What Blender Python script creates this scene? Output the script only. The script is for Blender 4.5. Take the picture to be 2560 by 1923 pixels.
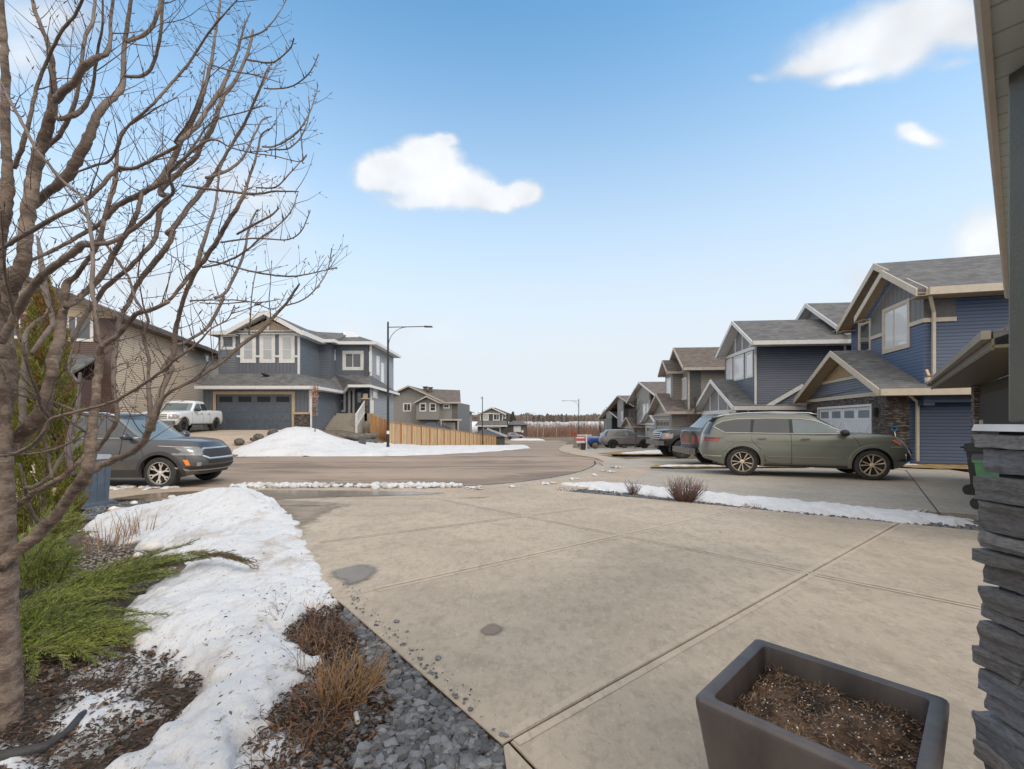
import bpy, bmesh, math, random
from mathutils import Vector, Matrix, noise
from mathutils.geometry import delaunay_2d_cdt
R = math.radians
random.seed(7)
S = bpy.context.scene
for o in list(bpy.data.objects): bpy.data.objects.remove(o)
C = S.collection

# ---------------------------------------------------------------- camera
F, HX, HY, CZ = 1138.0, 1280.0, 1052.0, 1.6      # focal length and principal point in pixels of the photo, eye height
cd = bpy.data.cameras.new('camera'); cam = bpy.data.objects.new('camera', cd); C.objects.link(cam)
cam.location = (0, 0, CZ); cam.rotation_euler = (R(90), 0, 0)
cd.sensor_width = 36; cd.lens = 36*F/2560; cd.shift_y = (HY-961.5)/2560
cd.clip_start = 0.05; cd.clip_end = 6000
S.camera = cam
S.render.engine = 'CYCLES'
S.view_settings.view_transform = 'Standard'; S.view_settings.look = 'None'
S.view_settings.exposure = 0.42; S.view_settings.gamma = 1.0

# ---------------------------------------------------------------- sky and sun
SUN_EL, SUN_AZ = 42.0, 128.0                      # azimuth clockwise from +Y (towards +X)
W = bpy.data.worlds.new('World'); S.world = W; W.use_nodes = True
nt = W.node_tree; nt.nodes.clear()
def N(t, **k):
    n = nt.nodes.new(t)
    for a, b in k.items(): setattr(n, a, b)
    return n
def L(a, b): nt.links.new(a, b)
def MA(op, a, b=None, c=None, clamp=False):
    n = N('ShaderNodeMath', operation=op, use_clamp=clamp)
    for i, v in enumerate((a, b, c)):
        if v is None: continue
        if isinstance(v, (int, float)): n.inputs[i].default_value = v
        else: L(v, n.inputs[i])
    return n.outputs[0]
def SS(x, a, b):
    n = N('ShaderNodeMapRange', interpolation_type='SMOOTHSTEP')
    L(x, n.inputs[0]); n.inputs[1].default_value = a; n.inputs[2].default_value = b
    return n.outputs[0]
sky = N('ShaderNodeTexSky', sky_type='NISHITA'); sky.sun_disc = False
sky.sun_elevation = R(SUN_EL); sky.sun_rotation = R(SUN_AZ)
sky.altitude = 600; sky.air_density = 1.0; sky.dust_density = 0.6; sky.ozone_density = 1.6
tc = N('ShaderNodeTexCoord'); sp = N('ShaderNodeSeparateXYZ'); L(tc.outputs['Generated'], sp.inputs[0])
gx, gy, gz = sp.outputs
front = SS(gy, 0.02, 0.12)
ysafe = MA('MAXIMUM', gy, 0.05)
tx = MA('DIVIDE', gx, ysafe); tz = MA('DIVIDE', gz, ysafe)
nz = N('ShaderNodeTexNoise'); nz.inputs['Scale'].default_value = 6.5; nz.inputs['Detail'].default_value = 6; nz.inputs['Roughness'].default_value = 0.5
L(tc.outputs['Generated'], nz.inputs['Vector'])
nn = MA('SUBTRACT', nz.outputs['Fac'], 0.5)
nz2 = N('ShaderNodeTexNoise'); nz2.inputs['Scale'].default_value = 9; nz2.inputs['Detail'].default_value = 3
L(tc.outputs['Generated'], nz2.inputs['Vector'])
nn2 = MA('SUBTRACT', nz2.outputs['Fac'], 0.5)
# clouds: ellipses on the sky direction (centre and radii in 1/1138 rad), ragged by noise
CL = [  # cx, cy, rx, ry, tilt, softness, opacity
 (985,428,105,52,0,.55,1),(1065,402,92,54,12,.55,1),(1120,468,140,50,8,.6,1),(1308,480,52,32,0,.6,1),(1215,488,85,32,5,.6,1),(925,438,46,36,0,.6,1),(1100,362,46,24,0,.6,.9),(1050,505,120,26,4,.9,.8),
 (2150,100,215,78,-14,.9,1),(2300,40,200,80,-10,.9,1),(2050,145,140,36,-16,.9,1),(2130,185,110,28,-8,1.0,1),(2420,60,130,70,0,.8,1),(2250,130,130,60,-20,.9,1),
 (2292,350,66,26,14,.9,1),(2268,325,36,18,0,.9,.9),(2380,160,70,20,-6,1.3,.5),(1895,190,34,18,0,1.4,.5),
 (2480,600,110,78,-20,.8,.9),(2170,708,80,46,0,1.3,.6),
 (120,40,190,90,0,1.3,.9),(60,150,120,80,0,1.3,.8),(640,500,150,110,0,1.2,.75),(540,430,110,60,0,1.3,.6),(420,720,220,90,0,1.4,.6),(700,620,120,70,0,1.6,.5),
 (950,820,300,46,0,1.9,.5),(300,620,260,110,0,1.6,.5)]
# ragged edges: the position itself is pushed about by noise
def warp(base, ax):
    q = N('ShaderNodeTexNoise'); q.inputs['Scale'].default_value = 7; q.inputs['Detail'].default_value = 7; q.inputs['Roughness'].default_value = .58
    mp = N('ShaderNodeMapping'); mp.inputs['Location'].default_value = (ax*3.1, ax*7.7, ax*1.3); L(tc.outputs['Generated'], mp.inputs[0]); L(mp.outputs[0], q.inputs['Vector'])
    return MA('ADD', base, MA('MULTIPLY', MA('SUBTRACT', q.outputs['Fac'], .5), .085))
txw, tzw = warp(tx, 1), warp(tz, 2)
best = None
for cx, cy, rx, ry, tilt, soft, opa in CL:
    a = R(tilt); ca, sa = math.cos(a), math.sin(a)
    dx = MA('SUBTRACT', txw, (cx-HX)/F); dz = MA('SUBTRACT', tzw, (HY-cy)/F)
    u = MA('DIVIDE', MA('SUBTRACT', MA('MULTIPLY', dx, ca), MA('MULTIPLY', dz, sa)), rx/F)
    v = MA('DIVIDE', MA('ADD', MA('MULTIPLY', dx, sa), MA('MULTIPLY', dz, ca)), ry/F)
    d = MA('SQRT', MA('ADD', MA('MULTIPLY', u, u), MA('MULTIPLY', v, v)))
    m = MA('MULTIPLY', SS(MA('DIVIDE', MA('SUBTRACT', 1.25, d), soft), 0.0, 1.05), opa)
    if best is None: best = m
    else:                                        # screen blend keeps overlaps smooth
        best = MA('SUBTRACT', 1.0, MA('MULTIPLY', MA('SUBTRACT', 1.0, best), MA('SUBTRACT', 1.0, m)))
nf = N('ShaderNodeTexNoise'); nf.inputs['Scale'].default_value = 16; nf.inputs['Detail'].default_value = 8; nf.inputs['Roughness'].default_value = .62; nf.inputs['Distortion'].default_value = .5; L(tc.outputs['Generated'], nf.inputs['Vector'])
ragged = MA('MULTIPLY', MA('SUBTRACT', nf.outputs['Fac'], .52), MA('MULTIPLY', 2.8, MA('MULTIPLY', best, MA('SUBTRACT', 1.05, best))))
mask = MA('MULTIPLY', MA('MULTIPLY', MA('MAXIMUM', 0.0, MA('MINIMUM', 1.0, MA('ADD', best, ragged))), .96), front)
# unseen cloud veil added overhead and behind to soften and warm the light
over = MA('MULTIPLY', SS(gz, 0.74, 0.92), 0.85)
back = MA('MULTIPLY', SS(MA('MULTIPLY', gy, -1), -0.25, 0.25), 0.9)
veil = MA('MULTIPLY', MA('MAXIMUM', over, back), SS(MA('ADD', gz, MA('MULTIPLY', nn, 0.6)), -0.1, 0.25))
# horizon paling
hz = MA('SUBTRACT', 1.0, SS(gz, 0.08, 0.76))
def mixc(f, a, b):
    n = N('ShaderNodeMix', data_type='RGBA')
    L(f, n.inputs[0])
    for s, v in ((n.inputs[6], a), (n.inputs[7], b)):
        if isinstance(v, tuple): s.default_value = (*v, 1)
        else: L(v, s)
    return n.outputs[2]
SKYS = 0.13                                     # background strength of the Nishita sky
k = 1/SKYS
tint = N('ShaderNodeMix', data_type='RGBA', blend_type='MULTIPLY'); tint.inputs[0].default_value = 1
L(sky.outputs[0], tint.inputs[6]); tint.inputs[7].default_value = (1.05, 1.72, 1.74, 1)
c = mixc(hz, tint.outputs[2], (0.60*k, 0.645*k, 0.69*k))
shade = MA('ADD', 0.60, MA('ADD', MA('MULTIPLY', nn2, 0.42), MA('ADD', MA('MULTIPLY', nn, 0.26), MA('MULTIPLY', SS(best, 0.3, 1.0), 0.08))))
cc = N('ShaderNodeCombineColor'); 
for i, f in enumerate((0.98, 1.0, 1.03)): L(MA('MULTIPLY', shade, f*k*1.05), cc.inputs[i])
c = mixc(mask, c, cc.outputs[0])
c = mixc(veil, c, (1.16*k, 1.06*k, 0.95*k))
bg = N('ShaderNodeBackground'); L(c, bg.inputs[0]); bg.inputs[1].default_value = SKYS
out = N('ShaderNodeOutputWorld'); L(bg.outputs[0], out.inputs[0])

sd = bpy.data.lights.new('sun', 'SUN'); sun = bpy.data.objects.new('sun', sd); C.objects.link(sun)
sd.energy = 1.15; sd.angle = R(18); sd.color = (1.0, 0.93, 0.84)
sv = Vector((math.sin(R(SUN_AZ))*math.cos(R(SUN_EL)), math.cos(R(SUN_AZ))*math.cos(R(SUN_EL)), math.sin(R(SUN_EL))))
sun.rotation_euler = sv.to_track_quat('Z', 'Y').to_euler()

# ---------------------------------------------------------------- helpers
def px(x, y, Y):                                 # point seen at photo pixel (x, y) at distance Y along the view
    return Vector(((x-HX)/F*Y, Y, CZ-(y-HY)/F*Y))
def sstep(a, b, x):
    t = max(0, min(1, (x-a)/(b-a))); return t*t*(3-2*t)
PROF = [(-500,0),(20,0),(24,-.12),(39,-.8),(57,-1.85),(74,-2.5),(88,-2.95),(130,-3.1),(160,-4.0),(250,-8.6),(320,-8.4),(520,-1.6),(700,.8),(1200,3),(6000,8)]
def H(x, y):                                     # height of the land
    z = 0
    for (a, za), (b, zb) in zip(PROF, PROF[1:]):
        if y <= b:
            z = za+(zb-za)*(y-a)/(b-a); break
    z -= .17*sstep(13.3, 17.5, y)*sstep(2, 6, x)*(1-sstep(10.5, 13, x))*(1-sstep(24, 32, y))
    l = sstep(-7.5, -12.5, x)*(1-sstep(60, 90, y))
    if l > 0:
        z = z*(1-l)+l*(.86*sstep(20.3, 25.5, y)+.13*sstep(25.5, 31, y))
    return z
def G(x, y, off=0):                              # ground point seen at photo pixel
    Y = 1.0; dy = 0.02
    while Y < 900:
        if CZ-(y-HY)/F*Y <= H((x-HX)/F*Y, Y)+off: break
        Y += dy; dy = max(0.02, Y*0.002)
    return Vector(((x-HX)/F*Y, Y, H((x-HX)/F*Y, Y)+off))

def tag(o, label=None, cat=None, group=None, kind=None):
    if label: o['label'] = label
    if cat: o['category'] = cat
    if group: o['group'] = group
    if kind: o['kind'] = kind
    return o
def thing(name, loc, rz, label, cat, group=None):
    o = bpy.data.objects.new(name, None); C.objects.link(o); o.empty_display_size = .2
    o.location = loc; o.rotation_euler = (0, 0, rz)
    return tag(o, label, cat, group)
def copy_tree(o, parent=None):
    c = o.copy(); C.objects.link(c); c.parent = parent
    for ch in [q for q in bpy.data.objects if q.parent is o]: copy_tree(ch, c)
    return c

class MB:
    def __init__(s): s.v = []; s.f = []; s.m = []; s.mi = 0; s.tf = None
    def add(s, vs, fs):
        b = len(s.v)
        if s.tf is not None: vs = [s.tf @ Vector(p) for p in vs]
        s.v += [tuple(p) for p in vs]; s.f += [[b+i for i in f] for f in fs]; s.m += [s.mi]*len(fs)
    def box(s, x0, x1, y0, y1, z0, z1):
        s.add([(x0,y0,z0),(x1,y0,z0),(x1,y1,z0),(x0,y1,z0),(x0,y0,z1),(x1,y0,z1),(x1,y1,z1),(x0,y1,z1)],
              [(0,3,2,1),(4,5,6,7),(0,1,5,4),(1,2,6,5),(2,3,7,6),(3,0,4,7)])
    def hexa(s, b, t):                           # bottom quad, top quad
        s.add(list(b)+list(t), [(0,3,2,1),(4,5,6,7),(0,1,5,4),(1,2,6,5),(2,3,7,6),(3,0,4,7)])
    def prism(s, pts, d):                        # polygon (3D points) extruded by vector d
        n = len(pts); d = Vector(d); p = [Vector(q) for q in pts]
        s.add(p+[q+d for q in p], [list(range(n))[::-1], list(range(n, 2*n))]+[(i, (i+1)%n, n+(i+1)%n, n+i) for i in range(n)])
    def bar(s, p0, p1, w, h, up=(0,0,1)):        # box beam, w sideways, h along up
        p0 = Vector(p0); p1 = Vector(p1); d = (p1-p0).normalized(); u = Vector(up)
        sd = d.cross(u).normalized()*w/2; uu = sd.cross(d).normalized()*h/2
        s.hexa([p0-sd-uu, p0+sd-uu, p0+sd+uu, p0-sd+uu], [p1-sd-uu, p1+sd-uu, p1+sd+uu, p1-sd+uu])
    def tube(s, pts, rad, n=8, cap=True):
        pts = [Vector(p) for p in pts]; m = len(pts)
        if isinstance(rad, (int, float)): rad = [rad]*m
        vs = []; ref = None
        for i in range(m):
            t = (pts[min(i+1, m-1)]-pts[max(i-1, 0)])
            if t.length < 1e-9: t = Vector((0,0,1))
            t.normalize()
            if ref is None: ref = Vector((1,0,0)) if abs(t.x) < .9 else Vector((0,1,0))
            a = (ref-t*ref.dot(t))
            if a.length < 1e-6: a = t.orthogonal()
            a.normalize(); ref = a; b = t.cross(a)
            for j in range(n):
                q = 2*math.pi*j/n; vs.append(pts[i]+(a*math.cos(q)+b*math.sin(q))*rad[i])
        fs = [(i*n+j, i*n+(j+1)%n, (i+1)*n+(j+1)%n, (i+1)*n+j) for i in range(m-1) for j in range(n)]
        if cap: fs += [list(range(n))[::-1], list(range((m-1)*n, m*n))]
        s.add(vs, fs)
    def lathe(s, prof, n=24, axis='z', c=(0,0,0)):  # prof: (radius, height)
        vs = []; c = Vector(c)
        for r, h in prof:
            for j in range(n):
                q = 2*math.pi*j/n; a, b = r*math.cos(q), r*math.sin(q)
                vs.append(c+Vector({'z': (a,b,h), 'y': (a,h,b), 'x': (h,a,b)}[axis]))
        m = len(prof)
        s.add(vs, [(i*n+j, i*n+(j+1)%n, (i+1)*n+(j+1)%n, (i+1)*n+j) for i in range(m-1) for j in range(n)])
    def build(s, name, mat, parent=None, smooth=False, label=None, rnd=0):
        me = bpy.data.meshes.new(name); me.from_pydata(s.v, [], s.f)
        mats = mat if isinstance(mat, (list, tuple)) else [mat]
        for q in mats: me.materials.append(q)
        me.polygons.foreach_set('material_index', s.m)
        bm = bmesh.new(); bm.from_mesh(me); bmesh.ops.recalc_face_normals(bm, faces=bm.faces); bm.to_mesh(me); bm.free()
        if smooth:
            me.polygons.foreach_set('use_smooth', [True]*len(me.polygons))
            if smooth != 'all': me.set_sharp_from_angle(angle=R(smooth if smooth is not True else 40))
        o = bpy.data.objects.new(name, me); C.objects.link(o); o.parent = parent
        if label: o['label'] = label
        return o

# ---------------------------------------------------------------- materials
def newmat(name):
    m = bpy.data.materials.new(name); m.use_nodes = True
    return m, m.node_tree, m.node_tree.nodes['Principled BSDF']
class NB:                                        # small node helper bound to one tree
    def __init__(s, t): s.t = t
    def n(s, t, **k):
        q = s.t.nodes.new(t)
        for a, b in k.items(): setattr(q, a, b)
        return q
    def l(s, a, b): s.t.links.new(a, b)
    def set(s, sock, v):
        if isinstance(v, (int, float)): sock.default_value = v
        elif isinstance(v, tuple): sock.default_value = v if len(v) == len(sock.default_value) else (*v, 1)
        else: s.l(v, sock)
    def math(s, op, a, b=0.0, c=0.0, clamp=False):
        q = s.n('ShaderNodeMath', operation=op, use_clamp=clamp)
        for i, v in enumerate((a, b, c)): s.set(q.inputs[i], v)
        return q.outputs[0]
    def mix(s, f, a, b, bt='MIX'):
        q = s.n('ShaderNodeMix', data_type='RGBA', blend_type=bt)
        s.set(q.inputs[0], f); s.set(q.inputs[6], a); s.set(q.inputs[7], b); return q.outputs[2]
    def noise(s, vec, scale, detail=4, rough=.55, dist=0):
        q = s.n('ShaderNodeTexNoise'); s.l(vec, q.inputs['Vector'])
        q.inputs['Scale'].default_value = scale; q.inputs['Detail'].default_value = detail
        q.inputs['Roughness'].default_value = rough; q.inputs['Distortion'].default_value = dist
        return q.outputs['Fac']
    def ss(s, x, a, b):
        q = s.n('ShaderNodeMapRange', interpolation_type='SMOOTHSTEP'); s.set(q.inputs[0], x)
        q.inputs[1].default_value = a; q.inputs[2].default_value = b; return q.outputs[0]
    def bump(s, h, strength, dist, prev=None):
        q = s.n('ShaderNodeBump'); q.inputs['Strength'].default_value = strength; q.inputs['Distance'].default_value = dist
        s.l(h, q.inputs['Height'])
        if prev is not None: s.l(prev, q.inputs['Normal'])
        return q.outputs[0]
    def obj(s, scale=None):
        q = s.n('ShaderNodeTexCoord'); v = q.outputs['Object']
        if scale:
            mp = s.n('ShaderNodeMapping'); mp.inputs['Scale'].default_value = scale; s.l(v, mp.inputs[0]); v = mp.outputs[0]
        return v
    def world(s, scale=None):
        v = s.n('ShaderNodeNewGeometry').outputs['Position']
        if scale:
            mp = s.n('ShaderNodeMapping'); mp.inputs['Scale'].default_value = scale; s.l(v, mp.inputs[0]); v = mp.outputs[0]
        return v
def mul(c, f): return tuple(min(1, q*f) for q in c)
def M(name, col, rough=.6, var=.12, scale=6, bump=0, bscale=60, metal=0, coat=0, spec=.5, island=0, fine=0):
    m, t, p = newmat(name); b = NB(t); o = b.obj()
    n = b.noise(o, scale, 5)
    c = b.mix(b.ss(n, .3, .7), mul(col, 1-var), mul(col, 1+var))
    if fine: c = b.mix(b.math('MULTIPLY', b.ss(b.noise(o, bscale*1.7, 2), .45, .75), fine), c, mul(col, .35))
    if island:
        r = b.n('ShaderNodeNewGeometry').outputs['Random Per Island']
        hsv = b.n('ShaderNodeHueSaturation'); b.l(c, hsv.inputs['Color'])
        b.l(b.math('ADD', 1-island, b.math('MULTIPLY', r, 2*island)), hsv.inputs['Value'])
        b.l(b.math('ADD', .6, b.math('MULTIPLY', b.math('FRACT', b.math('MULTIPLY', r, 7.3)), .8)), hsv.inputs['Saturation'])
        c = hsv.outputs[0]
    b.l(c, p.inputs['Base Color'])
    p.inputs['Roughness'].default_value = rough; p.inputs['Metallic'].default_value = metal
    p.inputs['Coat Weight'].default_value = coat; p.inputs['Specular IOR Level'].default_value = spec
    p.inputs['Coat Roughness'].default_value = .06
    if bump: b.l(b.bump(b.noise(o, bscale, 4), bump, .02), p.inputs['Normal'])
    return m
def siding(name, col, pitch=.115, axis='z', var=.07):
    m, t, p = newmat(name); b = NB(t); o = b.obj()
    s = b.n('ShaderNodeSeparateXYZ'); b.l(o, s.inputs[0])
    if axis == 'z': q = b.math('FRACT', b.math('DIVIDE', s.outputs[2], pitch))
    else: q = b.math('FRACT', b.math('DIVIDE', b.math('ADD', s.outputs[0], s.outputs[1]), pitch))
    n = b.noise(b.obj((1, 1, 6) if axis == 'z' else (6, 6, .6)), 1.6, 5)
    c = b.mix(b.ss(n, .25, .75), mul(col, 1-var), mul(col, 1+var))
    c = b.mix(b.math('MULTIPLY', b.ss(b.noise(o, .7, 3), .5, .8), .25), c, (.22, .2, .18))
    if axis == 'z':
        gap = b.math('SUBTRACT', 1, b.ss(q, .08, .42)); h = b.math('SUBTRACT', 1, q)  # gap is the shade under each lap, mixed into the colour as darkening
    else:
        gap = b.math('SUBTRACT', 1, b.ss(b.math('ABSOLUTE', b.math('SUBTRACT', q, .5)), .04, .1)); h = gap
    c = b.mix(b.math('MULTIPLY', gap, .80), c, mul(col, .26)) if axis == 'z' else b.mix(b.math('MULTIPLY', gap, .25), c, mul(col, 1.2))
    b.l(c, p.inputs['Base Color']); p.inputs['Roughness'].default_value = .5
    b.l(b.bump(h, 1, .03), p.inputs['Normal'])
    return m
def shingle(name, col, snowy=0):
    m, t, p = newmat(name); b = NB(t); o = b.obj()
    br = b.n('ShaderNodeTexBrick'); mp = b.n('ShaderNodeMapping'); mp.inputs['Scale'].default_value = (1, 1, 1)
    s = b.n('ShaderNodeSeparateXYZ'); b.l(o, s.inputs[0]); cx = b.n('ShaderNodeCombineXYZ')
    b.l(b.math('ADD', s.outputs[0], s.outputs[1]), cx.inputs[0]); b.l(s.outputs[2], cx.inputs[1]); b.l(cx.outputs[0], br.inputs['Vector'])
    br.inputs['Scale'].default_value = 1; br.inputs['Brick Width'].default_value = .3; br.inputs['Row Height'].default_value = .085
    br.inputs['Mortar Size'].default_value = .008; br.inputs['Bias'].default_value = 0
    br.inputs['Color1'].default_value = (*mul(col, .7), 1); br.inputs['Color2'].default_value = (*mul(col, 1.35), 1); br.inputs['Mortar'].default_value = (*mul(col, .45), 1)
    n = b.noise(o, 1.3, 5); c = b.mix(b.math('MULTIPLY', b.ss(n, .35, .75), .35), br.outputs[0], mul(col, 1.5))
    c = b.mix(b.math('MULTIPLY', b.ss(b.noise(o, 45, 3), .4, .7), .35), c, mul(col, .6))
    b.l(c, p.inputs['Base Color']); p.inputs['Roughness'].default_value = .9
    b.l(b.bump(b.noise(o, 60, 3), .5, .02), p.inputs['Normal'])
    return m
def ledgestone(name, c1, c2, c3):
    m, t, p = newmat(name); b = NB(t); o = b.obj()
    s = b.n('ShaderNodeSeparateXYZ'); b.l(o, s.inputs[0]); cx = b.n('ShaderNodeCombineXYZ')
    b.l(b.math('ADD', s.outputs[0], s.outputs[1]), cx.inputs[0])
    b.l(b.math('ADD', s.outputs[2], b.math('MULTIPLY', b.noise(o, 2.5, 2), .04)), cx.inputs[1])
    br = b.n('ShaderNodeTexBrick'); b.l(cx.outputs[0], br.inputs['Vector'])
    br.inputs['Scale'].default_value = 1; br.inputs['Brick Width'].default_value = .34; br.inputs['Row Height'].default_value = .07
    br.inputs['Mortar Size'].default_value = .007; br.offset = .37; br.squash = .6; br.squash_frequency = 3
    br.inputs['Color1'].default_value = (*c1, 1); br.inputs['Color2'].default_value = (*c2, 1); br.inputs['Mortar'].default_value = (.02, .018, .016, 1)
    c = b.mix(b.ss(b.noise(b.obj((3, 3, 14)), 1.5, 4), .52, .66), br.outputs[0], c3)
    b.l(c, p.inputs['Base Color']); p.inputs['Roughness'].default_value = .85
    h = b.math('ADD', b.math('MULTIPLY', br.outputs['Fac'], -1), b.noise(b.obj((4, 4, 12)), 3, 4))
    b.l(b.bump(h, 1, .04), p.inputs['Normal'])
    return m
def glass(name, col=(.02,.03,.035), rough=.04):
    m, t, p = newmat(name); b = NB(t)
    n = b.noise(b.obj(), 1.5, 3)
    b.l(b.mix(n, mul(col, .7), mul(col, 1.3)), p.inputs['Base Color'])
    p.inputs['Roughness'].default_value = rough; p.inputs['Specular IOR Level'].default_value = .9
    return m
def blinds(name, col):
    m, t, p = newmat(name); b = NB(t); s = b.n('ShaderNodeSeparateXYZ'); b.l(b.obj(), s.inputs[0])
    q = b.math('FRACT', b.math('DIVIDE', s.outputs[2], .06))
    b.l(b.mix(b.ss(q, .0, .35), mul(col, .55), col), p.inputs['Base Color']); p.inputs['Roughness'].default_value = .25
    p.inputs['Coat Weight'].default_value = .8; p.inputs['Coat Roughness'].default_value = .03
    return m
# ---------------------------------------------------------------- ground materials
def concrete(name, col, stain=.35):
    m, t, p = newmat(name); b = NB(t); w = b.world()
    c = b.mix(b.ss(b.noise(w, .55, 6, .6), .3, .7), mul(col, .86), mul(col, 1.12))
    c = b.mix(b.math('MULTIPLY', b.ss(b.noise(w, 2.3, 8, .7), .48, .72), stain), c, mul(col, .62))
    c = b.mix(b.math('MULTIPLY', b.ss(b.noise(b.world((1, .35, 1)), 5, 6, .7), .58, .75), .4), c, mul(col, 1.25))
    c = b.mix(b.math('MULTIPLY', b.ss(b.noise(b.world((1, .6, 1)), 14, 6, .75), .45, .66), .55), c, mul(col, .58))
    c = b.mix(b.math('MULTIPLY', b.ss(b.noise(b.world((1, .5, 1)), 22, 5, .7), .54, .68), .45), c, mul(col, 1.3))
    c = b.mix(b.math('MULTIPLY', b.ss(b.noise(w, 34, 3, .7), .64, .72), .6), c, mul(col, .42))
    c = b.mix(b.math('MULTIPLY', b.ss(b.noise(w, 160, 2), .35, .75), .22), c, mul(col, .6))
    b.l(c, p.inputs['Base Color'])
    wet = b.ss(b.noise(w, .45, 4), .5, .7)
    b.l(b.math('SUBTRACT', .82, b.math('MULTIPLY', wet, .25)), p.inputs['Roughness'])
    b.l(b.bump(b.noise(w, 140, 3), .35, .004, b.bump(b.noise(w, 9, 5), .22, .02)), p.inputs['Normal'])
    return m
mconc = concrete('concrete', (.42, .354, .276), .6)
mconc2 = concrete('concrete_neighbour', (.36, .325, .275), .35)
mwalk = concrete('concrete_walk', (.42, .34, .26), .45)
mjoint = M('joint_dirt', (.07, .055, .04), .95, .3, 30)
mband = concrete('tooled_edge', (.46, .385, .305), .3)
def asphalt():
    m, t, p = newmat('asphalt'); b = NB(t); w = b.world()
    col = (.30, .232, .178)
    c = b.mix(b.ss(b.noise(b.world((.25, 1, 1)), .5, 6, .6), .3, .7), mul(col, .85), mul(col, 1.15))
    d = b.ss(b.noise(b.world((.16, .75, 1)), .8, 7, .65, .6), .48, .60)
    c = b.mix(b.math('MULTIPLY', d, .62), c, (.095, .072, .06))
    d = b.ss(b.noise(b.world((.6, 2.2, 1)), 1.6, 7, .7), .56, .64)
    c = b.mix(b.math('MULTIPLY', d, .65), c, (.075, .06, .05))
    c = b.mix(b.math('MULTIPLY', b.ss(b.noise(w, 70, 3), .5, .8), .3), c, mul(col, 1.5))
    b.l(c, p.inputs['Base Color'])
    b.l(b.math('SUBTRACT', .9, b.math('MULTIPLY', d, .4)), p.inputs['Roughness'])
    b.l(b.bump(b.noise(w, 90, 3), .5, .01), p.inputs['Normal'])
    return m
masph = asphalt()
def soilmat():
    m, t, p = newmat('bare_ground'); b = NB(t); w = b.world()
    y = b.n('ShaderNodeSeparateXYZ'); b.l(w, y.inputs[0])
    far = b.ss(y.outputs[1], 12, 24)
    c = b.mix(b.ss(b.noise(w, 3, 7, .7), .35, .65), (.055, .042, .032), (.15, .115, .088))
    c2 = b.mix(b.ss(b.noise(w, .7, 6, .65), .4, .6), (.20, .155, .09), (.13, .105, .08))
    vf = b.ss(y.outputs[1], 300, 520); sn = b.ss(b.noise(b.world((.004, .02, 1)), 1, 5, .6), .28, .38)
    c2 = b.mix(b.math('MULTIPLY', vf, sn), c2, (.75, .77, .8))
    b.l(b.mix(far, c, c2), p.inputs['Base Color']); p.inputs['Roughness'].default_value = .95
    b.l(b.bump(b.noise(w, 14, 6, .7), .9, .04), p.inputs['Normal'])
    return m
def snowmat(name, dirt=.35, col=(.63, .64, .66)):
    m, t, p = newmat(name); b = NB(t); w = b.world()
    c = b.mix(b.ss(b.noise(w, 1.4, 5, .6), .35, .7), mul(col, .93), col)
    c = b.mix(b.math('MULTIPLY', b.ss(b.noise(b.world((1, .6, 1)), 2.2, 7, .7), .50, .68), dirt), c, (.40, .335, .28))
    c = b.mix(b.math('MULTIPLY', b.ss(b.noise(b.world((1, .5, 1)), 13, 6, .72), .57, .69), dirt*.9), c, (.30, .24, .19))
    c = b.mix(b.math('MULTIPLY', b.ss(b.noise(b.world((1, .5, 1)), 24, 5, .7), .63, .70), dirt*1.3), c, (.16, .12, .09))
    c = b.mix(b.math('MULTIPLY', b.ss(b.noise(w, 60, 2, .5), .68, .74), dirt*1.4), c, (.12, .09, .07))
    b.l(c, p.inputs['Base Color']); p.inputs['Roughness'].default_value = .75
    p.inputs['Subsurface Weight'].default_value = .12; p.inputs['Subsurface Radius'].default_value = (.02, .02, .03)
    b.l(b.bump(b.noise(w, 130, 4, .7), .35, .006, b.bump(b.noise(b.world((1, .55, 1)), 11, 6, .65), .75, .05)), p.inputs['Normal'])
    return m
msoil = soilmat(); msnow = snowmat('snow_dirty', .75); msnow2 = snowmat('snow_clean', .18); msnow3 = snowmat('snow_bank', .35)

def inside(poly, x, y):
    r = False; n = len(poly)
    for i in range(n):
        x1, y1 = poly[i]; x2, y2 = poly[(i+1) % n]
        if (y1 > y) != (y2 > y) and x < (x2-x1)*(y-y1)/(y2-y1)+x1: r = not r
    return r
def sdist(poly, x, y):
    d = 1e9; n = len(poly)
    for i in range(n):
        ax, ay = poly[i]; bx, by = poly[(i+1) % n]
        dx, dy = bx-ax, by-ay; L2 = dx*dx+dy*dy or 1e-9
        t = max(0, min(1, ((x-ax)*dx+(y-ay)*dy)/L2))
        d = min(d, math.hypot(x-ax-dx*t, y-ay-dy*t))
    return d if inside(poly, x, y) else -d
def gp(pts): return [tuple(G(x, y)[:2]) for x, y in pts]
def smooth_poly(p, n=4):                        # closed Catmull-Rom
    out = []; m = len(p)
    for i in range(m):
        a, b, c, d = [Vector(p[(i+k-1) % m]) for k in range(4)]
        for j in range(n):
            t = j/n; out.append(tuple(.5*((2*b)+(c-a)*t+(2*a-5*b+4*c-d)*t*t+(3*b-a-3*c+d)*t**3)))
    return out
def nz(x, y, s, seed=0): return noise.noise(Vector((x*s+seed, y*s-seed*1.7, seed*.37)))
def fbm(x, y, s, seed=0, o=4):
    r = 0; a = 1
    for i in range(o): r += a*nz(x, y, s, seed+i*9.1); a *= .5; s *= 2.05
    return r
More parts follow.
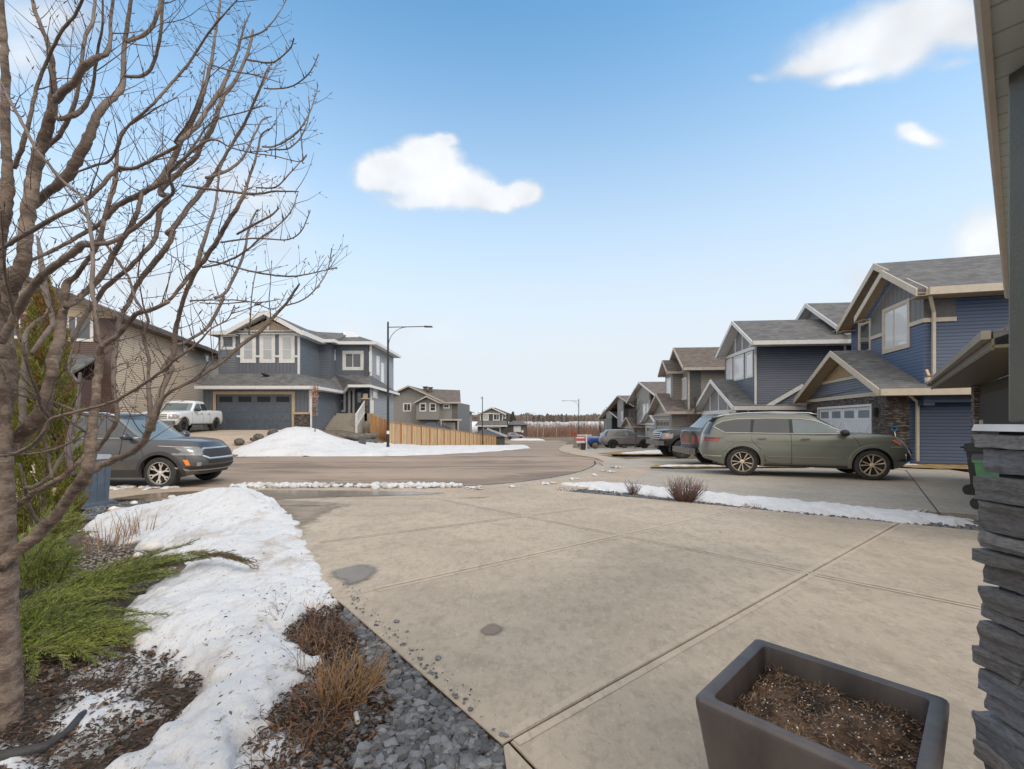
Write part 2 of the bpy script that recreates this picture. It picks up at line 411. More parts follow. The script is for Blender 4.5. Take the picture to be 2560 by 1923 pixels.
def region(name, poly, off, mat, step=.5, zf=None, skirt=0, kind='structure'):
    n = len(poly); pts = []
    for i in range(n):
        a = Vector(poly[i]); b = Vector(poly[(i+1) % n]); st = step*max(1, min(a.y, b.y)/25)
        k = max(1, int((b-a).length/st))
        for j in range(k): pts.append(a.lerp(b, j/k))
    m = len(pts); es = [(i, (i+1) % m) for i in range(m)]
    xs = [p.x for p in pts]; y = min(p.y for p in pts); Y1 = max(p.y for p in pts)
    while y < Y1:
        st = step*max(1, y/25); x = min(xs)+random.random()*st
        while x < max(xs):
            if sdist(poly, x, y) > st*.35: pts.append(Vector((x, y)))
            x += st
        y += st
    vs, ee, fs, *_ = delaunay_2d_cdt([Vector(p) for p in pts], es, [], 1, 1e-5)
    me = bpy.data.meshes.new(name); V = [(v.x, v.y, H(v.x, v.y)+off+(zf(v.x, v.y) if zf else 0)) for v in vs]; Fs = [list(f) for f in fs]
    if skirt:
        base = len(V)
        ring = {}
        for f in Fs:
            for i in range(len(f)):
                e = (f[i], f[(i+1) % len(f)]); ring[e] = 1
        for (a, b) in [e for e in ring if (e[1], e[0]) not in ring]:
            k = len(V); V += [(V[a][0], V[a][1], V[a][2]-skirt), (V[b][0], V[b][1], V[b][2]-skirt)]
            Fs.append([b, a, k, k+1])
    me.from_pydata(V, [], Fs); me.materials.append(mat); me.polygons.foreach_set('use_smooth', [not skirt]*len(me.polygons))
    o = bpy.data.objects.new(name, me); C.objects.link(o)
    if kind: o['kind'] = kind
    return o
def snow_field(name, poly, hmax, w, res, amp, nsc, mat, peaks=(), seed=1, cut=.25, lump=.0, base=0.03):
    # a height field that dives under the ground at its ragged edge
    xs = [p[0] for p in poly]; ys = [p[1] for p in poly]; x0, x1, y0, y1 = min(xs)-.3, max(xs)+.3, min(ys)-.3, max(ys)+.3
    nx = int((x1-x0)/res)+1; ny = int((y1-y0)/res)+1; V = []; ok = []
    for j in range(ny+1):
        for i in range(nx+1):
            x = x0+i*res; y = y0+j*res; d = sdist(poly, x, y)
            n = fbm(x, y, nsc, seed)
            d2 = d+n*amp*w*1.2+(.5*w*fbm(x, y, 9, seed+2, 3) if res < .05 else 0)
            h = hmax*(1-math.exp(-d2/w)) if d2 > 0 else d2*1.4
            if d2 > 0:
                k = 1-math.exp(-d2/w*.7)
                for (qx, qy, qr, qh) in peaks: h += k*qh*math.exp(-((x-qx)**2+(y-qy)**2)/(qr*qr))
                h += k*(amp*.25*hmax*n + lump*fbm(x, y*.6, 5.5, seed+3, 3) + (.010*abs(fbm(x, y, 15, seed+6, 3)) if res < .05 else 0))
            V.append((x, y, H(x, y)+base+h-cut*hmax*.15)); ok.append(h > -.06)
    Fs = []
    for j in range(ny):
        for i in range(nx):
            a = j*(nx+1)+i; f = (a, a+1, a+nx+2, a+nx+1)
            if any(ok[q] for q in f): Fs.append(f)
    use = sorted({i for f in Fs for i in f}); mp = {q: k for k, q in enumerate(use)}
    me = bpy.data.meshes.new(name); me.from_pydata([V[q] for q in use], [], [[mp[q] for q in f] for f in Fs])
    me.materials.append(mat); me.polygons.foreach_set('use_smooth', [True]*len(me.polygons))
    o = bpy.data.objects.new(name, me); C.objects.link(o); o['kind'] = 'structure'
    return o

# ---------------------------------------------------------------- base land, one sheet to the horizon
ysr = [-12, -6, -2, 0, 2, 4, 6, 8, 10]; y = 11.0
while y < 5000: ysr.append(y); y += max(.6, (y-8)*.045)
V = []; Fs = []; nxx = 150
for y in ysr:
    hw = 60+abs(y)*2.2
    for i in range(nxx+1):
        t = i/nxx*2-1; x = hw*(.35*t+.65*t**3); V.append((x, y, H(x, y)-.07-(.0004*y)))
for j in range(len(ysr)-1):
    for i in range(nxx): a = j*(nxx+1)+i; Fs.append((a, a+1, a+nxx+2, a+nxx+1))
me = bpy.data.meshes.new('ground'); me.from_pydata(V, [], Fs); me.materials.append(msoil); me.polygons.foreach_set('use_smooth', [True]*len(Fs))
o = bpy.data.objects.new('ground', me); C.objects.link(o); o['kind'] = 'structure'

# ---------------------------------------------------------------- road
edge = gp([(1150,1221),(1250,1217),(1330,1209),(1400,1199),(1450,1189),(1482,1180),(1505,1170),(1513,1163),(1508,1155),(1490,1147),(1460,1142),(1430,1137),(1405,1131),(1396,1125),(1402,1119),(1412,1112),(1420,1106)])
far = gp([(1395,1101.5),(1300,1101.5),(1200,1102.5)])
left = gp([(1215,1106),(1270,1110),(1322,1118),(1250,1128),(1100,1137),(950,1141),(560,1142),(300,1142)])
left = far+left
road = [(-34, 10.75)]+[(edge[0][0], 10.75)]+edge+left+[(-34, 20.6)]
region('road', road, 0, masph, 1.0)
# sidewalk ribbon, its road side following the same curve
def offset(path, d):
    out = []
    for i, p in enumerate(path):
        a = Vector(path[max(0, i-1)]); b = Vector(path[min(len(path)-1, i+1)]); t = (b-a).normalized()
        out.append((p[0]+t.y*d, p[1]-t.x*d))
    return out
inner = [(-34, 10.72), (-20, 10.72), (-10, 10.72), (-4, 10.72)]+[(edge[0][0], 10.72)]+edge[1:-1]
outer = [(-34, 9.15), (-20, 9.15), (-10, 9.15), (-4, 9.15), (edge[0][0]+.1, 9.2)]+offset(edge, 1.6)[1:-1]
region('sidewalk', inner+outer[::-1], .034, mwalk, .5, skirt=.12)
gut = offset(edge, -.35)
region('gutter', [(edge[0][0], 10.74)]+edge[1:8]+gut[1:8][::-1]+[(edge[0][0], 11.05)], .012, mconc2, .4)
# dark seam where asphalt meets the gutter
sj = MB(); P0 = [(-16, 10.76), (-8, 10.77), (edge[0][0], 11.06)]+gut[1:9]
for a, b in zip(P0, P0[1:]): sj.bar((a[0], a[1], H(*a)+.012), (b[0], b[1], H(*b)+.012), .05, .012)
sj.build('road_seam', mjoint)['kind'] = 'structure'

# ---------------------------------------------------------------- own driveway: slabs cut by tooled joints
def clip(poly, p, n, off):                       # keep side where (q-p).n > off
    out = []; m = len(poly)
    for i in range(m):
        a = Vector(poly[i]); b = Vector(poly[(i+1) % m]); da = (a-p).dot(n)-off; db = (b-p).dot(n)-off
        if da >= 0: out.append(a)
        if (da >= 0) != (db >= 0): out.append(a.lerp(b, da/(da-db)))
    return out
drive = [G(x, y).xy for x, y in [(1258,1884),(1040,1688),(830,1500)]]
drive += [Vector((-5.3, 9.1)), Vector((-.6, 9.14)), G(1374, 1226).xy+Vector((-.1, .55))]
drive += [G(x, y).xy for x, y in [(1374,1229),(1682,1258),(2000,1290),(2473,1337)]]
drive += [Vector((9.5, 5.9)), Vector((9.5, -3)), Vector((1.0, -3)), Vector((-.02, 2.0))]
jl = []
for a, b, g in [((1271,1877),(2245,1317),.0075), ((914,1493),(1852,1279),.009), ((775,1366),(1331,1294),.006), ((1088,1250),(1562,1348),.007), ((1271,1877),(1330,1936),.009)]:
    A = G(*a).xy; B = G(*b).xy; d = (B-A).normalized(); jl.append((A, Vector((-d.y, d.x)), g, d))
cells = [drive]
def split(cells, j, cond=None):
    A, n, g, d = j; out = []
    for c in cells:
        if cond and not cond(c): out.append(c); continue
        for s in (1, -1):
            q = clip(c, A, n*s, g)
            if len(q) >= 3:
                ar = abs(sum(q[i].x*q[(i+1) % len(q)].y-q[(i+1) % len(q)].x*q[i].y for i in range(len(q))))/2
                if ar > .02: out.append(q)
    return out
for j in jl[:4]: cells = split(cells, j)
A0 = jl[0][0]; n0 = jl[0][1]
cells = split(cells, jl[4], lambda c: sum(((p-A0).dot(n0) for p in c))/len(c) < 0)
dv = MB()
for c in cells:
    cen = sum(c, Vector((0, 0)))/len(c); k = len(c)
    tp = [p+(cen-p).normalized()*.006 for p in c]; zs = .040+random.uniform(-.001, .001)
    dv.add([(p.x, p.y, .028) for p in c]+[(p.x, p.y, zs-.005) for p in c]+[(p.x, p.y, zs) for p in tp],
           [list(range(2*k, 3*k))]+[(i, (i+1)%k, k+(i+1)%k, k+i) for i in range(k)]+[(k+i, k+(i+1)%k, 2*k+(i+1)%k, 2*k+i) for i in range(k)])
dv.build('driveway', mconc)['kind'] = 'structure'
region('driveway_bed', [tuple(p) for p in drive], .012, mjoint, 2.0)
# trowelled margins either side of the joints
tb = MB()
for (A, n, g, d), L0, L1, zj in zip(jl[:4], (.02, .1, .1, .1), (9.3, 8.2, 4.6, 12), (.0425, .0430, .0434, .0438)):
    for s in (1, -1):
        for q0, q1, w in ((g+.004, g+.055, .04),):
            a = A+d*L0+n*s*q0; b = A+d*L1+n*s*q0; c_ = A+d*L1+n*s*q1; e = A+d*L0+n*s*q1
            pl = clip([a, b, c_, e], drive[0], Vector((1, 0)), -99)
            for u in range(1, len(drive)): pass
            tb.add([(p.x, p.y, zj) for p in pl], [list(range(len(pl)))])
tb.build('driveway_joint_margin', mband)['kind'] = 'structure'

# ---------------------------------------------------------------- neighbours' driveways
D1 = gp([(1440,1187),(1560,1176),(1640,1174),(2000,1172),(2330,1170),(2460,1190),(2500,1310),(2440,1291),(2000,1262),(1700,1229),(1400,1213)])
region('neighbour_driveway', D1, .03, mconc2, .6, skirt=.1)
D2 = gp([(1500,1160),(1540,1150),(1640,1146),(1900,1148),(2100,1150),(2100,1163),(1700,1168),(1625,1172),(1520,1176)])
region('shared_driveway', D2, .04, mconc2, .8, skirt=.1)
D3 = gp([(1440,1127),(1540,1119),(1700,1117),(1700,1128),(1560,1135),(1470,1139)])
region('grey_car_driveway', D3, .03, mconc2, 1.0, skirt=.1)
jj = MB()
for a, b in [((1755,1250),(1960,1168)), ((2350,1291),(2265,1178)), ((1500,1207),(1640,1172))]:
    a = G(*a); b = G(*b); jj.bar((a.x, a.y, H(a.x, a.y)+.030), (b.x, b.y, H(b.x, b.y)+.030), .022, .012)
jj.build('driveway_joint', mjoint)['kind'] = 'structure'
DL = gp([(330,1076),(740,1076),(700,1092),(600,1120),(560,1137),(500,1141),(60,1141),(60,1090)])
region('house_driveway', DL, .03, mwalk, .8, skirt=.1)

# ---------------------------------------------------------------- snow
S1 = gp([(215,1322),(260,1290),(360,1272),(480,1262),(600,1260),(660,1262),(705,1280),(738,1315),(762,1360),(778,1400),(812,1445),(855,1492),(835,1508),(790,1520),(755,1545),(705,1575),(700,1625),(770,1635),(745,1700),(690,1760),(630,1800),(595,1870),(570,1950),(300,1950),(385,1862),(455,1805),(510,1752),(560,1712),(500,1672),(450,1635),(385,1615),(330,1600),(300,1560),(360,1500),(440,1440),(490,1400),(380,1372),(260,1340)])
q = px(615, 1250, 7.75); q2 = px(560, 1400, 5.2); q3 = px(480, 1620, 3.6)
snow_field('snow', S1, .075, .17, .024, .55, 2.6, msnow, [(q.x, q.y, .95, .31), (q.x-.9, q.y-.3, 1.1, .14), (q2.x, q2.y, .6, .10), (q3.x, q3.y, .45, .04)], 3, lump=.028)
S2 = gp([(120,1795),(165,1745),(230,1712),(300,1722),(395,1738),(370,1775),(300,1800),(245,1840),(150,1862)])
snow_field('snow_patch', S2, .065, .10, .014, .8, 7, msnow, [], 11, lump=.02, base=-.04)
S2d = gp([(-60,1850),(40,1838),(120,1868),(150,1905),(90,1960),(-60,1990)])
snow_field('snow_patch', S2d, .055, .10, .014, .9, 7, msnow, [], 13, lump=.02, base=-.04)
S2b = gp([(560,1940),(600,1870),(680,1850),(770,1850),(740,1940)])
snow_field('snow_patch', S2b, .028, .09, .014, 1.5, 7, msnow, [], 17, lump=.02, base=-.015)
S2c = gp([(200,1600),(330,1590),(420,1620),(400,1680),(260,1680),(180,1650)])
snow_field('snow_patch', S2c, .018, .10, .014, 1.8, 8, msnow, [], 23, lump=.02, base=-.04)
# strip between the driveways
S3 = gp([(1395,1213),(1500,1210),(1700,1227),(1850,1243),(2050,1262),(2250,1284),(2420,1305),(2440,1318),(2300,1316),(2080,1293),(1900,1275),(1700,1252),(1560,1235)])
snow_field('snow_strip', S3, .09, .18, .03, .9, 2.2, msnow2, [], 31, lump=.015, base=.02)
# banks across the road, along the fence and between the driveways on the right
S4 = gp([(575,1134),(640,1138),(760,1140),(900,1140),(1000,1140),(1100,1136),(1200,1131),(1290,1124),(1322,1118),(1310,1113.5),(1240,1117),(1130,1109),(1040,1110),(975,1108),(940,1106),(900,1108),(850,1098),(800,1082),(745,1078),(700,1084),(640,1104),(600,1118)])
pk = px(745, 1080, 25.5)
snow_field('snow_bank', S4, .26, .9, .13, .45, .7, msnow3, [(pk.x, pk.y, 2.0, .32)], 41, lump=.05)
S5 = gp([(1632,1172),(1700,1170),(1760,1171),(1900,1171),(2100,1170),(2300,1168),(2310,1165),(1900,1166),(1700,1165),(1645,1167)])
snow_field('snow_strip', S5, .07, .15, .05, .9, 2, msnow2, [], 51)
S6 = gp([(1545,1138),(1600,1137),(1650,1137),(1700,1136),(1720,1128),(1640,1127),(1618,1130),(1560,1133)])
snow_field('snow_strip', S6, .14, .4, .12, .8, 1, msnow2, [], 57)
S7 = gp([(1268,1099),(1290,1101),(1365,1101.5),(1362,1099.5),(1310,1098.5)])
snow_field('snow_bank', S7, .35, 1.0, .5, .5, .2, msnow2, [], 61)
# crumbs of ploughed snow along the near kerb
random.seed(5); cr = MB()
def blob(mb, c, r, n=1, flat=.7, jit=.25):
    bm = bmesh.new(); bmesh.ops.create_icosphere(bm, subdivisions=n, radius=1)
    sx, sy, sz = r*random.uniform(.8, 1.3), r*random.uniform(.7, 1.2), r*flat*random.uniform(.7, 1.2); a = random.random()*6.28
    rot = Matrix.Rotation(a, 3, 'Z') @ Matrix.Rotation(random.uniform(-.4, .4), 3, 'X')
    vs = [Vector(c)+rot @ Vector((v.co.x*sx*random.uniform(1-jit, 1+jit), v.co.y*sy*random.uniform(1-jit, 1+jit), v.co.z*sz*random.uniform(1-jit, 1+jit))) for v in bm.verts]
    mb.add(vs, [[v.index for v in f.verts] for f in bm.faces]); bm.free()
for i in range(420):
    x = random.choice([random.uniform(-6.6, -1.2), random.uniform(-6.4, -4.4), random.uniform(-3.4, -1.6)]); y = 10.78+random.gauss(0, .09)
    blob(cr, (x, y, .05+random.random()*.03), random.uniform(.03, .10), 2 if i % 3 == 0 else 1)
for i in range(60):
    a = edge[random.randrange(0, 7)]; blob(cr, (a[0]+random.gauss(.35, .12), a[1]-.3+random.gauss(0, .1), .05), random.uniform(.03, .09), 1, .35)
for i in range(70):
    x = random.uniform(-10.5, -7.9); blob(cr, (x, 10.6+random.gauss(0, .12), .04), random.uniform(.04, .13), 1, .3)
cr.build('snow_crumbs', msnow, smooth=60)['kind'] = 'stuff'
# icy lumps on the mound's edge
ic = MB(); mice = M('old_ice', (.62, .58, .54), .45, .12, 12, .4, 40)
for x, y, r in [(285,1273,.11),(335,1258,.10),(430,1243,.09),(420,1265,.10),(505,1258,.06),(760,1425,.06),(722,1392,.09),(735,1420,.07),(380,1372,.12),(345,1395,.08),(360,1420,.13),(330,1360,.10),(640,1385,.06),(560,1420,.07),(600,1412,.05),(575,1440,.06)]:
    g = G(x, y+8); blob(ic, (g.x, g.y, .06), r*.75, 2, .55, .2)
ic.build('ice_lumps', mice, smooth=60)['kind'] = 'stuff'
# strip beside the grass: dry turf
mturf = M('dry_turf', (.28, .18, .07), .95, .35, 5, 1, 60)
region('dry_grass_strip', gp([(1850,1172),(2050,1172),(2320,1176),(2440,1178),(2440,1168),(2320,1165),(1900,1166),(1640,1166),(1625,1172)]), .045, mturf, .3, lambda x, y: .02+.03*nz(x, y, 9))
region('dry_grass_strip', gp([(1492,1136),(1550,1139),(1700,1139),(1720,1128),(1600,1128),(1530,1132)]), .06, mturf, .4, lambda x, y: .03*nz(x, y, 5))
# puddles and damp patches
mwet, t_, p_ = newmat('wet_concrete'); b_ = NB(t_)
b_.l(b_.mix(b_.ss(b_.noise(b_.world(), 3, 5), .3, .7), (.15, .115, .080), (.21, .165, .12)), p_.inputs['Base Color']); p_.inputs['Roughness'].default_value = .22
mwet2, t2, p2 = newmat('damp_concrete'); b2 = NB(t2)
b2.l(b2.mix(b2.ss(b2.noise(b2.world(), 2.5, 6), .3, .7), (.21, .17, .13), (.29, .235, .18)), p2.inputs['Base Color']); p2.inputs['Roughness'].default_value = .7
def soften(m, t, p, b):                          # stain fades out towards its edge through the 'edge' attribute
    at = b.n('ShaderNodeAttribute'); at.attribute_name = 'edge'; tr = b.n('ShaderNodeBsdfTransparent'); mx = b.n('ShaderNodeMixShader')
    f = b.ss(b.math('ADD', at.outputs['Fac'], b.math('MULTIPLY', b.math('SUBTRACT', b.noise(b.world(), 7, 6, .7), .5), 1.1)), .15, .85)
    b.l(f, mx.inputs[0]); b.l(tr.outputs[0], mx.inputs[1]); b.l(p.outputs[0], mx.inputs[2])
    b.l(mx.outputs[0], t.nodes['Material Output'].inputs[0])
soften(mwet, t_, p_, b_); soften(mwet2, t2, p2, b2)
def soft_region(name, poly, off, mat, step, fade):
    o = region(name, poly, off, mat, step); a = o.data.attributes.new('edge', 'FLOAT', 'POINT')
    a.data.foreach_set('value', [max(0, min(1, sdist(poly, v.co.x, v.co.y)/fade)) for v in o.data.vertices]); return o
def wobble(c, k=26, amp=.12, seed=0):
    p = smooth_poly(c, 5); cx = sum(q[0] for q in p)/len(p); cy = sum(q[1] for q in p)/len(p)
    return [(q[0]+(q[0]-cx)*amp*nz(q[0], q[1], 3, seed), q[1]+(q[1]-cy)*amp*nz(q[0], q[1], 3, seed+5)) for q in p]
soft_region('damp_patch', wobble(gp([(640,1262),(800,1268),(905,1262),(840,1290),(800,1325),(780,1368),(850,1420),(905,1440),(955,1462),(915,1478),(850,1492),(800,1450),(740,1380),(700,1310)])), .0445, mwet2, .16, .45)
soft_region('puddle', wobble(gp([(815,1440),(900,1418),(958,1430),(940,1460),(890,1478),(860,1486),(832,1465)]), amp=.3), .0475, mwet, .04, .16)
soft_region('damp_patch', wobble(gp([(1190,1590),(1232,1570),(1270,1590),(1240,1608),(1200,1607)])), .0445, mwet2, .025, .07)
soft_region('puddle', wobble(gp([(255,1256),(420,1234),(700,1228),(1080,1233),(1090,1242),(800,1251),(680,1257),(540,1254),(420,1252)]), amp=.02), .040, mwet, .12, .2)
soft_region('damp_patch', wobble(gp([(620,1252),(760,1256),(860,1262),(900,1266),(830,1272),(720,1275),(640,1268)])), .0465, mwet2, .15, .3)
# ================================================================ NEAR THINGS
# ---------------------------------------------------------------- planter
def rrect(cx, cy, hx, hy, r, ax, ay, z, n=6):    # rounded rectangle ring in the frame (ax, ay)
    out = []
    for sx, sy, a0 in ((1,1,0),(-1,1,90),(-1,-1,180),(1,-1,270)):
        for i in range(n+1):
            a = R(a0+90*i/n); x = sx*(hx-r)+r*math.cos(a); y = sy*(hy-r)+r*math.sin(a)
            out.append(Vector((cx+ax.x*x+ay.x*y, cy+ax.y*x+ay.y*y, z)))
    return out
def ringmesh(mb, rings, closed_top=False):
    n = len(rings[0]); vs = [p for r in rings for p in r]
    fs = [(i*n+j, i*n+(j+1)%n, (i+1)*n+(j+1)%n, (i+1)*n+j) for i in range(len(rings)-1) for j in range(n)]
    if closed_top: fs.append(list(range((len(rings)-1)*n, len(rings)*n)))
    mb.add(vs, fs)
mpot, t, p = newmat('glazed_pot'); b = NB(t)
b.l(b.mix(b.ss(b.noise(b.obj((2, 2, .7)), 3, 6, .6), .3, .7), (.040, .034, .033), (.085, .072, .068)), p.inputs['Base Color'])
b.l(b.math('ADD', .34, b.math('MULTIPLY', b.noise(b.obj(), 9, 5), .2)), p.inputs['Roughness']); p.inputs['Specular IOR Level'].default_value = .6
b.l(b.bump(b.noise(b.obj(), 6, 5), .12, .02), p.inputs['Normal'])
zr = .55
A = Vector((1.185, 2.21)); B_ = Vector((.692, 1.81)); D_ = Vector((1.655, 1.72))
ax = (D_-A).normalized(); ay = Vector((ax.y, -ax.x)); ay = ay if ay.dot(B_-A) > 0 else -ay
hx, hy = (D_-A).length/2, (B_-A).length/2+.026; cc = A+ax*hx+ay*hy
root = thing('planter', (cc.x, cc.y, .04), 0, 'large square dark brown glazed planter of bare soil in the near corner', 'planter')
pm = MB()
def rr(k, z, r, d=0): return rrect(0, 0, hx*k-d, hy*k-d, r, ax, ay, z)
H0 = zr-.04
ringmesh(pm, [rr(.80, 0, .05), rr(.84, .04, .06), rr(.93, .25, .06), rr(.985, .40, .055), rr(1, .47, .035), rr(1.0, H0-.012, .028), rr(1, H0-.003, .026, .004), rr(1, H0, .024, .012),
              rr(1, H0+.001, .03, .042), rr(1, H0-.004, .028, .052), rr(1, H0-.03, .028, .056), rr(.97, H0-.14, .03, .056)])
pm.build('pot', mpot, root, smooth=50)
sm = MB(); n = 40; vs = []; fs = []
for j in range(n+1):
    for i in range(n+1):
        u = (i/n*2-1); v = (j/n*2-1); x = u*(hx-.05); y = v*(hy-.05)
        z = H0-.098+.035*fbm(x, y, 7, 3)+.02*(1-u*u)+.012*fbm(x, y, 30, 5, 2)-.02*max(abs(u), abs(v))**6
        vs.append((ax.x*x+ay.x*y, ax.y*x+ay.y*y, z))
fs = [(j*(n+1)+i, j*(n+1)+i+1, (j+1)*(n+1)+i+1, (j+1)*(n+1)+i) for j in range(n) for i in range(n)]
sm.add(vs, fs)
mps, t, p = newmat('potting_soil'); b = NB(t); o_ = b.obj()
c = b.mix(b.ss(b.noise(o_, 5, 6, .7), .42, .62), (.050, .031, .021), (.22, .135, .085))
c = b.mix(b.math('MULTIPLY', b.ss(b.noise(o_, 60, 4, .7), .5, .7), .6), c, (.025, .014, .010))
b.l(c, p.inputs['Base Color']); p.inputs['Roughness'].default_value = .95
b.l(b.bump(b.noise(o_, 70, 6, .75), 1, .02), p.inputs['Normal'])
sm.build('soil', mps, root, smooth='all')
random.seed(21); pe = MB()
for i in range(170):
    u, v = random.uniform(-.93, .93), random.uniform(-.93, .93); x = u*(hx-.06); y = v*(hy-.06)
    z = H0-.098+.035*fbm(x, y, 7, 3)+.02*(1-u*u)+.012*fbm(x, y, 30, 5, 2)
    blob(pe, (ax.x*x+ay.x*y, ax.y*x+ay.y*y, z+.002), random.uniform(.0015, .0042), 1)
pe.build('perlite_specks', M('perlite', (.75, .72, .68), .8), root)['kind'] = 'stuff'
fb = MB()
for i in range(1500):
    u, v = random.uniform(-.95, .95), random.uniform(-.95, .95); x = u*(hx-.06); y = v*(hy-.06)
    z = H0-.098+.035*fbm(x, y, 7, 3)+.02*(1-u*u)+.012*fbm(x, y, 30, 5, 2); a = random.random()*6.28; l = random.uniform(.008, .03)
    c0 = Vector((ax.x*x+ay.x*y, ax.y*x+ay.y*y, z+.001)); d = Vector((math.cos(a), math.sin(a), random.uniform(-.2, .5)))*l; w = Vector((-math.sin(a), math.cos(a), 0))*random.uniform(.001, .0028)
    m_ = c0+d*.5+Vector((0, 0, .004))
    fb.add([c0-w, c0+w, m_+w, m_-w, c0+d], [(0,1,2,3),(3,2,4)])
fb.build('soil_fibres', M('soil_fibre', (.18, .115, .072), .95, .3, 5, island=.5), root)['kind'] = 'stuff'

# ---------------------------------------------------------------- stone pier, cap and post of the porch
random.seed(31)
mst, t, p = newmat('slate_ledge'); b = NB(t); o_ = b.obj((1, 1, 3.2))
r_ = b.n('ShaderNodeNewGeometry').outputs['Random Per Island']
ramp = b.n('ShaderNodeValToRGB'); b.l(r_, ramp.inputs[0]); e = ramp.color_ramp.elements
e[0].position = 0; e[0].color = (.19, .185, .185, 1); e[1].position = 1; e[1].color = (.40, .39, .38, 1)
for q_, col in ((.3, (.28, .30, .345)), (.55, (.25, .235, .225)), (.75, (.21, .21, .22)), (.88, (.36, .38, .43))):
    el = e.new(q_); el.color = (*col, 1)
c = b.mix(b.math('MULTIPLY', b.ss(b.noise(o_, 7, 6, .65, .8), .52, .68), .55), ramp.outputs[0], (.34, .33, .325))
c = b.mix(b.math('MULTIPLY', b.ss(b.noise(o_, 3.2, 4, .6), .5, .75), .3), c, (.15, .125, .105))
c = b.mix(b.math('MULTIPLY', b.ss(b.noise(o_, 38, 5, .7), .4, .7), .5), c, (.035, .033, .033))
b.l(c, p.inputs['Base Color']); p.inputs['Roughness'].default_value = .52
b.l(b.bump(b.noise(o_, 24, 7, .7), 1, .035), p.inputs['Normal'])
pier = thing('stone_pier', (2.0, 1.42, .04), 0, 'stacked dark slate porch pier at the right edge of the photo, beside the planter', 'stone pier')
def rough_block(mb, x0, x1, y0, y1, z0, z1, amp=.010, seed=0):
    bm = bmesh.new(); bmesh.ops.create_cube(bm, size=1)
    bmesh.ops.subdivide_edges(bm, edges=bm.edges, cuts=15, use_grid_fill=True)
    vs = []
    for v in bm.verts:
        q = Vector((x0+(v.co.x+.5)*(x1-x0), y0+(v.co.y+.5)*(y1-y0), z0+(v.co.z+.5)*(z1-z0)))
        # broken arrises: corners pulled in, faces scalloped
        e = sorted([abs(v.co.x), abs(v.co.y), abs(v.co.z)])
        k = max(0, e[1]-.36)*.18
        q = Vector((q.x+((x0+x1)/2-q.x)*k*.8, q.y+((y0+y1)/2-q.y)*k*.8, q.z+((z0+z1)/2-q.z)*k*2.2))
        n1 = noise.noise_vector(q*9+Vector((seed, 0, 0))); n2 = noise.noise_vector(q*28+Vector((0, seed, 0))); n3 = noise.noise_vector(Vector((q.x*3, q.y*3, q.z*20+seed)))
        n4 = noise.noise_vector(Vector((q.x*6, q.y*6, q.z*46+seed*2))); tl = math.sin(seed*5)*.035*(q.y-(y0+y1)/2); st4 = round(n4.x*2.5)/2.5
        q += Vector((n1.x*amp*1.9+n2.x*amp*.9+n3.x*amp*1.6+st4*amp*1.2, n1.y*amp*1.9+n2.y*amp*.9+n3.y*amp*1.6+st4*amp, n1.z*amp*.9+n2.z*amp*.5+tl)); vs.append(q)
    mb.add(vs, [[v.index for v in f.verts] for f in bm.faces]); bm.free()
core = MB(); core.box(-.245, .26, -.24, .22, 0, 1.52); core.build('mortar_core', M('mortar_dark', (.03, .028, .027), .95), pier)
z = 0.0; k = 0
while z < 1.50:
    h = random.choice([.05, .065, .08, .095, .11]); h = min(h, 1.515-z)
    # far face (y=+), left face (x=-) and near face of the pier, stones of uneven depth
    j0 = random.uniform(-.012, .022)
    cut1 = random.uniform(-.10, .12); one = random.random() < .45
    st = MB(); off = random.uniform(-.014, .018)
    if one: rough_block(st, -.285-off, -.10, -.27, .25+j0, z+.003, z+h-.003, .007, k*3.1)
    else:
        rough_block(st, -.285-off, -.10, cut1+.003, .25+j0, z+.003, z+h-.003, .007, k*3.1)
        o2 = random.uniform(-.016, .02)
        if h > .085 and random.random() < .6:
            hm = h*random.uniform(.4, .6)
            rough_block(st, -.285-o2, -.10, -.27, cut1-.002, z+.003, z+hm-.002, .006, k*3.1+7)
            rough_block(st, -.285+o2, -.10, -.27, cut1-.002, z+hm+.002, z+h-.003, .006, k*3.1+9)
        else: rough_block(st, -.285-o2, -.10, -.27, cut1-.002, z+.003, z+h-.003, .007, k*3.1+7)
    rough_block(st, -.095, .28, .10, .25-j0*.5, z+.003, z+h-.003, .008, k*3.1+13)
    st.build('ledge_stone', mst, pier, smooth=38)
    z += h; k += 1
cap = MB(); cap.tf = Matrix.Translation((0, 0, 1.535))
cap.hexa([(-.30,-.3,-.012),(.31,-.3,-.012),(.31,.265,-.012),(-.30,.265,-.012)], [(-.295,-.295,.012),(.305,-.295,.012),(.305,.26,.012),(-.295,.26,.012)])
cap.build('cap', M('cap_white', (.62, .64, .66), .55, .1, 12), pier)
mcol = M('post_olive', (.105, .105, .088), .42, .1, 3, .15, 90)
cb = MB(); cb.box(-.27, .16, -.22, .17, 1.555, 3.2); o = cb.build('porch_post_wrap', mcol, pier)
bv = o.modifiers.new('bevel', 'BEVEL'); bv.width = .008; bv.segments = 2
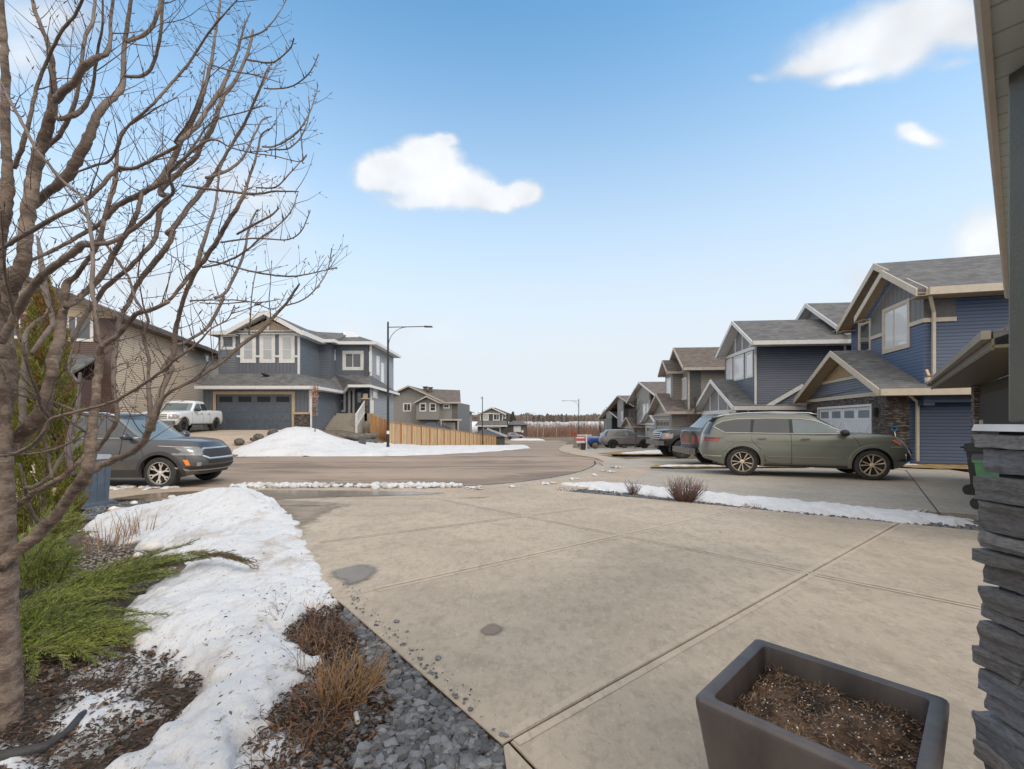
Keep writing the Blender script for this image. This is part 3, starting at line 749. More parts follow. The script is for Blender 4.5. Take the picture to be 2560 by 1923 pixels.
# ---------------------------------------------------------------- porch eave overhead
P0 = px(2435, 0, 1.3); zE = P0.z; P1v = px(2512, 745, 1138*(zE-1.6)/(HY-745))
ed = (P1v-P0); ed.z = 0; ed.normalize(); inn = Vector((ed.y, -ed.x, 0))     # towards the right, over the porch
if inn.x < 0: inn = -inn
eave = thing('porch_eave', (P0.x, P0.y, zE), 0, 'grey vented soffit and tan gutter of our own porch roof, overhead at top right', 'porch eave')
a = -ed*1.6; e_ = ed*((P1v-P0).length)
msof, t, p = newmat('soffit_panel'); b = NB(t); s_ = b.n('ShaderNodeSeparateXYZ'); b.l(b.obj(), s_.inputs[0])
q = b.math('ADD', b.math('MULTIPLY', s_.outputs[0], ed.x), b.math('MULTIPLY', s_.outputs[1], ed.y))
q2 = b.math('ADD', b.math('MULTIPLY', s_.outputs[0], inn.x), b.math('MULTIPLY', s_.outputs[1], inn.y))
gr = b.math('SUBTRACT', 1, b.ss(b.math('ABSOLUTE', b.math('SUBTRACT', b.math('FRACT', b.math('DIVIDE', q, .14)), .5)), .02, .06))
pf = b.ss(b.math('MULTIPLY', b.math('SINE', b.math('MULTIPLY', q2, 600)), b.math('SINE', b.math('MULTIPLY', q, 600))), .45, .7)
c = b.mix(b.math('MULTIPLY', gr, .6), (.36, .40, .39), (.10, .11, .10)); c = b.mix(b.math('MULTIPLY', pf, .35), c, (.1, .1, .09))
b.l(c, p.inputs['Base Color']); p.inputs['Roughness'].default_value = .5
s0 = MB(); s0.prism([a+inn*.03, e_+inn*.03, e_+inn*1.3, a+inn*1.3], (0, 0, .02)); s0.build('soffit', msof, eave)
g0 = MB(); mg = M('gutter_tan', (.36, .32, .27), .4, .05)
pr = [(.012, -.012), (.03, -.012), (.03, .05), (.0, .05), (-.004, .03), (.0, .0)]
vs = [a+inn*x_+Vector((0, 0, z_)) for x_, z_ in pr]+[e_+inn*x_+Vector((0, 0, z_)) for x_, z_ in pr]; n = len(pr)
g0.add(vs, [list(range(n)), list(range(n, 2*n))]+[(i, (i+1)%n, n+(i+1)%n, n+i) for i in range(n)]); g0.build('gutter', mg, eave)
rf = MB(); mroof = shingle('shingle_grey', (.085, .083, .085))
rf.prism([a+inn*.01+Vector((0,0,.055)), e_+inn*.01+Vector((0,0,.055)), e_+inn*1.4+Vector((0,0,.7)), a+inn*1.4+Vector((0,0,.7))], (0, 0, .03)); rf.build('roof', mroof, eave)

# ---------------------------------------------------------------- the big bare tree on the left
random.seed(11)
def bark():
    m, t, p = newmat('tree_bark'); b = NB(t); o = b.obj((1, 1, 1.8))
    c = b.mix(b.ss(b.noise(o, 9, 6, .7), .38, .62), (.105, .072, .055), (.27, .205, .16))
    c = b.mix(b.math('MULTIPLY', b.ss(b.noise(b.obj((1, 1, 3)), 28, 5, .7), .52, .72), .38), c, (.05, .03, .022))
    c = b.mix(b.math('MULTIPLY', b.ss(b.noise(o, 34, 3, .7), .6, .72), .5), c, (.42, .38, .33))
    b.l(c, p.inputs['Base Color']); p.inputs['Roughness'].default_value = .75
    b.l(b.bump(b.noise(b.obj((1, 1, 2)), 42, 6, .7), 1, .012), p.inputs['Normal']); return m
mbark = bark(); mtwig = M('twig_bark', (.090, .058, .046), .6, .25, 12, .3, 60)
mbr = M('branch_bark', (.150, .112, .088), .6, .3, 9, .5, 50)
def crop(k, x, y):
    ox, oy = {1:(0,0), 2:(400,0), 3:(0,450), 4:(400,450), 5:(0,900)}[k]; return ox+x/3.324, oy+y/3.324
# (crop, x, y, width) in pixels of the enlarged crops of the photo
PT = {
'trunk': (0, [(5,10,3150,330),(5,5,2700,300),(5,0,2200,275),(5,-5,1662,255),(5,-12,1250,240),(5,-25,900,230),(5,-30,600,215),(5,-35,300,210),(5,-40,0,200),(3,-40,1400,190),(3,-45,1100,150),(3,-30,800,120),(3,0,500,95),(3,30,300,105),(3,60,100,110),(1,62,1400,80),(1,45,1100,75),(1,45,700,70),(1,35,400,60),(1,15,100,45),(1,5,-120,36)]),
'L1': (0, [(5,-60,700,160),(5,20,420,150),(5,70,150,140),(3,60,1250,90),(3,75,1000,110),(3,110,820,150),(3,190,700,120),(3,205,500,110),(3,232,300,110),(3,262,100,108),(1,275,1480,105),(1,330,1250,98),(1,400,1050,90),(1,440,850,75),(1,440,650,50),(1,420,430,42),(1,350,240,36),(1,290,80,33),(1,255,-60,28)]),
'L1b': (-.15, [(1,460,830,70),(1,530,760,68),(1,620,680,60),(1,690,570,62),(1,780,490,50),(1,880,450,42),(1,915,350,32),(1,920,150,28),(1,945,-40,25)]),
'L2': (.1, [(3,200,250,80),(3,300,190,75),(1,410,1590,70),(1,540,1480,88),(1,660,1300,90),(1,730,1150,85),(1,800,980,70),(1,880,860,62),(1,970,790,52),(1,1020,700,48),(1,1032,400,40),(1,1060,200,35),(1,1095,-30,30)]),
'L3': (.1, [(1,345,1240,50),(1,420,1190,42),(1,510,1100,38),(1,600,920,38),(1,655,720,30),(1,680,500,30),(1,712,300,30),(1,770,180,30),(1,792,-30,24)]),
'L4': (-.1, [(1,470,990,42),(1,600,965,48),(1,700,890,40),(1,760,770,30),(1,790,600,26),(1,810,420,24),(1,850,230,20),(1,856,-30,16)]),
'L5': (0, [(1,1035,632,28),(1,1160,635,30),(1,1240,590,30),(1,1300,450,28),(1,1338,250,28),(1,1352,-30,26)]),
'L6': (.15, [(1,1045,345,32),(1,1180,300,34),(1,1270,210,34),(1,1312,100,30),(1,1345,-40,26)]),
'L7': (-.3, [(1,120,1400,35),(1,190,1200,42),(1,240,1020,34),(1,300,750,30),(1,370,560,28),(1,440,400,28),(1,520,250,28),(1,620,130,26),(1,700,-30,24)]),
'L8': (-.5, [(1,-20,640,20),(1,40,760,26),(1,100,870,28),(1,200,1050,30),(1,290,1220,28),(1,430,1400,25),(1,560,1540,25),(3,690,150,26),(3,730,300,30),(3,760,450,34),(3,772,700,35),(3,765,900,40),(3,790,1050,36),(3,812,1250,36),(3,850,1400,46)]),
'S0': (-.1, [(5,-20,1720,110),(5,70,1640,115),(5,250,1500,112),(5,380,1380,110),(5,500,1250,95),(5,600,1100,98),(5,680,1000,100),(5,735,900,100),(5,758,700,84),(5,772,500,78),(5,800,300,72),(5,818,100,64),(3,830,1500,62),(3,850,1390,56),(3,980,1290,42),(3,1130,1120,44),(3,1260,1080,36),(3,1400,1010,35),(4,0,1045,34),(4,100,980,28),(4,200,850,34),(4,300,740,44),(4,400,620,42),(4,480,500,42),(4,560,350,38),(4,660,200,34),(4,720,60,28),(2,722,1540,24),(2,800,1300,20),(2,832,1150,18),(2,862,1100,14),(2,930,1065,10)]),
'S2': (.05, [(5,740,930,80),(5,830,880,74),(5,950,830,66),(5,1080,770,62),(5,1190,690,60),(5,1250,560,60),(5,1285,430,50),(5,1350,250,48),(5,1425,60,50),(4,25,1580,55),(4,110,1450,50),(4,130,1250,45),(4,155,1130,38),(4,210,950,38),(4,300,740,42),(4,335,600,38),(4,400,400,30),(4,450,250,24),(4,480,60,20),(2,500,1400,18),(2,560,1260,20),(2,700,1020,20),(2,800,800,18),(2,862,650,15),(2,900,560,12),(2,935,535,8)]),
'S2b': (.2, [(5,1225,620,50),(5,1245,450,48),(5,1240,300,44),(5,1235,120,30),(3,1240,1500,30),(3,1215,1390,28),(3,1190,1290,28),(3,1230,1150,26),(3,1130,1000,22),(3,1080,830,22),(3,1030,750,22),(3,900,560,24),(3,800,400,24),(3,690,280,18),(3,560,100,14),(1,420,1400,12)]),
'S3': (.35, [(5,810,750,30),(5,900,620,40),(5,970,500,40),(5,960,350,38),(5,945,180,38),(3,950,1500,44),(3,975,1300,42),(3,1000,1150,40),(3,1080,1000,38),(3,1150,850,42),(3,1290,680,52),(3,1380,560,48),(3,1440,430,44),(4,60,450,44),(4,150,350,48),(4,260,200,44),(4,370,70,46),(2,380,1560,42),(2,480,1400,34),(2,560,1260,25),(2,680,1070,24),(2,760,900,22),(2,840,720,20),(2,882,640,15),(2,912,550,12)]),
'S4': (.2, [(5,1270,590,36),(5,1300,470,38),(5,1350,330,32),(5,1420,265,28),(5,1496,225,26),(4,290,1655,30),(4,450,1560,34),(4,640,1400,34),(4,840,1250,34),(4,960,1120,30),(4,1040,1040,25),(4,1120,920,22),(4,1160,862,16)]),
'S4b': (.1, [(4,1050,1045,14),(4,1180,1000,13),(4,1280,920,13),(4,1370,800,11),(4,1410,680,10),(4,1425,570,12)]),
'S5': (-.6, [(5,-60,800,30),(5,0,790,36),(5,120,780,36),(5,280,700,34),(5,380,580,34),(5,430,490,32),(5,600,440,30),(5,800,390,29),(5,980,330,30),(5,1130,240,29),(5,1250,160,28),(5,1380,70,26),(4,130,1490,24),(4,300,1370,20),(4,420,1240,14),(4,560,1160,10),(4,620,1040,8)]),
'S6': (-.55, [(5,430,490,30),(5,350,400,35),(5,315,280,32),(5,250,120,28),(5,220,20,30),(3,190,1400,34),(3,150,1250,32),(3,110,1080,30),(3,70,900,28),(3,40,750,24),(3,20,450,18),(3,10,250,14)]),
'S7': (.1, [(5,30,1290,95),(5,120,1230,75),(5,220,1150,56),(5,330,1080,52),(5,450,1010,50),(5,560,940,46),(5,650,850,40),(5,705,795,34)]),
'L9': (.1, [(5,60,760,130),(5,150,660,130),(5,240,570,120),(5,340,430,112),(5,400,250,92),(5,440,100,88),(3,435,1500,100),(3,480,1380,90),(3,512,1200,76),(3,540,1000,62),(3,550,870,66),(3,620,810,44),(3,700,700,40),(3,800,560,40),(3,852,400,38),(3,885,250,38),(3,945,60,40),(1,960,1440,34),(1,980,1200,28),(1,1030,1080,22),(1,1160,990,16),(1,1300,900,12),(1,1470,810,9)]),
'L9b': (.3, [(3,545,1060,52),(3,640,1000,54),(3,740,910,54),(3,850,780,58),(3,930,640,50),(3,1000,520,46),(3,1090,380,44),(3,1150,230,38),(3,1185,100,36),(1,1220,1590,36),(1,1330,1480,40),(1,1440,1330,44),(2,20,1480,44),(2,110,1330,52),(2,180,1150,46),(2,290,950,50),(2,350,800,42),(2,400,620,34),(2,438,450,27),(2,462,250,24),(2,490,110,24),(2,502,-30,16)]),
'L10': (.45, [(3,600,1330,34),(3,680,1170,40),(3,760,1060,40),(3,870,900,45),(3,1000,790,40),(3,1100,700,40),(3,1210,590,40),(3,1300,460,42),(4,0,250,48),(4,80,140,46),(2,0,1600,48),(2,150,1440,48),(2,280,1330,44),(2,350,1200,42),(2,430,1080,42),(2,490,900,42),(2,540,780,44),(2,620,680,30),(2,712,490,27),(2,750,370,26),(2,772,250,20)]),
'L11': (.3, [(2,150,1180,44),(2,290,1060,42),(2,400,900,40),(2,505,745,40),(2,590,560,28),(2,650,400,20),(2,700,220,15),(2,752,105,10)]),
'L12': (-.2, [(1,620,1440,16),(1,800,1370,22),(1,930,1320,24),(1,1040,1080,22),(1,1260,880,24),(2,0,800,24),(2,100,690,24),(2,230,540,22),(2,330,390,20),(2,400,280,18),(2,480,180,18),(2,560,90,12),(2,660,-20,9)]),
'L13': (-.4, [(3,10,1350,70),(3,90,1200,72),(3,180,1030,80),(3,280,880,75),(3,400,760,70),(3,560,640,66),(3,700,540,68),(3,800,535,45),(3,950,510,40),(3,1100,410,38),(3,1240,300,38),(3,1350,180,34),(3,1440,100,30),(2,80,1440,30),(2,230,1290,26),(2,420,1160,22),(2,600,1230,14),(2,760,1270,12),(2,960,1300,11),(2,1160,1345,9),(2,1215,1290,8)]),
'L14': (-.3, [(3,-40,590,30),(3,40,550,34),(3,150,480,44),(3,300,400,44),(3,500,290,40),(3,680,190,40),(3,800,90,36),(1,900,1480,36),(1,990,1400,40),(1,1110,1400,30),(1,1300,1310,30),(1,1480,1205,30),(2,130,1170,22),(2,240,1010,18),(2,330,800,14),(2,380,520,12)]),
'L15': (.25, [(3,50,750,24),(3,250,670,30),(3,450,580,30),(3,650,470,34),(3,830,370,40),(3,980,210,44),(3,1150,130,48),(3,1300,50,36),(1,1400,1490,34),(2,60,1450,30),(2,180,1350,26),(2,300,1180,20),(2,440,1010,15),(2,700,930,11),(2,840,885,9),(2,900,880,6)]),
'stem': (.5, [(5,620,960,44),(5,575,800,58),(5,590,600,48),(5,630,450,38),(5,655,300,30),(5,668,110,26)]),
'stemb': (.5, [(5,655,190,26),(5,590,110,22),(3,570,1540,18),(3,610,1380,14),(3,660,1250,10)]),
'low1': (.3, [(5,190,1060,36),(5,290,1050,36),(5,420,960,30),(5,480,860,32),(5,540,760,28),(5,560,640,20)]),
'low2': (.25, [(5,160,860,20),(5,212,1050,30),(5,222,1150,34),(5,270,1280,32),(5,355,1385,48)]),
'low3': (.1, [(5,430,985,28),(5,415,880,24),(5,390,740,22),(5,360,620,18),(5,350,520,12)]),
'back1': (.6, [(5,185,600,50),(5,190,300,58),(5,200,100,50),(3,210,1400,42),(3,225,1250,34),(3,400,1090,26),(3,350,900,24),(3,330,700,22),(3,310,480,18)]),
'back2': (.5, [(3,260,1440,36),(3,380,1280,44),(3,440,1180,44),(3,400,1000,40),(3,370,820,36),(3,340,620,30),(3,310,470,22)]),
'arc1': (.1, [(5,-60,-60,20),(5,90,20,24),(5,330,290,26),(5,600,410,24),(5,740,475,26)]),
'arc2': (.2, [(5,90,180,14),(5,330,310,20),(5,540,480,22),(5,640,550,22),(5,720,605,20)]),
'arc3': (-.2, [(5,120,785,16),(5,260,780,20),(5,420,750,20),(5,560,700,20),(5,700,630,12)]),
'r1': (.1, [(2,860,735,14),(2,980,738,13),(2,1110,710,13),(2,1220,630,12),(2,1280,540,10),(2,1318,450,12)]),
'r2': (.2, [(2,850,1218,16),(2,950,1215,16),(2,1080,1150,16),(2,1180,1050,14),(2,1250,920,12),(2,1290,800,10),(2,1312,712,12)]),
'r3': (.3, [(2,905,1240,14),(2,1050,1240,14),(2,1150,1170,13),(2,1210,1060,11),(2,1240,930,9),(2,1235,805,9)]),
'r4': (0, [(2,715,490,22),(2,800,510,16),(2,930,520,16),(2,1020,465,14),(2,1090,390,12),(2,1112,318,12)]),
'r5': (.2, [(2,660,330,14),(2,760,300,16),(2,850,265,14),(2,930,190,12),(2,1000,90,10),(2,1050,0,8)]),
'r6': (-.1, [(4,400,670,14),(4,560,705,18),(4,780,765,18),(4,1000,798,18),(4,1160,795,14),(4,1330,760,10),(4,1470,728,9)]),
'r7': (-.1, [(4,180,45,18),(4,400,75,22),(4,650,105,22),(4,800,115,22),(4,960,95,18),(4,1150,98,12)]),
'r8': (.2, [(4,350,730,16),(4,520,690,20),(4,700,600,18),(4,840,480,16),(4,980,380,14),(4,1090,260,12),(4,1140,120,9)]),
'r9': (.1, [(4,500,520,16),(4,720,490,16),(4,900,490,14),(4,1060,495,12),(4,1170,430,12),(4,1250,250,9)]),
'r10': (0, [(4,640,450,20),(4,760,380,22),(4,900,310,20),(4,990,235,14)]),
'r11': (.1, [(4,250,1005,14),(4,450,998,14),(4,640,1000,12),(4,820,1020,12),(4,1000,990,8)]),
'r12': (.1, [(4,330,1020,10),(4,520,1030,12),(4,760,1015,12),(4,900,1068,9),(4,980,1055,8),(4,1060,915,7)]),
'r13': (.2, [(4,460,980,30),(4,540,940,28),(4,640,750,26),(4,700,600,24),(4,740,400,20),(4,800,260,14),(4,830,255,8)]),
'r14': (.2, [(4,150,1370,30),(4,260,1320,26),(4,390,1230,30),(4,470,1100,30),(4,530,970,28)]),
'r15': (0, [(4,740,1290,12),(4,755,1080,12),(4,770,900,10),(4,805,715,9)]),
'r16': (.3, [(2,380,1480,30),(2,560,1420,26),(2,690,1310,22),(2,770,1150,18),(2,850,1000,14),(2,930,970,8)]),
'r17': (0, [(2,800,1560,14),(2,960,1555,14),(2,1080,1440,12),(2,1170,1340,9),(2,1220,1285,8)]),
'r18': (.1, [(2,430,540,14),(2,600,590,14),(2,800,625,12),(2,900,655,9),(2,1010,692,7)]),
}
def catmull(p, n=5):
    out = []
    for i in range(len(p)-1):
        a, b, c, d = p[max(i-1,0)], p[i], p[i+1], p[min(i+2, len(p)-1)]
        for j in range(n):
            t = j/n; out.append([.5*(2*b[k]+(c[k]-a[k])*t+(2*a[k]-5*b[k]+4*c[k]-d[k])*t*t+(3*b[k]-a[k]-3*c[k]+d[k])*t**3) for k in range(4)])
    out.append(list(p[-1])); return out
TB = Vector((-2.76, 2.43, 0)); tree = thing('bare_tree', TB, 0, 'large bare multi-stemmed tree with dense twigs, filling the left edge of the photo', 'tree')
trunk = MB(); limb = MB(); twig = MB(); tw_src = []
for nm, (dz, pts) in PT.items():
    raw = []
    for i, (k, x, y, w) in enumerate(pts):
        X, Y = crop(k, x, y); raw.append((X, Y, w/3.324*.86, 0))
    # real distance drifts gently along each limb, so the crown has depth
    m_ = len(raw); d0 = 2.43+(dz*.5 if nm not in ('trunk',) else 0); dd = dz*1.5 if nm != 'trunk' else 0; seed = len(nm)*3.3+dz*7
    raw = [(X, Y, w, d0+dd*(i/m_)+.07*math.sin(i*.7+seed)*(nm != 'trunk')) for i, (X, Y, w, _) in enumerate(raw)]
    c = catmull(raw, 5)
    P = []; Rr = []
    for i, (X, Y, w, d) in enumerate(c):
        q = px(X, Y, d)-TB; r = max(.0016, w*d/F/2); P.append(q+Vector((nz(X*.02, Y*.02, 3), 0, nz(X*.02, Y*.02, 3, 5)))*min(.012, r*.6)); Rr.append(r*(1+.10*nz(X*.01, Y*.01, 9, 3)))
    if nm == 'trunk': P = [Vector((P[0].x, P[0].y, -.1))]+P; Rr = [Rr[0]*1.25]+Rr
    (trunk if nm in ('trunk','L1','S0','L9','S7') else limb).tube(P, Rr, 12 if max(Rr) > .03 else 7)
    if nm[0] in 'LSrsba': tw_src.append((P, Rr, nm))
def grow(p, d, L_, r, lvl):
    n = max(4, int(L_/.05)); pts = [p.copy()]; rad = [r]
    cur = p.copy(); dr = d.copy(); up = Vector((random.uniform(.0, .35), random.uniform(-.15, .15), 1)).normalized(); kids = []
    for i in range(n):
        dr = (dr+up*.085*random.uniform(.4, 1.6)+Vector((random.gauss(0, .07), random.gauss(0, .07), random.gauss(0, .07)))).normalized()
        cur = cur+dr*(L_/n); pts.append(cur.copy()); rad.append(r*(1-.6*(i+1)/n))
        if lvl < 2 and i > 0 and random.random() < (.36 if lvl == 0 else .26): kids.append((cur.copy(), dr.copy(), rad[-1]))
    twig.tube(pts, rad, 4, False)
    # pointed bud at the tip
    if lvl <= 2 and random.random() < .7:
        e = pts[-1]; rb = max(.0022, rad[-1]*1.9); twig.tube([e, e+dr*.006, e+dr*.013, e+dr*.022], [rad[-1], rb, rb*.8, .0003], 5, False)
    for (q, d_, r_) in kids:
        a = d_.orthogonal(); a.rotate(Matrix.Rotation(random.random()*6.28, 3, d_)); nd = (d_*.75+a*random.uniform(.5, .9)).normalized()
        grow(q, nd, L_*random.uniform(.3, .6), max(.0011, r_*.7), lvl+1)
for P, Rr, nm in tw_src:
    step = 0
    for i in range(2, len(P)-1):
        r = Rr[i]; seg = (P[i]-P[i-1]).length; step += seg
        if r > .016: lim = .16
        elif r > .007: lim = .09
        else: lim = .068
        if step > lim*random.uniform(.6, 1.5):
            step = 0; t_ = (P[i+1]-P[i]).normalized(); a = t_.orthogonal(); a.rotate(Matrix.Rotation(random.random()*6.28, 3, t_))
            if a.z < -.2: a.z *= -.5
            nd = (t_*random.uniform(.4, .9)+a*.9).normalized()
            if r > .007: grow(P[i], nd, random.uniform(.12, .42), random.uniform(.0018, .0034), 0)
            else: grow(P[i], nd, random.uniform(.05, .22), random.uniform(.0014, .0022), 1)
            # short spur
        if random.random() < .45 and r < .02:
            a = (P[i+1]-P[i]).orthogonal().normalized(); a.rotate(Matrix.Rotation(random.random()*6.28, 3, (P[i+1]-P[i]).normalized()))
            twig.tube([P[i], P[i]+a*(r+.006), P[i]+a*(r+.012)+Vector((0, 0, .006)), P[i]+a*(r+.016)+Vector((0, 0, .014))], [.002, .0024, .002, .0004], 4, False)
to = trunk.build('trunk', mbark, tree, smooth='all')
limb.build('limb', mbr, tree, smooth='all')
twig.build('crown', mtwig, tree, smooth='all')
# ================================================================ PLANTING AND GRAVEL
random.seed(77)
mgrav = M('slate_gravel', (.125, .128, .135), .6, .2, 12, .6, 60, island=.55)
mtan = M('tan_pebble', (.26, .22, .18), .6, .2, 12, .4, 50, island=.35)
MU2b = gp([(900,1560),(960,1650),(1010,1760),(940,1960),(760,1960),(860,1850),(900,1700)])
def stones(name, poly, count, r0, r1, mat, zoff=.0, lim=None):
    mb = MB(); xs = [p[0] for p in poly]; ys = [p[1] for p in poly]; k = 0
    while k < count:
        x, y = random.uniform(min(xs), max(xs)), random.uniform(min(ys), max(ys))
        if not inside(poly, x, y): continue
        k += 1; r = random.uniform(r0, r1)
        blob(mb, (x, y, H(x, y)-.02+zoff+random.uniform(0, r*.9)), r, 1, random.uniform(.35, .8), .36)
    o = mb.build(name, mat); o['kind'] = 'stuff'; return o
GR = gp([(872,1520),(960,1580),(1040,1680),(1150,1782),(1268,1888),(1290,1960),(1080,1960),(900,1960),(880,1900),(960,1820),(1000,1760),(930,1680),(900,1600),(850,1545)])
region('gravel_bed', GR, -.045, msoil, .15, lambda x, y: .02*nz(x, y, 6))
stones('gravel', GR, 1500, .016, .036, mgrav, .006); stones('gravel', GR, 1300, .009, .018, mgrav)
GRE = gp([(868,1518),(1268,1886),(1280,1874),(1150,1752),(1045,1655),(960,1570),(885,1500)])
stones('gravel', GRE, 60, .005, .015, mgrav, .062)
stones('gravel', MU2b, 260, .012, .028, mgrav, .0)
stones('gravel_pebbles', GR, 130, .010, .019, mtan, .012)
GR1 = gp([(700,1470),(830,1500),(900,1560),(950,1660),(1010,1760),(900,1960),(640,1960),(640,1800),(720,1700),(660,1580)])
stones('gravel', GR1, 620, .008, .018, mgrav, -.01)
GR2 = gp([(1374,1229),(1682,1259),(2000,1291),(2473,1338),(2470,1316),(2430,1308),(2300,1316),(2080,1293),(1900,1275),(1700,1252),(1560,1235),(1400,1222)])
region('gravel_bed', GR2, .002, msoil, .3)
stones('gravel', GR2, 2600, .012, .026, mgrav, .035)
GR3 = gp([(190,1300),(230,1262),(330,1252),(440,1248),(520,1256),(360,1275),(240,1300)])
stones('gravel', GR3, 1500, .014, .03, mgrav, .0)
GR4 = gp([(215,1335),(330,1352),(420,1392),(440,1420),(380,1460),(200,1500),(180,1400)])
stones('gravel', GR4, 900, .010, .02, M('grey_chips', (.25, .22, .19), .8, .2, 9, .3, 40, island=.4), -.01)

# fallen leaves, bark chips and mulch
def litter(name, poly, count, l0, l1, mat, zo=0):
    mb = MB(); xs = [p[0] for p in poly]; ys = [p[1] for p in poly]; k = 0
    while k < count:
        x, y = random.uniform(min(xs), max(xs)), random.uniform(min(ys), max(ys))
        if not inside(poly, x, y): continue
        k += 1; l = random.uniform(l0, l1); a = random.random()*6.28; w = l*random.uniform(.12, .55)
        d = Vector((math.cos(a), math.sin(a), random.uniform(-.35, .45)))*l; s = Vector((-math.sin(a), math.cos(a), random.uniform(-.5, .5)))*w
        c0 = Vector((x, y, H(x, y)-.025+zo+random.uniform(0, .03))); c1 = c0+d*.5+Vector((0, 0, l*random.uniform(-.1, .3)))
        mb.add([c0, c1-s*.5, c0+d, c1+s*.5, c0+Vector((0,0,-.003)), c0+d+Vector((0,0,-.003))], [(0,1,2), (0,2,3), (4,5,1), (4,3,5)])
    o = mb.build(name, mat); o['kind'] = 'stuff'; return o
mleaf = M('dead_leaf', (.135, .078, .050), .85, .3, 20, .3, 60, island=.55)
mmulch = M('bark_mulch', (.095, .070, .055), .9, .3, 20, .5, 60, island=.5)
MU = gp([(60,1640),(300,1560),(430,1600),(520,1690),(440,1800),(340,1960),(-200,1960),(-200,1700)])
litter('mulch', MU, 5200, .012, .045, mmulch)
litter('leaf_litter', MU, 800, .015, .05, mleaf, .01)
MU2 = gp([(820,1490),(880,1530),(960,1650),(1010,1760),(940,1960),(600,1960),(640,1800),(720,1700),(700,1600),(760,1530)])
litter('mulch', MU2, 4200, .010, .04, mmulch)
litter('leaf_litter', MU2, 1500, .015, .05, mleaf, .012)
litter('leaf_litter', gp([(640,1500),(860,1500),(700,1960),(560,1960),(500,1600)]), 130, .012, .035, mleaf, .14)
litter('leaf_litter', gp([(850,1490),(930,1560),(1090,1720),(1230,1850),(1250,1820),(1060,1640),(880,1470)]), 140, .008, .022, mleaf, .05)
litter('driveway_crumbs', [tuple(p) for p in drive], 260, .004, .014, mmulch, .068)
# a few stones that rolled on to the slab
for (x, y, r) in [(992,1571,.022), (1018,1596,.012), (1095,1665,.02)]:
    g = G(x, y); bb = MB(); blob(bb, (0, 0, r*.45), r, 2, .55, .2); o = bb.build('loose_stone', mgrav, smooth=60); o.location = (g.x, g.y, .04)
    tag(o, {992:'dark loose stone lying alone furthest up the driveway edge',1018:'tiny loose stone on the slab just below the furthest one',1095:'pointed loose stone on the slab edge nearest the gravel corner'}[x], 'stone', 'stones rolled onto the driveway')

# dead perennials
mdry = M('dry_stem', (.30, .185, .095), .8, .35, 15, island=.35); mdry2 = M('dry_stem_dark', (.17, .095, .058), .8, .3, 15, island=.35)
def clump(name, x, y, n, h0, h1, lean, mat, label, cat, group=None, r=.0016, spread=.08, curl=.5, branch=0, loc=None, zo=0, dirb=None):
    g = loc if loc else G(x, y); root = MB()
    for i in range(n):
        a = random.random()*6.28; rr_ = random.random()**.5*spread; q = Vector((math.cos(a)*rr_, math.sin(a)*rr_, -.02)); h = random.uniform(h0, h1)
        d = Vector((math.cos(a)*lean*random.random(), math.sin(a)*lean*random.random(), 1)).normalized()
        if dirb: d = (d+Vector(dirb)*random.random()).normalized()
        pts = [q.copy()]; k = 6; cur = q.copy(); bend = Vector((random.gauss(0, 1), random.gauss(0, 1), -.6))*curl*.12
        for j in range(k):
            d = (d+bend+Vector((random.gauss(0, .05), random.gauss(0, .05), 0))).normalized(); cur = cur+d*h/k; cur.z = max(cur.z, .005); pts.append(cur.copy())
            if branch and random.random() < branch and j > 1:
                e = d.orthogonal(); e.rotate(Matrix.Rotation(random.random()*6.28, 3, d)); e = (d+e*.7).normalized()
                root.tube([cur, cur+e*h*.12, cur+(e+Vector((0,0,.4))).normalized()*h*.25], [r*.8, r*.6, r*.4], 3, False)
        root.tube(pts, [r*(1-.5*j/k)*random.uniform(.8, 1.3) for j in range(k+1)], 4, False)
    o = root.build(name, mat); o.location = (g.x, g.y, H(g.x, g.y)+zo)
    tag(o, label, cat, group); return o
GP = 'dead perennials in the front bed'
clump('dead_perennial', 815, 1600, 150, .06, .16, 1.1, mdry2, 'low reddish brown dead clump where the snow meets the gravel, farther of the two', 'dead plant', GP, spread=.20, curl=.9, branch=.3, r=.0018)
clump('dead_perennial', 860, 1730, 260, .10, .26, .9, mdry, 'large straw coloured dead grass clump beside the gravel, nearest the camera', 'dead plant', GP, spread=.17, curl=.7, branch=.2, r=.0017, dirb=(.5, .3, .3))
clump('dead_perennial', 800, 1790, 110, .05, .17, 1.5, mdry2, 'flattened dark brown stems at the foot of the straw coloured clump', 'dead plant', GP, spread=.20, curl=1.2, branch=.3, r=.0022)
clump('dead_perennial', 700, 1880, 60, .04, .12, 1.3, mdry2, 'small crushed brown dead plant in the snow at the bottom edge', 'dead plant', GP, spread=.14, curl=1.2, branch=.4, r=.0022)
clump('dry_twig_plant', 780, 1470+100, 7, .16, .26, .5, mdry2, 'thin upright twigs rising behind the farther brown clump', 'twig', 'bare twigs poking out of the snow', spread=.05, curl=.3, branch=.7, r=.0016)
clump('dry_twig_plant', 695, 1562, 5, .14, .2, .7, mdry2, 'lone leaning branched twig standing in the snow left of the brown clumps', 'twig', 'bare twigs poking out of the snow', spread=.03, curl=.5, branch=.8, r=.0018, dirb=(-.7, .3, 0), zo=.06)
clump('dry_twig_plant', 750, 1690, 6, .18, .3, .6, mdry2, 'spidery branched twig in front of the straw coloured clump', 'twig', 'bare twigs poking out of the snow', spread=.04, curl=.5, branch=.9, r=.0016, dirb=(-.4, .2, 0))
clump('cut_perennial_stems', 270, 1378, 34, .22, .36, .35, M('cut_stem', (.27, .17, .11), .8, .3, 12, island=.3), 'row of cut brown perennial stubs standing in snow, left group', 'stubs', 'cut back perennial stubs', spread=.26, curl=.1, r=.0055, zo=.05)
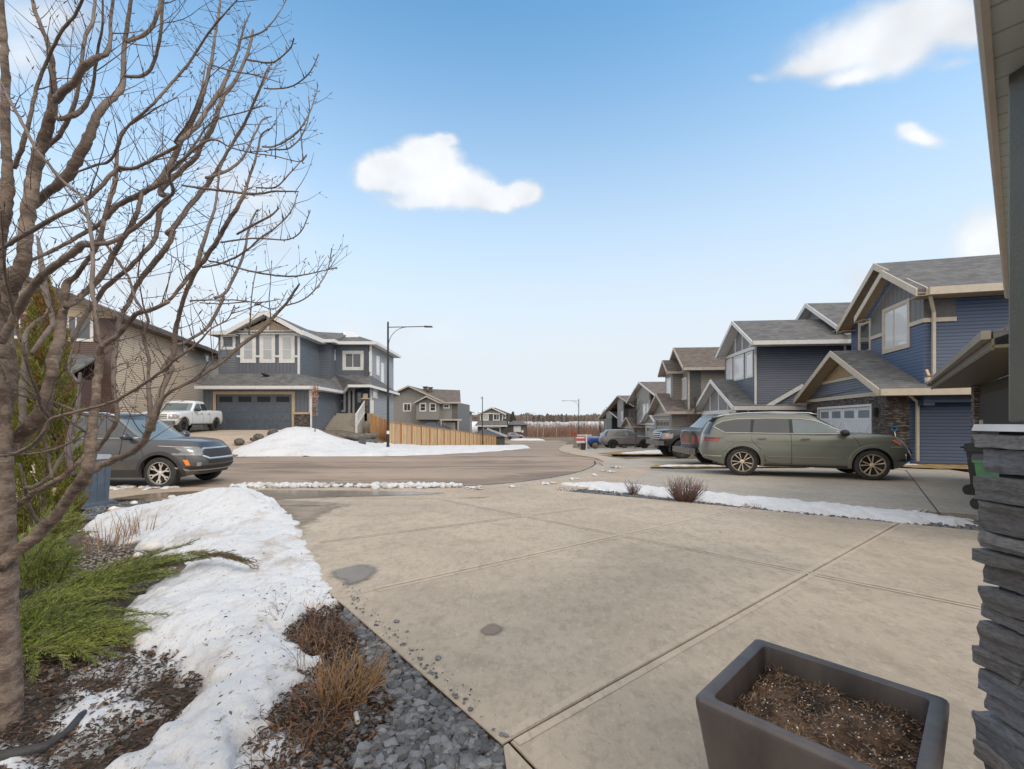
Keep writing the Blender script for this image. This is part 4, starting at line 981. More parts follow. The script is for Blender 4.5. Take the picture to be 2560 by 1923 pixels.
clump('cut_perennial_stems', 340, 1352, 24, .18, .38, .35, M('cut_stem', (.27, .17, .11), .8, .3, 12, island=.3), 'shorter row of cut brown stubs to the right of the first row', 'stubs', 'cut back perennial stubs', spread=.18, curl=.1, r=.0045, zo=.08)
mshrub = M('shrub_twig', (.14, .085, .068), .8, .3, 12, island=.4)
clump('bare_shrub', 1583, 1240, 75, .16, .34, .75, mshrub, 'small leafless brown shrub in the gravel strip, the left one', 'shrub', 'leafless shrubs between the driveways', spread=.07, curl=-.15, branch=.25, r=.0034, zo=.02)
clump('bare_shrub', 1712, 1256, 340, .24, .50, 1.15, mshrub, 'larger dense leafless brown shrub in the gravel strip, the right one', 'shrub', 'leafless shrubs between the driveways', spread=.15, curl=-.2, branch=.3, r=.0032, zo=.02)
clump('tan_leaf_heap', 1880, 1272, 70, .04, .1, 1.5, mdry, 'small tan heap of dead leaves in the gravel strip', 'dead leaves', None, spread=.12, curl=1.0, r=.004, zo=.02)
# clear plastic tube lying in the mulch
tb_ = MB(); g = G(890, 1800); tb_.tube([(0,0,.03), (.035,-.075,.035)], .013, 10); o = tb_.build('plastic_tube', M('milky_plastic', (.42, .42, .36), .35), smooth=50); o.location = (g.x, g.y, .0)
tag(o, 'short pale plastic pipe end lying among the dead straw coloured stems', 'pipe')
# dark edging hose
eh = MB(); P_ = [G(x, y) for x, y in [(-80,1905),(20,1895),(110,1868),(170,1832),(205,1795),(215,1780)]]; base = P_[2].copy()
eh.tube([(p.x-base.x, p.y-base.y, .0+.012*math.sin(i*2)) for i, p in enumerate(P_)], [.030,.028,.026,.024,.018,.010], 10); o = eh.build('garden_edging', M('black_edging', (.04,.037,.037), .6, .2, 10, .3), smooth=60); o.location = (base.x, base.y, 0)
tag(o, 'dark curved plastic garden edging half buried by the tree foot', 'garden edging')

# evergreen sprays -------------------------------------------------
def evergreen(name, cols):
    m, t, p = newmat(name); b = NB(t)
    r = b.n('ShaderNodeNewGeometry').outputs['Random Per Island']
    n = b.noise(b.obj(), 2.2, 4)
    ramp = b.n('ShaderNodeValToRGB'); b.l(b.math('ADD', b.math('MULTIPLY', r, .5), b.math('MULTIPLY', n, .55)), ramp.inputs[0]); e = ramp.color_ramp.elements
    e[0].position = .25; e[0].color = (*cols[0], 1); e[1].position = .85; e[1].color = (*cols[-1], 1)
    for i, c in enumerate(cols[1:-1]): el = e.new(.25+.6*(i+1)/(len(cols)-1)); el.color = (*c, 1)
    b.l(ramp.outputs[0], p.inputs['Base Color']); p.inputs['Roughness'].default_value = .6
    p.inputs['Subsurface Weight'].default_value = .0; return m
mjun = evergreen('juniper_needles', [(.045, .070, .020), (.12, .16, .030), (.22, .26, .045), (.34, .36, .08)])
mjunb = evergreen('juniper_brown', [(.09, .06, .03), (.17, .12, .05), (.14, .13, .05)])
mced = evergreen('cedar_scales', [(.06, .08, .014), (.15, .17, .025), (.27, .26, .04), (.40, .32, .06)])
mcedo = evergreen('cedar_rust', [(.16, .085, .02), (.27, .15, .03), (.24, .19, .04)])
def plume(mb, pts, L0, w, dens, tipk=.35):
    # a feathery spray: side shoots on a curved stem, each shoot a row of scale-leaf blades
    n = len(pts); tot = sum((pts[i+1]-pts[i]).length for i in range(n-1)); k = int(tot*dens)
    for j in range(k):
        t = (j+random.random())/k*(n-1); i = min(int(t), n-2); q = pts[i].lerp(pts[i+1], t-i); d = (pts[i+1]-pts[i]).normalized()
        a = d.orthogonal(); a.rotate(Matrix.Rotation(random.random()*6.28, 3, d)); a.z = a.z*.7+.1
        sd_ = (d*random.uniform(.7, 1.3)+a*.75).normalized(); L_ = L0*random.uniform(.5, 1.15)*(1-(t/(n-1))**2*(1-tipk))
        cur = q; dd = sd_
        for m_ in range(3):
            dd = (dd+d*.18+Vector((random.gauss(0, .12), random.gauss(0, .12), .06))).normalized(); nx_ = cur+dd*L_/3
            for s in range(2):
                o_ = dd.orthogonal(); o_.rotate(Matrix.Rotation(random.random()*6.28, 3, dd)); tip = cur+(dd*1.5+o_*.7).normalized()*L_*.34; wv = dd.cross(o_).normalized()*w
                mb.add([cur-wv, cur+wv, tip], [(0, 1, 2)])
            wv = dd.orthogonal().normalized()*w*.8; mb.add([cur-wv, cur+wv, nx_+wv*.5, nx_-wv*.5], [(0,1,2,3)]); cur = nx_
def spray(mb, a, b, sag, L0, w, dens):
    pts = []
    for i in range(9):
        t = i/8; q = a.lerp(b, t); q.z += sag*math.sin(t*math.pi)*1.0+random.gauss(0, .006); pts.append(q)
    plume(mb, pts, L0, w, dens)
    return pts
random.seed(91)
JB = px(60, 1660, 3.3); JB.z = 0
jun = thing('juniper', JB, 0, 'spreading green juniper with long feathery arms reaching right over the snow', 'juniper')
jm = MB(); js = MB()
def jsp(x0, y0, Y0, x1, y1, Y1, sag, L0, w=.0022, dens=170, n=1, jit=.06):
    for i in range(n):
        a = px(x0, y0, Y0)-JB+Vector((random.gauss(0, jit), random.gauss(0, jit), random.gauss(0, jit*.5))); e = px(x1, y1, Y1)-JB+Vector((random.gauss(0, jit*1.6), random.gauss(0, jit*1.6), random.gauss(0, jit*.6)))
        a.z = max(a.z, .02); e.z = max(e.z, .03); js.tube(spray(jm, a, e, sag*random.uniform(.6, 1.3), L0, w, dens), [.006]*5+[.003]*4, 4, False)
# long arm reaching right
jsp(90,1560,3.9, 470,1385,4.55, .06,.11,n=8); jsp(90,1560,3.9, 420,1400,4.5,.05,.12,n=8,jit=.09); jsp(200,1520,4.0,400,1430,4.3,.03,.10,n=9,jit=.1); jsp(300,1450,4.4,560,1382,4.7,.03,.07,n=3,dens=90,jit=.04)
# middle arms
jsp(60,1600,3.6, 300,1480,3.9,.08,.12,n=14,jit=.11); jsp(60,1620,3.4,260,1540,3.6,.07,.12,n=14,jit=.11); jsp(60,1640,3.3,365,1580,3.4,.05,.11,n=9,jit=.07)
jsp(50,1640,3.2,300,1640,3.2,.05,.11,n=9,jit=.08); jsp(40,1640,3.1,220,1690,3.05,.06,.11,n=12,jit=.09); jsp(30,1620,3.3,150,1600,3.2,.10,.12,n=12,jit=.12)
jsp(100,1600,3.5,400,1600,3.35,.02,.09,n=3,jit=.04)
# the mound behind
for i in range(46):
    x1 = random.uniform(70, 215); y1 = random.uniform(1290, 1500); d_ = random.uniform(4.2, 5.0)
    jsp(random.uniform(20, 110), random.uniform(1480, 1560), 4.3, x1, y1+abs(x1-110)*.5, d_, .10, .12, n=1, jit=.05)
for i in range(16):
    x1 = random.uniform(110, 235); jsp(60, 1400, 4.9, x1, random.uniform(1265, 1345)+ (x1-110)*.15, 5.3, .12, .13, n=1, jit=.06, dens=110)
jm.build('foliage', mjun, jun); js.build('stem', mtwig, jun)
jb = MB(); jsp_ = jm; jm2 = MB()
for (x0, y0, Y0, x1, y1, Y1, n_) in [(480,1385,4.6,640,1408,4.55,4), (560,1385,4.6,645,1420,4.5,3), (360,1590,3.4,430,1625,3.3,3), (200,1530,3.9,250,1600,3.5,2)]:
    for i in range(n_):
        j = Vector((random.gauss(0, .03), random.gauss(0, .03), random.gauss(0, .02))); spray(jm2, px(x0, y0, Y0)-JB+j, px(x1, y1, Y1)-JB+j, .02, .07, .0025, 140)
jm2.build('browned_foliage', mjunb, jun)
# upright cedar behind the trunk
CB = Vector((px(112, 1300, 5.6).x, 5.6, 0)); ced = thing('cedar', CB, 0, 'tall narrow yellow-green cedar behind the bare tree trunk', 'cedar')
cm = MB(); co = MB(); cs = MB(); cs.tube([(0,0,0), (.02,0,1.6), (0,.02,3.1)], [.05, .035, .01], 8); hh = 3.25
for i in range(620):
    t = random.random()**.85; z = .1+t*hh*.97; a = random.random()*6.28; rad = .40*(1-t**3.2)*(.9+.25*nz(math.cos(a)*3, math.sin(a)*3+z*2, 1.2, 4))+.02
    q = Vector((math.cos(a)*rad*.45, math.sin(a)*rad*.45, z-.12)); e = Vector((math.cos(a)*rad*random.uniform(.8, 1.08), math.sin(a)*rad*random.uniform(.8, 1.08), z+.16))
    spray(co if (random.random() < .10+.5*sstep(.62, .9, t)) else cm, q, e, .0, .10, .0042, 120)
cm.build('foliage', mced, ced); co.build('rusty_foliage', mcedo, ced); cs.build('trunk', mbark, ced, smooth=60)
# sapling in front of the grey-blue house, with dead leaves at its top
sp_ = G(787, 1099); sap = thing('sapling', (sp_.x, sp_.y, sp_.z), 0, 'thin young tree with tan dead leaves in front of the slate blue house', 'sapling')
s1 = MB(); s1.tube([(0,0,0),(.03,0,1.2),(0,.05,2.5),(.05,0,2.9)], [.03,.025,.012,.006], 6)
for i in range(26):
    z = random.uniform(1.0, 2.7); a = random.random()*6.28; s1.tube([(0,0,z), (math.cos(a)*.12, math.sin(a)*.12, z+.25), (math.cos(a)*.17, math.sin(a)*.17, z+.5)], [.008,.006,.003], 3, False)
s1.build('trunk', mtwig, sap); s2 = MB()
for i in range(380):
    z = random.choice([random.uniform(2.3, 3.0), random.uniform(1.3, 2.4)]); a = random.random()*6.28; r = random.random()*(.24 if z > 2.3 else .16); c0 = Vector((math.cos(a)*r, math.sin(a)*r, z)); d = Vector((random.gauss(0,1), random.gauss(0,1), -1)).normalized()*.07; w = d.orthogonal().normalized()*.025
    s2.add([c0, c0+d*.5+w, c0+d, c0+d*.5-w], [(0,1,2,3)])
s2.build('crown', M('tan_dead_leaf', (.36, .21, .12), .8, .3, 8, island=.3), sap)
# ribbed blue-grey bin beside the cedar
ub = thing('refuse_bin', (G(222, 1263).x, G(222, 1263).y, 0), R(-12), 'slate blue ribbed plastic bin with a grey lid behind the tree', 'bin')
mbin = M('bin_blue', (.095, .125, .165), .45, .12, 6, .1); k = MB()
k.hexa([(-.20,-.2,0),(.20,-.2,0),(.20,.2,0),(-.20,.2,0)], [(-.235,-.23,.86),(.235,-.23,.86),(.235,.23,.86),(-.235,.23,.86)])
for x in (-.15,-.05,.05,.15): k.bar((x,-.202,.10), (x*1.12,-.228,.72), .02, .022, (0,1,0))
for z in (.12, .45, .72): k.box(-.205-.04*z-.008, .205+.04*z+.008, -.21-.035*z, -.16, z, z+.03)
for y in (-.12, 0, .12): k.bar((.203, y, .10), (.232, y*1.12, .72), .02, .02, (1,0,0))
k.box(-.25, .25, -.245, .25, .80, .87); o = k.build('bin_body', mbin, ub); k = MB()
k.hexa([(-.265,-.27,.87),(.265,-.27,.87),(.265,.26,.87),(-.265,.26,.87)], [(-.22,-.2,.95),(.22,-.2,.95),(.22,.22,.95),(-.22,.22,.95)]); k.build('lid', M('lid_grey', (.27, .28, .30), .5), ub)
k = MB(); k.box(-.29,.29,-.28,.28,-.02,.05); k.build('base', mbin, ub)
# ================================================================ HOUSES
MAT = {}
def mm(k, f):
    if k not in MAT: MAT[k] = f()
    return MAT[k]
mwhite = M('trim_white', (.62, .62, .61), .5, .06); mcream = M('trim_cream', (.50, .44, .35), .5, .06); mtanb = M('trim_tan', (.43, .33, .22), .55, .08)
mdark = M('dark_void', (.012, .012, .013), .6, .1)
mglass = glass('window_glass', (.05, .06, .07)); mglass2 = blinds('window_blind', (.42, .44, .46)); mglass3 = blinds('window_blind_white', (.66, .68, .70))
mdoorw = M('garage_door_white', (.64, .67, .71), .45, .04); mfound = M('foundation', (.28, .26, .24), .9, .15, 4, .3)
mgroof = shingle('shingle_charcoal', (.125, .125, .128)); mbroof = shingle('shingle_brown', (.135, .112, .10))
class House:
    def __init__(s, name, label, ox, oy, oz, ang, cat='house', group=None):
        s.o = Vector((ox, oy, oz)); s.a = ang; s.root = thing(name, s.o, ang, label, cat, group)
        s.U = Vector((math.cos(ang), math.sin(ang), 0)); s.V = Vector((-math.sin(ang), math.cos(ang), 0))
    def ray(s, x, y, nrm, d):                    # local point where the sight line meets the plane nrm.p = d
        r = Vector(((x-HX)/F, 1, -(y-HY)/F)); o = Vector((0, 0, CZ)); k = (s.o+nrm*d-o).dot(nrm)/r.dot(nrm); q = o+r*k-s.o
        return Vector((q.dot(s.U), q.dot(s.V), q.z))
    def uz(s, x, y, v=0): q = s.ray(x, y, s.V, v); return q.x, q.z
    def vz(s, x, y, u=0): q = s.ray(x, y, s.U, u); return q.y, q.z
    # face frames: ('f', v) front at depth v, outward -v; ('r', u) side outward +u; ('l', u) side outward -u
    def pt(s, face, a, z, n=0):
        k, d = face
        return Vector((a, d-n, z)) if k == 'f' else Vector((d+n, a, z)) if k == 'r' else Vector((d-n, a, z))
    def fbox(s, mb, face, a0, a1, z0, z1, n0, n1):
        P = lambda a, n, z: s.pt(face, a, z, n)
        mb.hexa([P(a0,n0,z0),P(a1,n0,z0),P(a1,n1,z0),P(a0,n1,z0)], [P(a0,n0,z1),P(a1,n0,z1),P(a1,n1,z1),P(a0,n1,z1)])
    def wall(s, face, pts, mat, t=.18, name='wall', n=0, label=None):
        n += .003 if face[0] == 'f' else .0015; mb = MB(); a = [s.pt(face, p[0], p[1], n) for p in pts]; d = s.pt(face, 0, 0, n-t)-s.pt(face, 0, 0, n)
        mb.prism(a, d); return mb.build(name, mat, s.root, label=label)
    def window(s, face, a0, a1, z0, z1, trim=.11, mull=(), bars=(), mt=None, mg=None, n=0, sill=False, name='window'):
        mt = mt or mwhite; mb = MB(); f = lambda *q: s.fbox(mb, face, *q)
        f(a0-trim, a1+trim, z1, z1+trim, n-.02, n+.035); f(a0-trim, a1+trim, z0-trim, z0, n-.02, n+.037)
        f(a0-trim, a0, z0, z1, n-.02, n+.035); f(a1, a1+trim, z0, z1, n-.02, n+.035)
        k = .045; f(a0, a1, z1-k, z1, n-.02, n+.018); f(a0, a1, z0, z0+k, n-.02, n+.018); f(a0, a0+k, z0+k, z1-k, n-.02, n+.018); f(a1-k, a1, z0+k, z1-k, n-.02, n+.018)
        for m_ in mull: am = a0+(a1-a0)*m_; f(am-.03, am+.03, z0+k, z1-k, n-.02, n+.02)
        for m_ in bars: zm = z0+(z1-z0)*m_; f(a0+k, a1-k, zm-.02, zm+.02, n-.02, n+.016)
        w = mb.build(name, mt, s.root)
        gm = MB(); s.fbox(gm, face, a0+k*.6, a1-k*.6, z0+k*.6, z1-k*.6, n-.03, n+.006); gm.build('pane', mg or mglass, w)
        return w
    def trim(s, face, a0, a1, z0, z1, mat, n0=-.01, n1=.03, name='trim_board'):
        mb = MB(); s.fbox(mb, face, a0, a1, z0, z1, n0, n1); return mb.build(name, mat, s.root)
    def garage_door(s, face, a0, a1, z1, mat, frame, rows=4, lights=4, braces=True, n=0, glassm=None, fw=.12):
        mb = MB(); f = lambda *q: s.fbox(mb, face, *q); h = z1/rows
        for r in range(rows): f(a0, a1, r*h+.008, (r+1)*h-.008, n-.10, n-.045)
        f(a0, a1, 0, z1, n-.13, n-.10)
        W_ = (a1-a0)/2
        for q in range(2):
            b0 = a0+q*W_
            for e0, e1 in ((.02, .10), (W_-.10, W_-.02), (W_/2-.04, W_/2+.04)): f(b0+e0, b0+e1, .02, z1-.02, n-.05, n-.032)
            f(b0+.10, b0+W_-.10, .02, .12, n-.05, n-.034); f(b0+.10, b0+W_-.10, z1-h-.05, z1-h+.05, n-.05, n-.034); f(b0+.10, b0+W_-.10, z1-.10, z1-.02, n-.05, n-.034)
            if braces:
                for sgn in (0, 1):
                    x0 = b0+.12 if sgn == 0 else b0+W_/2+.05; x1 = b0+W_/2-.05 if sgn == 0 else b0+W_-.12
                    if sgn: x0, x1 = x1, x0
                    mb.bar(s.pt(face, x0, z1-h-.05, n-.04), s.pt(face, x1, .12, n-.04), .02, .07, s.pt(face, 1, 0, 0)-s.pt(face, 0, 0, 0))
        d = mb.build('garage_door', mat, s.root)
        gm = MB(); wl = (a1-a0)/lights
        for q in range(lights): s.fbox(gm, face, a0+q*wl+wl*.16, a0+(q+1)*wl-wl*.16, z1-h+.09, z1-.14, n-.045, n-.026)
        gm.build('door_window', glassm or mglass, d)
        fm = MB(); f = lambda *q: s.fbox(fm, face, *q)
        f(a0-fw, a0, 0, z1+fw, n-.14, n+.03); f(a1, a1+fw, 0, z1+fw, n-.14, n+.03); f(a0, a1, z1, z1+fw, n-.14, n+.03); fm.build('door_frame', frame, s.root)
        return d
    def wall_hole(s, face, a0, a1, z0, z1, h0, h1, hz, mat, t=.18, name='wall', n=0):  # wall with a door opening from the ground
        n += .003; mb = MB(); f = lambda *q: s.fbox(mb, face, *q)
        f(a0, h0, z0, z1, n-t, n); f(h1, a1, z0, z1, n-t, n); f(h0, h1, hz, z1, n-t, n); return mb.build(name, mat, s.root)
    def gable(s, u0, u1, v0, v1, ze, zr, mroof, mf, th=.12, fh=.2, fw=.05, back=False, soff=None, uc=None, over=None):
        # ridge runs along v; rake board in front at v0
        uc = (u0+u1)/2 if uc is None else uc; mb = MB()
        for a in ((u0, uc), (u1, uc)):
            e = Vector((a[0], 0, ze)); r = Vector((a[1], 0, zr))
            q = [Vector((e.x, v0, e.z)), Vector((r.x, v0, r.z)), Vector((r.x, v1, r.z)), Vector((e.x, v1, e.z))]
            mb.prism(q, (0, 0, -th))
        ro = mb.build('roof', mroof, s.root)
        fb = MB()
        def rake(v, sg):
            for a in (u0, u1):
                for k in (0,):
                    p = [Vector((a, v, ze+.015)), Vector((uc, v, zr+.015)), Vector((uc, v, zr-fh)), Vector((a, v, ze-fh))]
                    fb.prism(p, (0, sg*fw, 0))
        rake(v0-.002, -1)
        if back: rake(v1+.002, 1)
        for a, sg in ((u0, -1), (u1, 1)):
            if over and sg in over: continue
            fb.prism([Vector((a+sg*.002, v0, ze+.0)), Vector((a+sg*.002, v1, ze)), Vector((a+sg*.002, v1, ze-fh)), Vector((a+sg*.002, v0, ze-fh))], (sg*.11, 0, 0))
        fb.build('fascia', mf, s.root)
        if soff:
            sb = MB()
            for a in (u0, u1):
                q = [Vector((a, v0+.01, ze-th-.012)), Vector((uc, v0+.01, zr-th-.012)), Vector((uc, min(v1, v0+.9), zr-th-.012)), Vector((a, min(v1, v0+.9), ze-th-.012))]; sb.prism(q, (0, 0, -.03))
            for a, sg in ((u0, 1), (u1, -1)):
                sb.box(min(a, a+sg*.6), max(a, a+sg*.6), v0+.02, v1, ze-fh-.005, ze-fh+.02)
            sb.build('soffit', soff, s.root)
        return ro
    def slab(s, pts, mat, th=.12, name='roof'):
        mb = MB(); mb.prism([Vector(p) for p in pts], (0, 0, -th)); return mb.build(name, mat, s.root)
    def hip(s, u0, u1, v0, v1, ze, pitch, mroof, mf, fh=.18, name='roof'):
        w = min(u1-u0, v1-v0)/2; zr = ze+w*pitch; mb = MB()
        if u1-u0 <= v1-v0: r0, r1 = Vector(((u0+u1)/2, v0+w, zr)), Vector(((u0+u1)/2, v1-w, zr))
        else: r0, r1 = Vector((u0+w, (v0+v1)/2, zr)), Vector((u1-w, (v0+v1)/2, zr))
        c = [Vector(q) for q in ((u0,v0,ze),(u1,v0,ze),(u1,v1,ze),(u0,v1,ze))]
        if u1-u0 <= v1-v0: fs = [[c[0],c[1],r0],[c[1],c[2],r1,r0],[c[2],c[3],r1],[c[3],c[0],r0,r1]]
        else: fs = [[c[0],c[1],r1,r0],[c[1],c[2],r1],[c[2],c[3],r0,r1],[c[3],c[0],r0]]
        b = len(mb.v)
        vs = c+[r0, r1]; ix = {id(q): i for i, q in enumerate(vs)}
        mb.add(vs, [[ix[id(q)] for q in f] for f in fs]); mb.add([q-Vector((0,0,.05)) for q in c], [(3,2,1,0)])
        ro = mb.build(name, mroof, s.root)
        fb = MB()
        for i in range(4):
            a, d = c[i], c[(i+1)%4]; mid = (c[0]+c[2])/2; nrm = (d-a).cross(Vector((0,0,1))).normalized()
            fb.prism([a+nrm*.002+Vector((0,0,.01)), d+nrm*.002+Vector((0,0,.01)), d+nrm*.002-Vector((0,0,fh)), a+nrm*.002-Vector((0,0,fh))], nrm*.1)
        fb.build('fascia', mf, s.root)
        return zr
    def pipe(s, pts, mat, w=.07, name='downspout'):
        mb = MB()
        for a, b in zip(pts, pts[1:]): mb.bar(a, b, w, w, (0, 1, .01))
        return mb.build(name, mat, s.root)
    def vents(s, pts, mroof=None):
        for p in pts:
            mb = MB(); mb.lathe([(.16,0),(.16,.12),(.22,.14),(.2,.2),(.0,.24)], 12, 'z', p); mb.build('roof_vent', M('vent_grey', (.16,.15,.14), .6), s.root)

# ---------------------------------------------------------------- right side, nearest: blue house
def c5(x, y): return 1700+x/2.5964, 600+y/2.5964
th1 = math.atan2(293, 1138); dfar = Vector((math.sin(th1), math.cos(th1)))
near = Vector((14.2, 17.3)); W1 = 7.9; far_ = near+dfar*W1
h = House('blue_house', 'two storey deep blue house with cream trim, slate stone and white garage door', far_.x, far_.y, 0, math.atan2(-dfar.y, -dfar.x))
GB = 'houses along the right side of the street'; h.root['group'] = GB
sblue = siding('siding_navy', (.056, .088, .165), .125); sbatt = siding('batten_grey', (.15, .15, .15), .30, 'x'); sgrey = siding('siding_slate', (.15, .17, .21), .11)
sston = ledgestone('ledge_dark', (.045, .036, .034), (.13, .105, .095), (.27, .235, .21))
ug = h.uz
ua, za = ug(*c5(980, 722), -.6); ul, zl = ug(*c5(742, 1050), -.6); ur, zr_ = ug(*c5(1295, 985), -.6)
ze = (zl+zr_)/2; zs = ug(*c5(1300, 990), 0)[1]; zb0, zb1 = ug(*c5(1065, 1030), 0)[1]-.02, ug(*c5(1065, 1010), 0)[1]+.03
print('h1', 'apex', ua, za, 'L', ul, zl, 'R', ur, zr_, 'W', W1, 'belt', zb0, zb1)
d0, dz1 = ug(*c5(900, 1100), 0); d1, dz2 = ug(*c5(1238, 1080), 0); print('door', d0, d1, dz1, dz2)
U0, U1 = ul, ur; zE = ze+.1
zbelt = min(zb0, zE-.12)
h.wall_hole(('f', 0), 0, W1, -.3, zbelt, d0, d1, (dz1+dz2)/2, sston, name='stone_wall')
h.garage_door(('f', 0), d0, d1, (dz1+dz2)/2, mdoorw, mwhite, fw=.1, glassm=glass('frosted_glass', (.22,.25,.27), .15))
h.trim(('f', 0), -.02, W1+.02, zbelt, zbelt+.16, mcream, n1=.06)
def gz(u, u0=U0, u1=U1, uc=ua, e=zE, r=za): return e+(r-e)*((u-u0)/(uc-u0) if u < uc else (u1-u)/(u1-uc))
h.wall(('f', 0), [(0, zbelt+.16), (W1, zbelt+.16), (W1, gz(W1)-.14), (ua, za-.14), (0, gz(0)-.14)], sgrey, name='gable_wall')
# shake triangle at the top of the gable
t0 = h.uz(*c5(925, 925), 0); t1 = h.uz(*c5(1150, 880), 0); zt = (t0[1]+t1[1])/2
ts0 = ua-(za-.14-zt)/(za-zE)*(ua-U0); ts1 = ua+(za-.14-zt)/(za-zE)*(U1-ua)
h.wall(('f', 0), [(ts0+.15, zt), (ts1-.15, zt), (ua, za-.3)], M('shake_tan', (.33, .235, .135), .7, .15, 9, .4, 20), n=.03, t=.03, name='gable_shakes')
h.trim(('f', 0), ts0, ts1, zt-.12, zt, mcream, n1=.06)
h.gable(U0, U1, -.6, 6.5, zE, za, mgroof, mcream, soff=mtanb, uc=ua, fh=.24)
h.wall(('r', W1), [(0, -.3), (.75, -.3), (.75, zE-.25), (0, zE-.25)], sston, name='stone_wall', n=.03)
h.wall(('r', W1), [(.75, -.0), (6.5, -.0), (6.5, zE-.25), (.75, zE-.25)], sblue, name='side_wall')
h.wall(('r', W1), [(.75, -.4), (6.5, -.4), (6.5, -.0), (.75, -.0)], mfound, n=-.02, name='foundation_wall')
h.wall(('l', 0), [(0, -.3), (6.5, -.3), (6.5, zE-.25), (0, zE-.25)], sblue, name='side_wall')
g2 = W1+.5
h.pipe([(g2-.1, .55, zE-.2), (W1+.12, .95, zE-.45), (W1+.12, .95, .1)], mcream, .09)
# upper storey
v2 = 1.30; Wn = W1
uaM, zaM = h.uz(*c5(1300, 130), v2-.55); eL, zeL = h.uz(*c5(1022, 583), v2-.55); eR, zeR = h.uz(*c5(1545, 300), v2-.85)
ucor = h.uz(*c5(1580, 700), v2)[0]; ufar = h.uz(*c5(1112, 650), v2)[0]
print('up', uaM, zaM, eL, zeL, eR, zeR, 'cor', ucor, ufar)
zU = (zeL+zeR)/2
ub0 = h.uz(*c5(1240, 600), v2-.35)[0]; ub1 = h.uz(*c5(1582, 600), v2-.35)[0]; belt = h.uz(*c5(1540, 550), v2-.35)[1]
uaB, zaB = h.uz(*c5(1322, 192), v2-.85); ebL, zbL = h.uz(*c5(1138, 503), v2-.85)
print('bay', ub0, ub1, belt, 'apexB', uaB, zaB, ebL, zbL)
uaM = (eL+eR)/2
def zu(u, e=zU, r=zaM, a=None, L_=eL, R_=eR):
    return e+(r-e)*((u-L_)/(uaM-L_) if u < uaM else (R_-u)/(R_-uaM))
h.wall(('f', v2), [(ufar, zE), (ub1, zE), (ub1, zu(ub1)-.14), (uaM, zaM-.14), (ufar, zu(ufar)-.14)], sblue, name='upper_wall')
h.gable(eL, eR, v2-.55, 13, zU, zaM, mgroof, mcream, soff=mtanb, uc=uaM, fh=.26)
h.wall(('f', v2-.35), [(ub0, zE-.6), (ub1, zE-.6), (ub1, belt), (ub0, belt)], sblue, t=.34, name='bay_wall')
eB = zbL; uB2 = eR-.02; ucB = (ebL+uB2)/2; 
def zbay(u): return zU+(zaB-zU)*((u-ebL)/(ucB-ebL) if u < ucB else (uB2-u)/(uB2-ucB))
h.wall(('f', v2-.35), [(ub0, belt), (ub1, belt), (ub1, zbay(ub1)-.14), (ucB, zaB-.16), (ub0, zbay(ub0)-.14)], sbatt, t=.34, name='bay_battens')
h.gable(ebL, uB2, v2-.85, v2-.50, zU-.01, zaB-.02, mgroof, mcream, soff=mtanb, uc=ucB, fh=.25, over=(1,))
h.trim(('r', ub1), v2-.35-.04, v2+.62, belt, belt+.15, mcream, n1=.045)
h.wall(('r', ub1), [(v2-.34, belt+.15), (v2+.6, belt+.15), (v2+.6, zU-.28), (v2-.34, zU-.28)], M('panel_grey', (.085,.083,.083), .6), n=.012, t=.02, name='batten_return')
h.wall(('r', ub1), [(v2-.34, zE-.5), (13, zE-.5), (13, zU-.26), (v2-.34, zU-.26)], sblue, name='side_wall')
h.wall(('l', ufar), [(v2, zE-.5), (13, zE-.5), (13, zU-.26), (v2, zU-.26)], sblue, name='side_wall')
w0 = h.uz(*c5(1325, 500), v2-.35); w1 = h.uz(*c5(1480, 680), v2-.35)
h.window(('f', v2-.35), w0[0]+.05, w1[0], w1[1]+.02, w0[1]+.18, .14, mull=(.42,), mt=mcream, mg=mglass3)
h.trim(('f', v2-.35), ub0, w0[0]-.095, belt, belt+.15, mcream, n1=.04); h.trim(('f', v2-.35), w1[0]+.145, ub1+.02, belt, belt+.15, mcream, n1=.04)
w0 = h.uz(*c5(1170, 570), v2); w1 = h.uz(*c5(1232, 700), v2)
h.window(('f', v2), w0[0], w1[0], w1[1]-.1, w0[1]+.1, .14, mt=mcream)
h.pipe([(eR-.1, v2-.45, zU-.2), (ub1+.1, v2-.1, zU-.75), (ub1+.1, v2-.1, zE+.1), (ub1+.3, v2-.3, zE-.05)], mcream, .09)
sn = MB()
for q in range(5): blob(sn, (uaM-.1+q*.02, 6.6+q*.35, zaM-.02), .45, 2, .12)
sn.build('roof_snow', msnow2, h.root, smooth=60)
h.pipe([], mcream) if 0 else None
for q in (-.45,): 
    lb = MB(); h.fbox(lb, ('f', 0), d1+.45, d1+.6, 1.75, 2.1, 0, .14); lb.build('wall_lantern', mdark, h.root)
    lb = MB(); h.fbox(lb, ('f', 0), d0-.6, d0-.45, 1.75, 2.1, 0, .14); lb.build('wall_lantern', mdark, h.root)
# second eave corner showing above the roof at the far right
BH = h

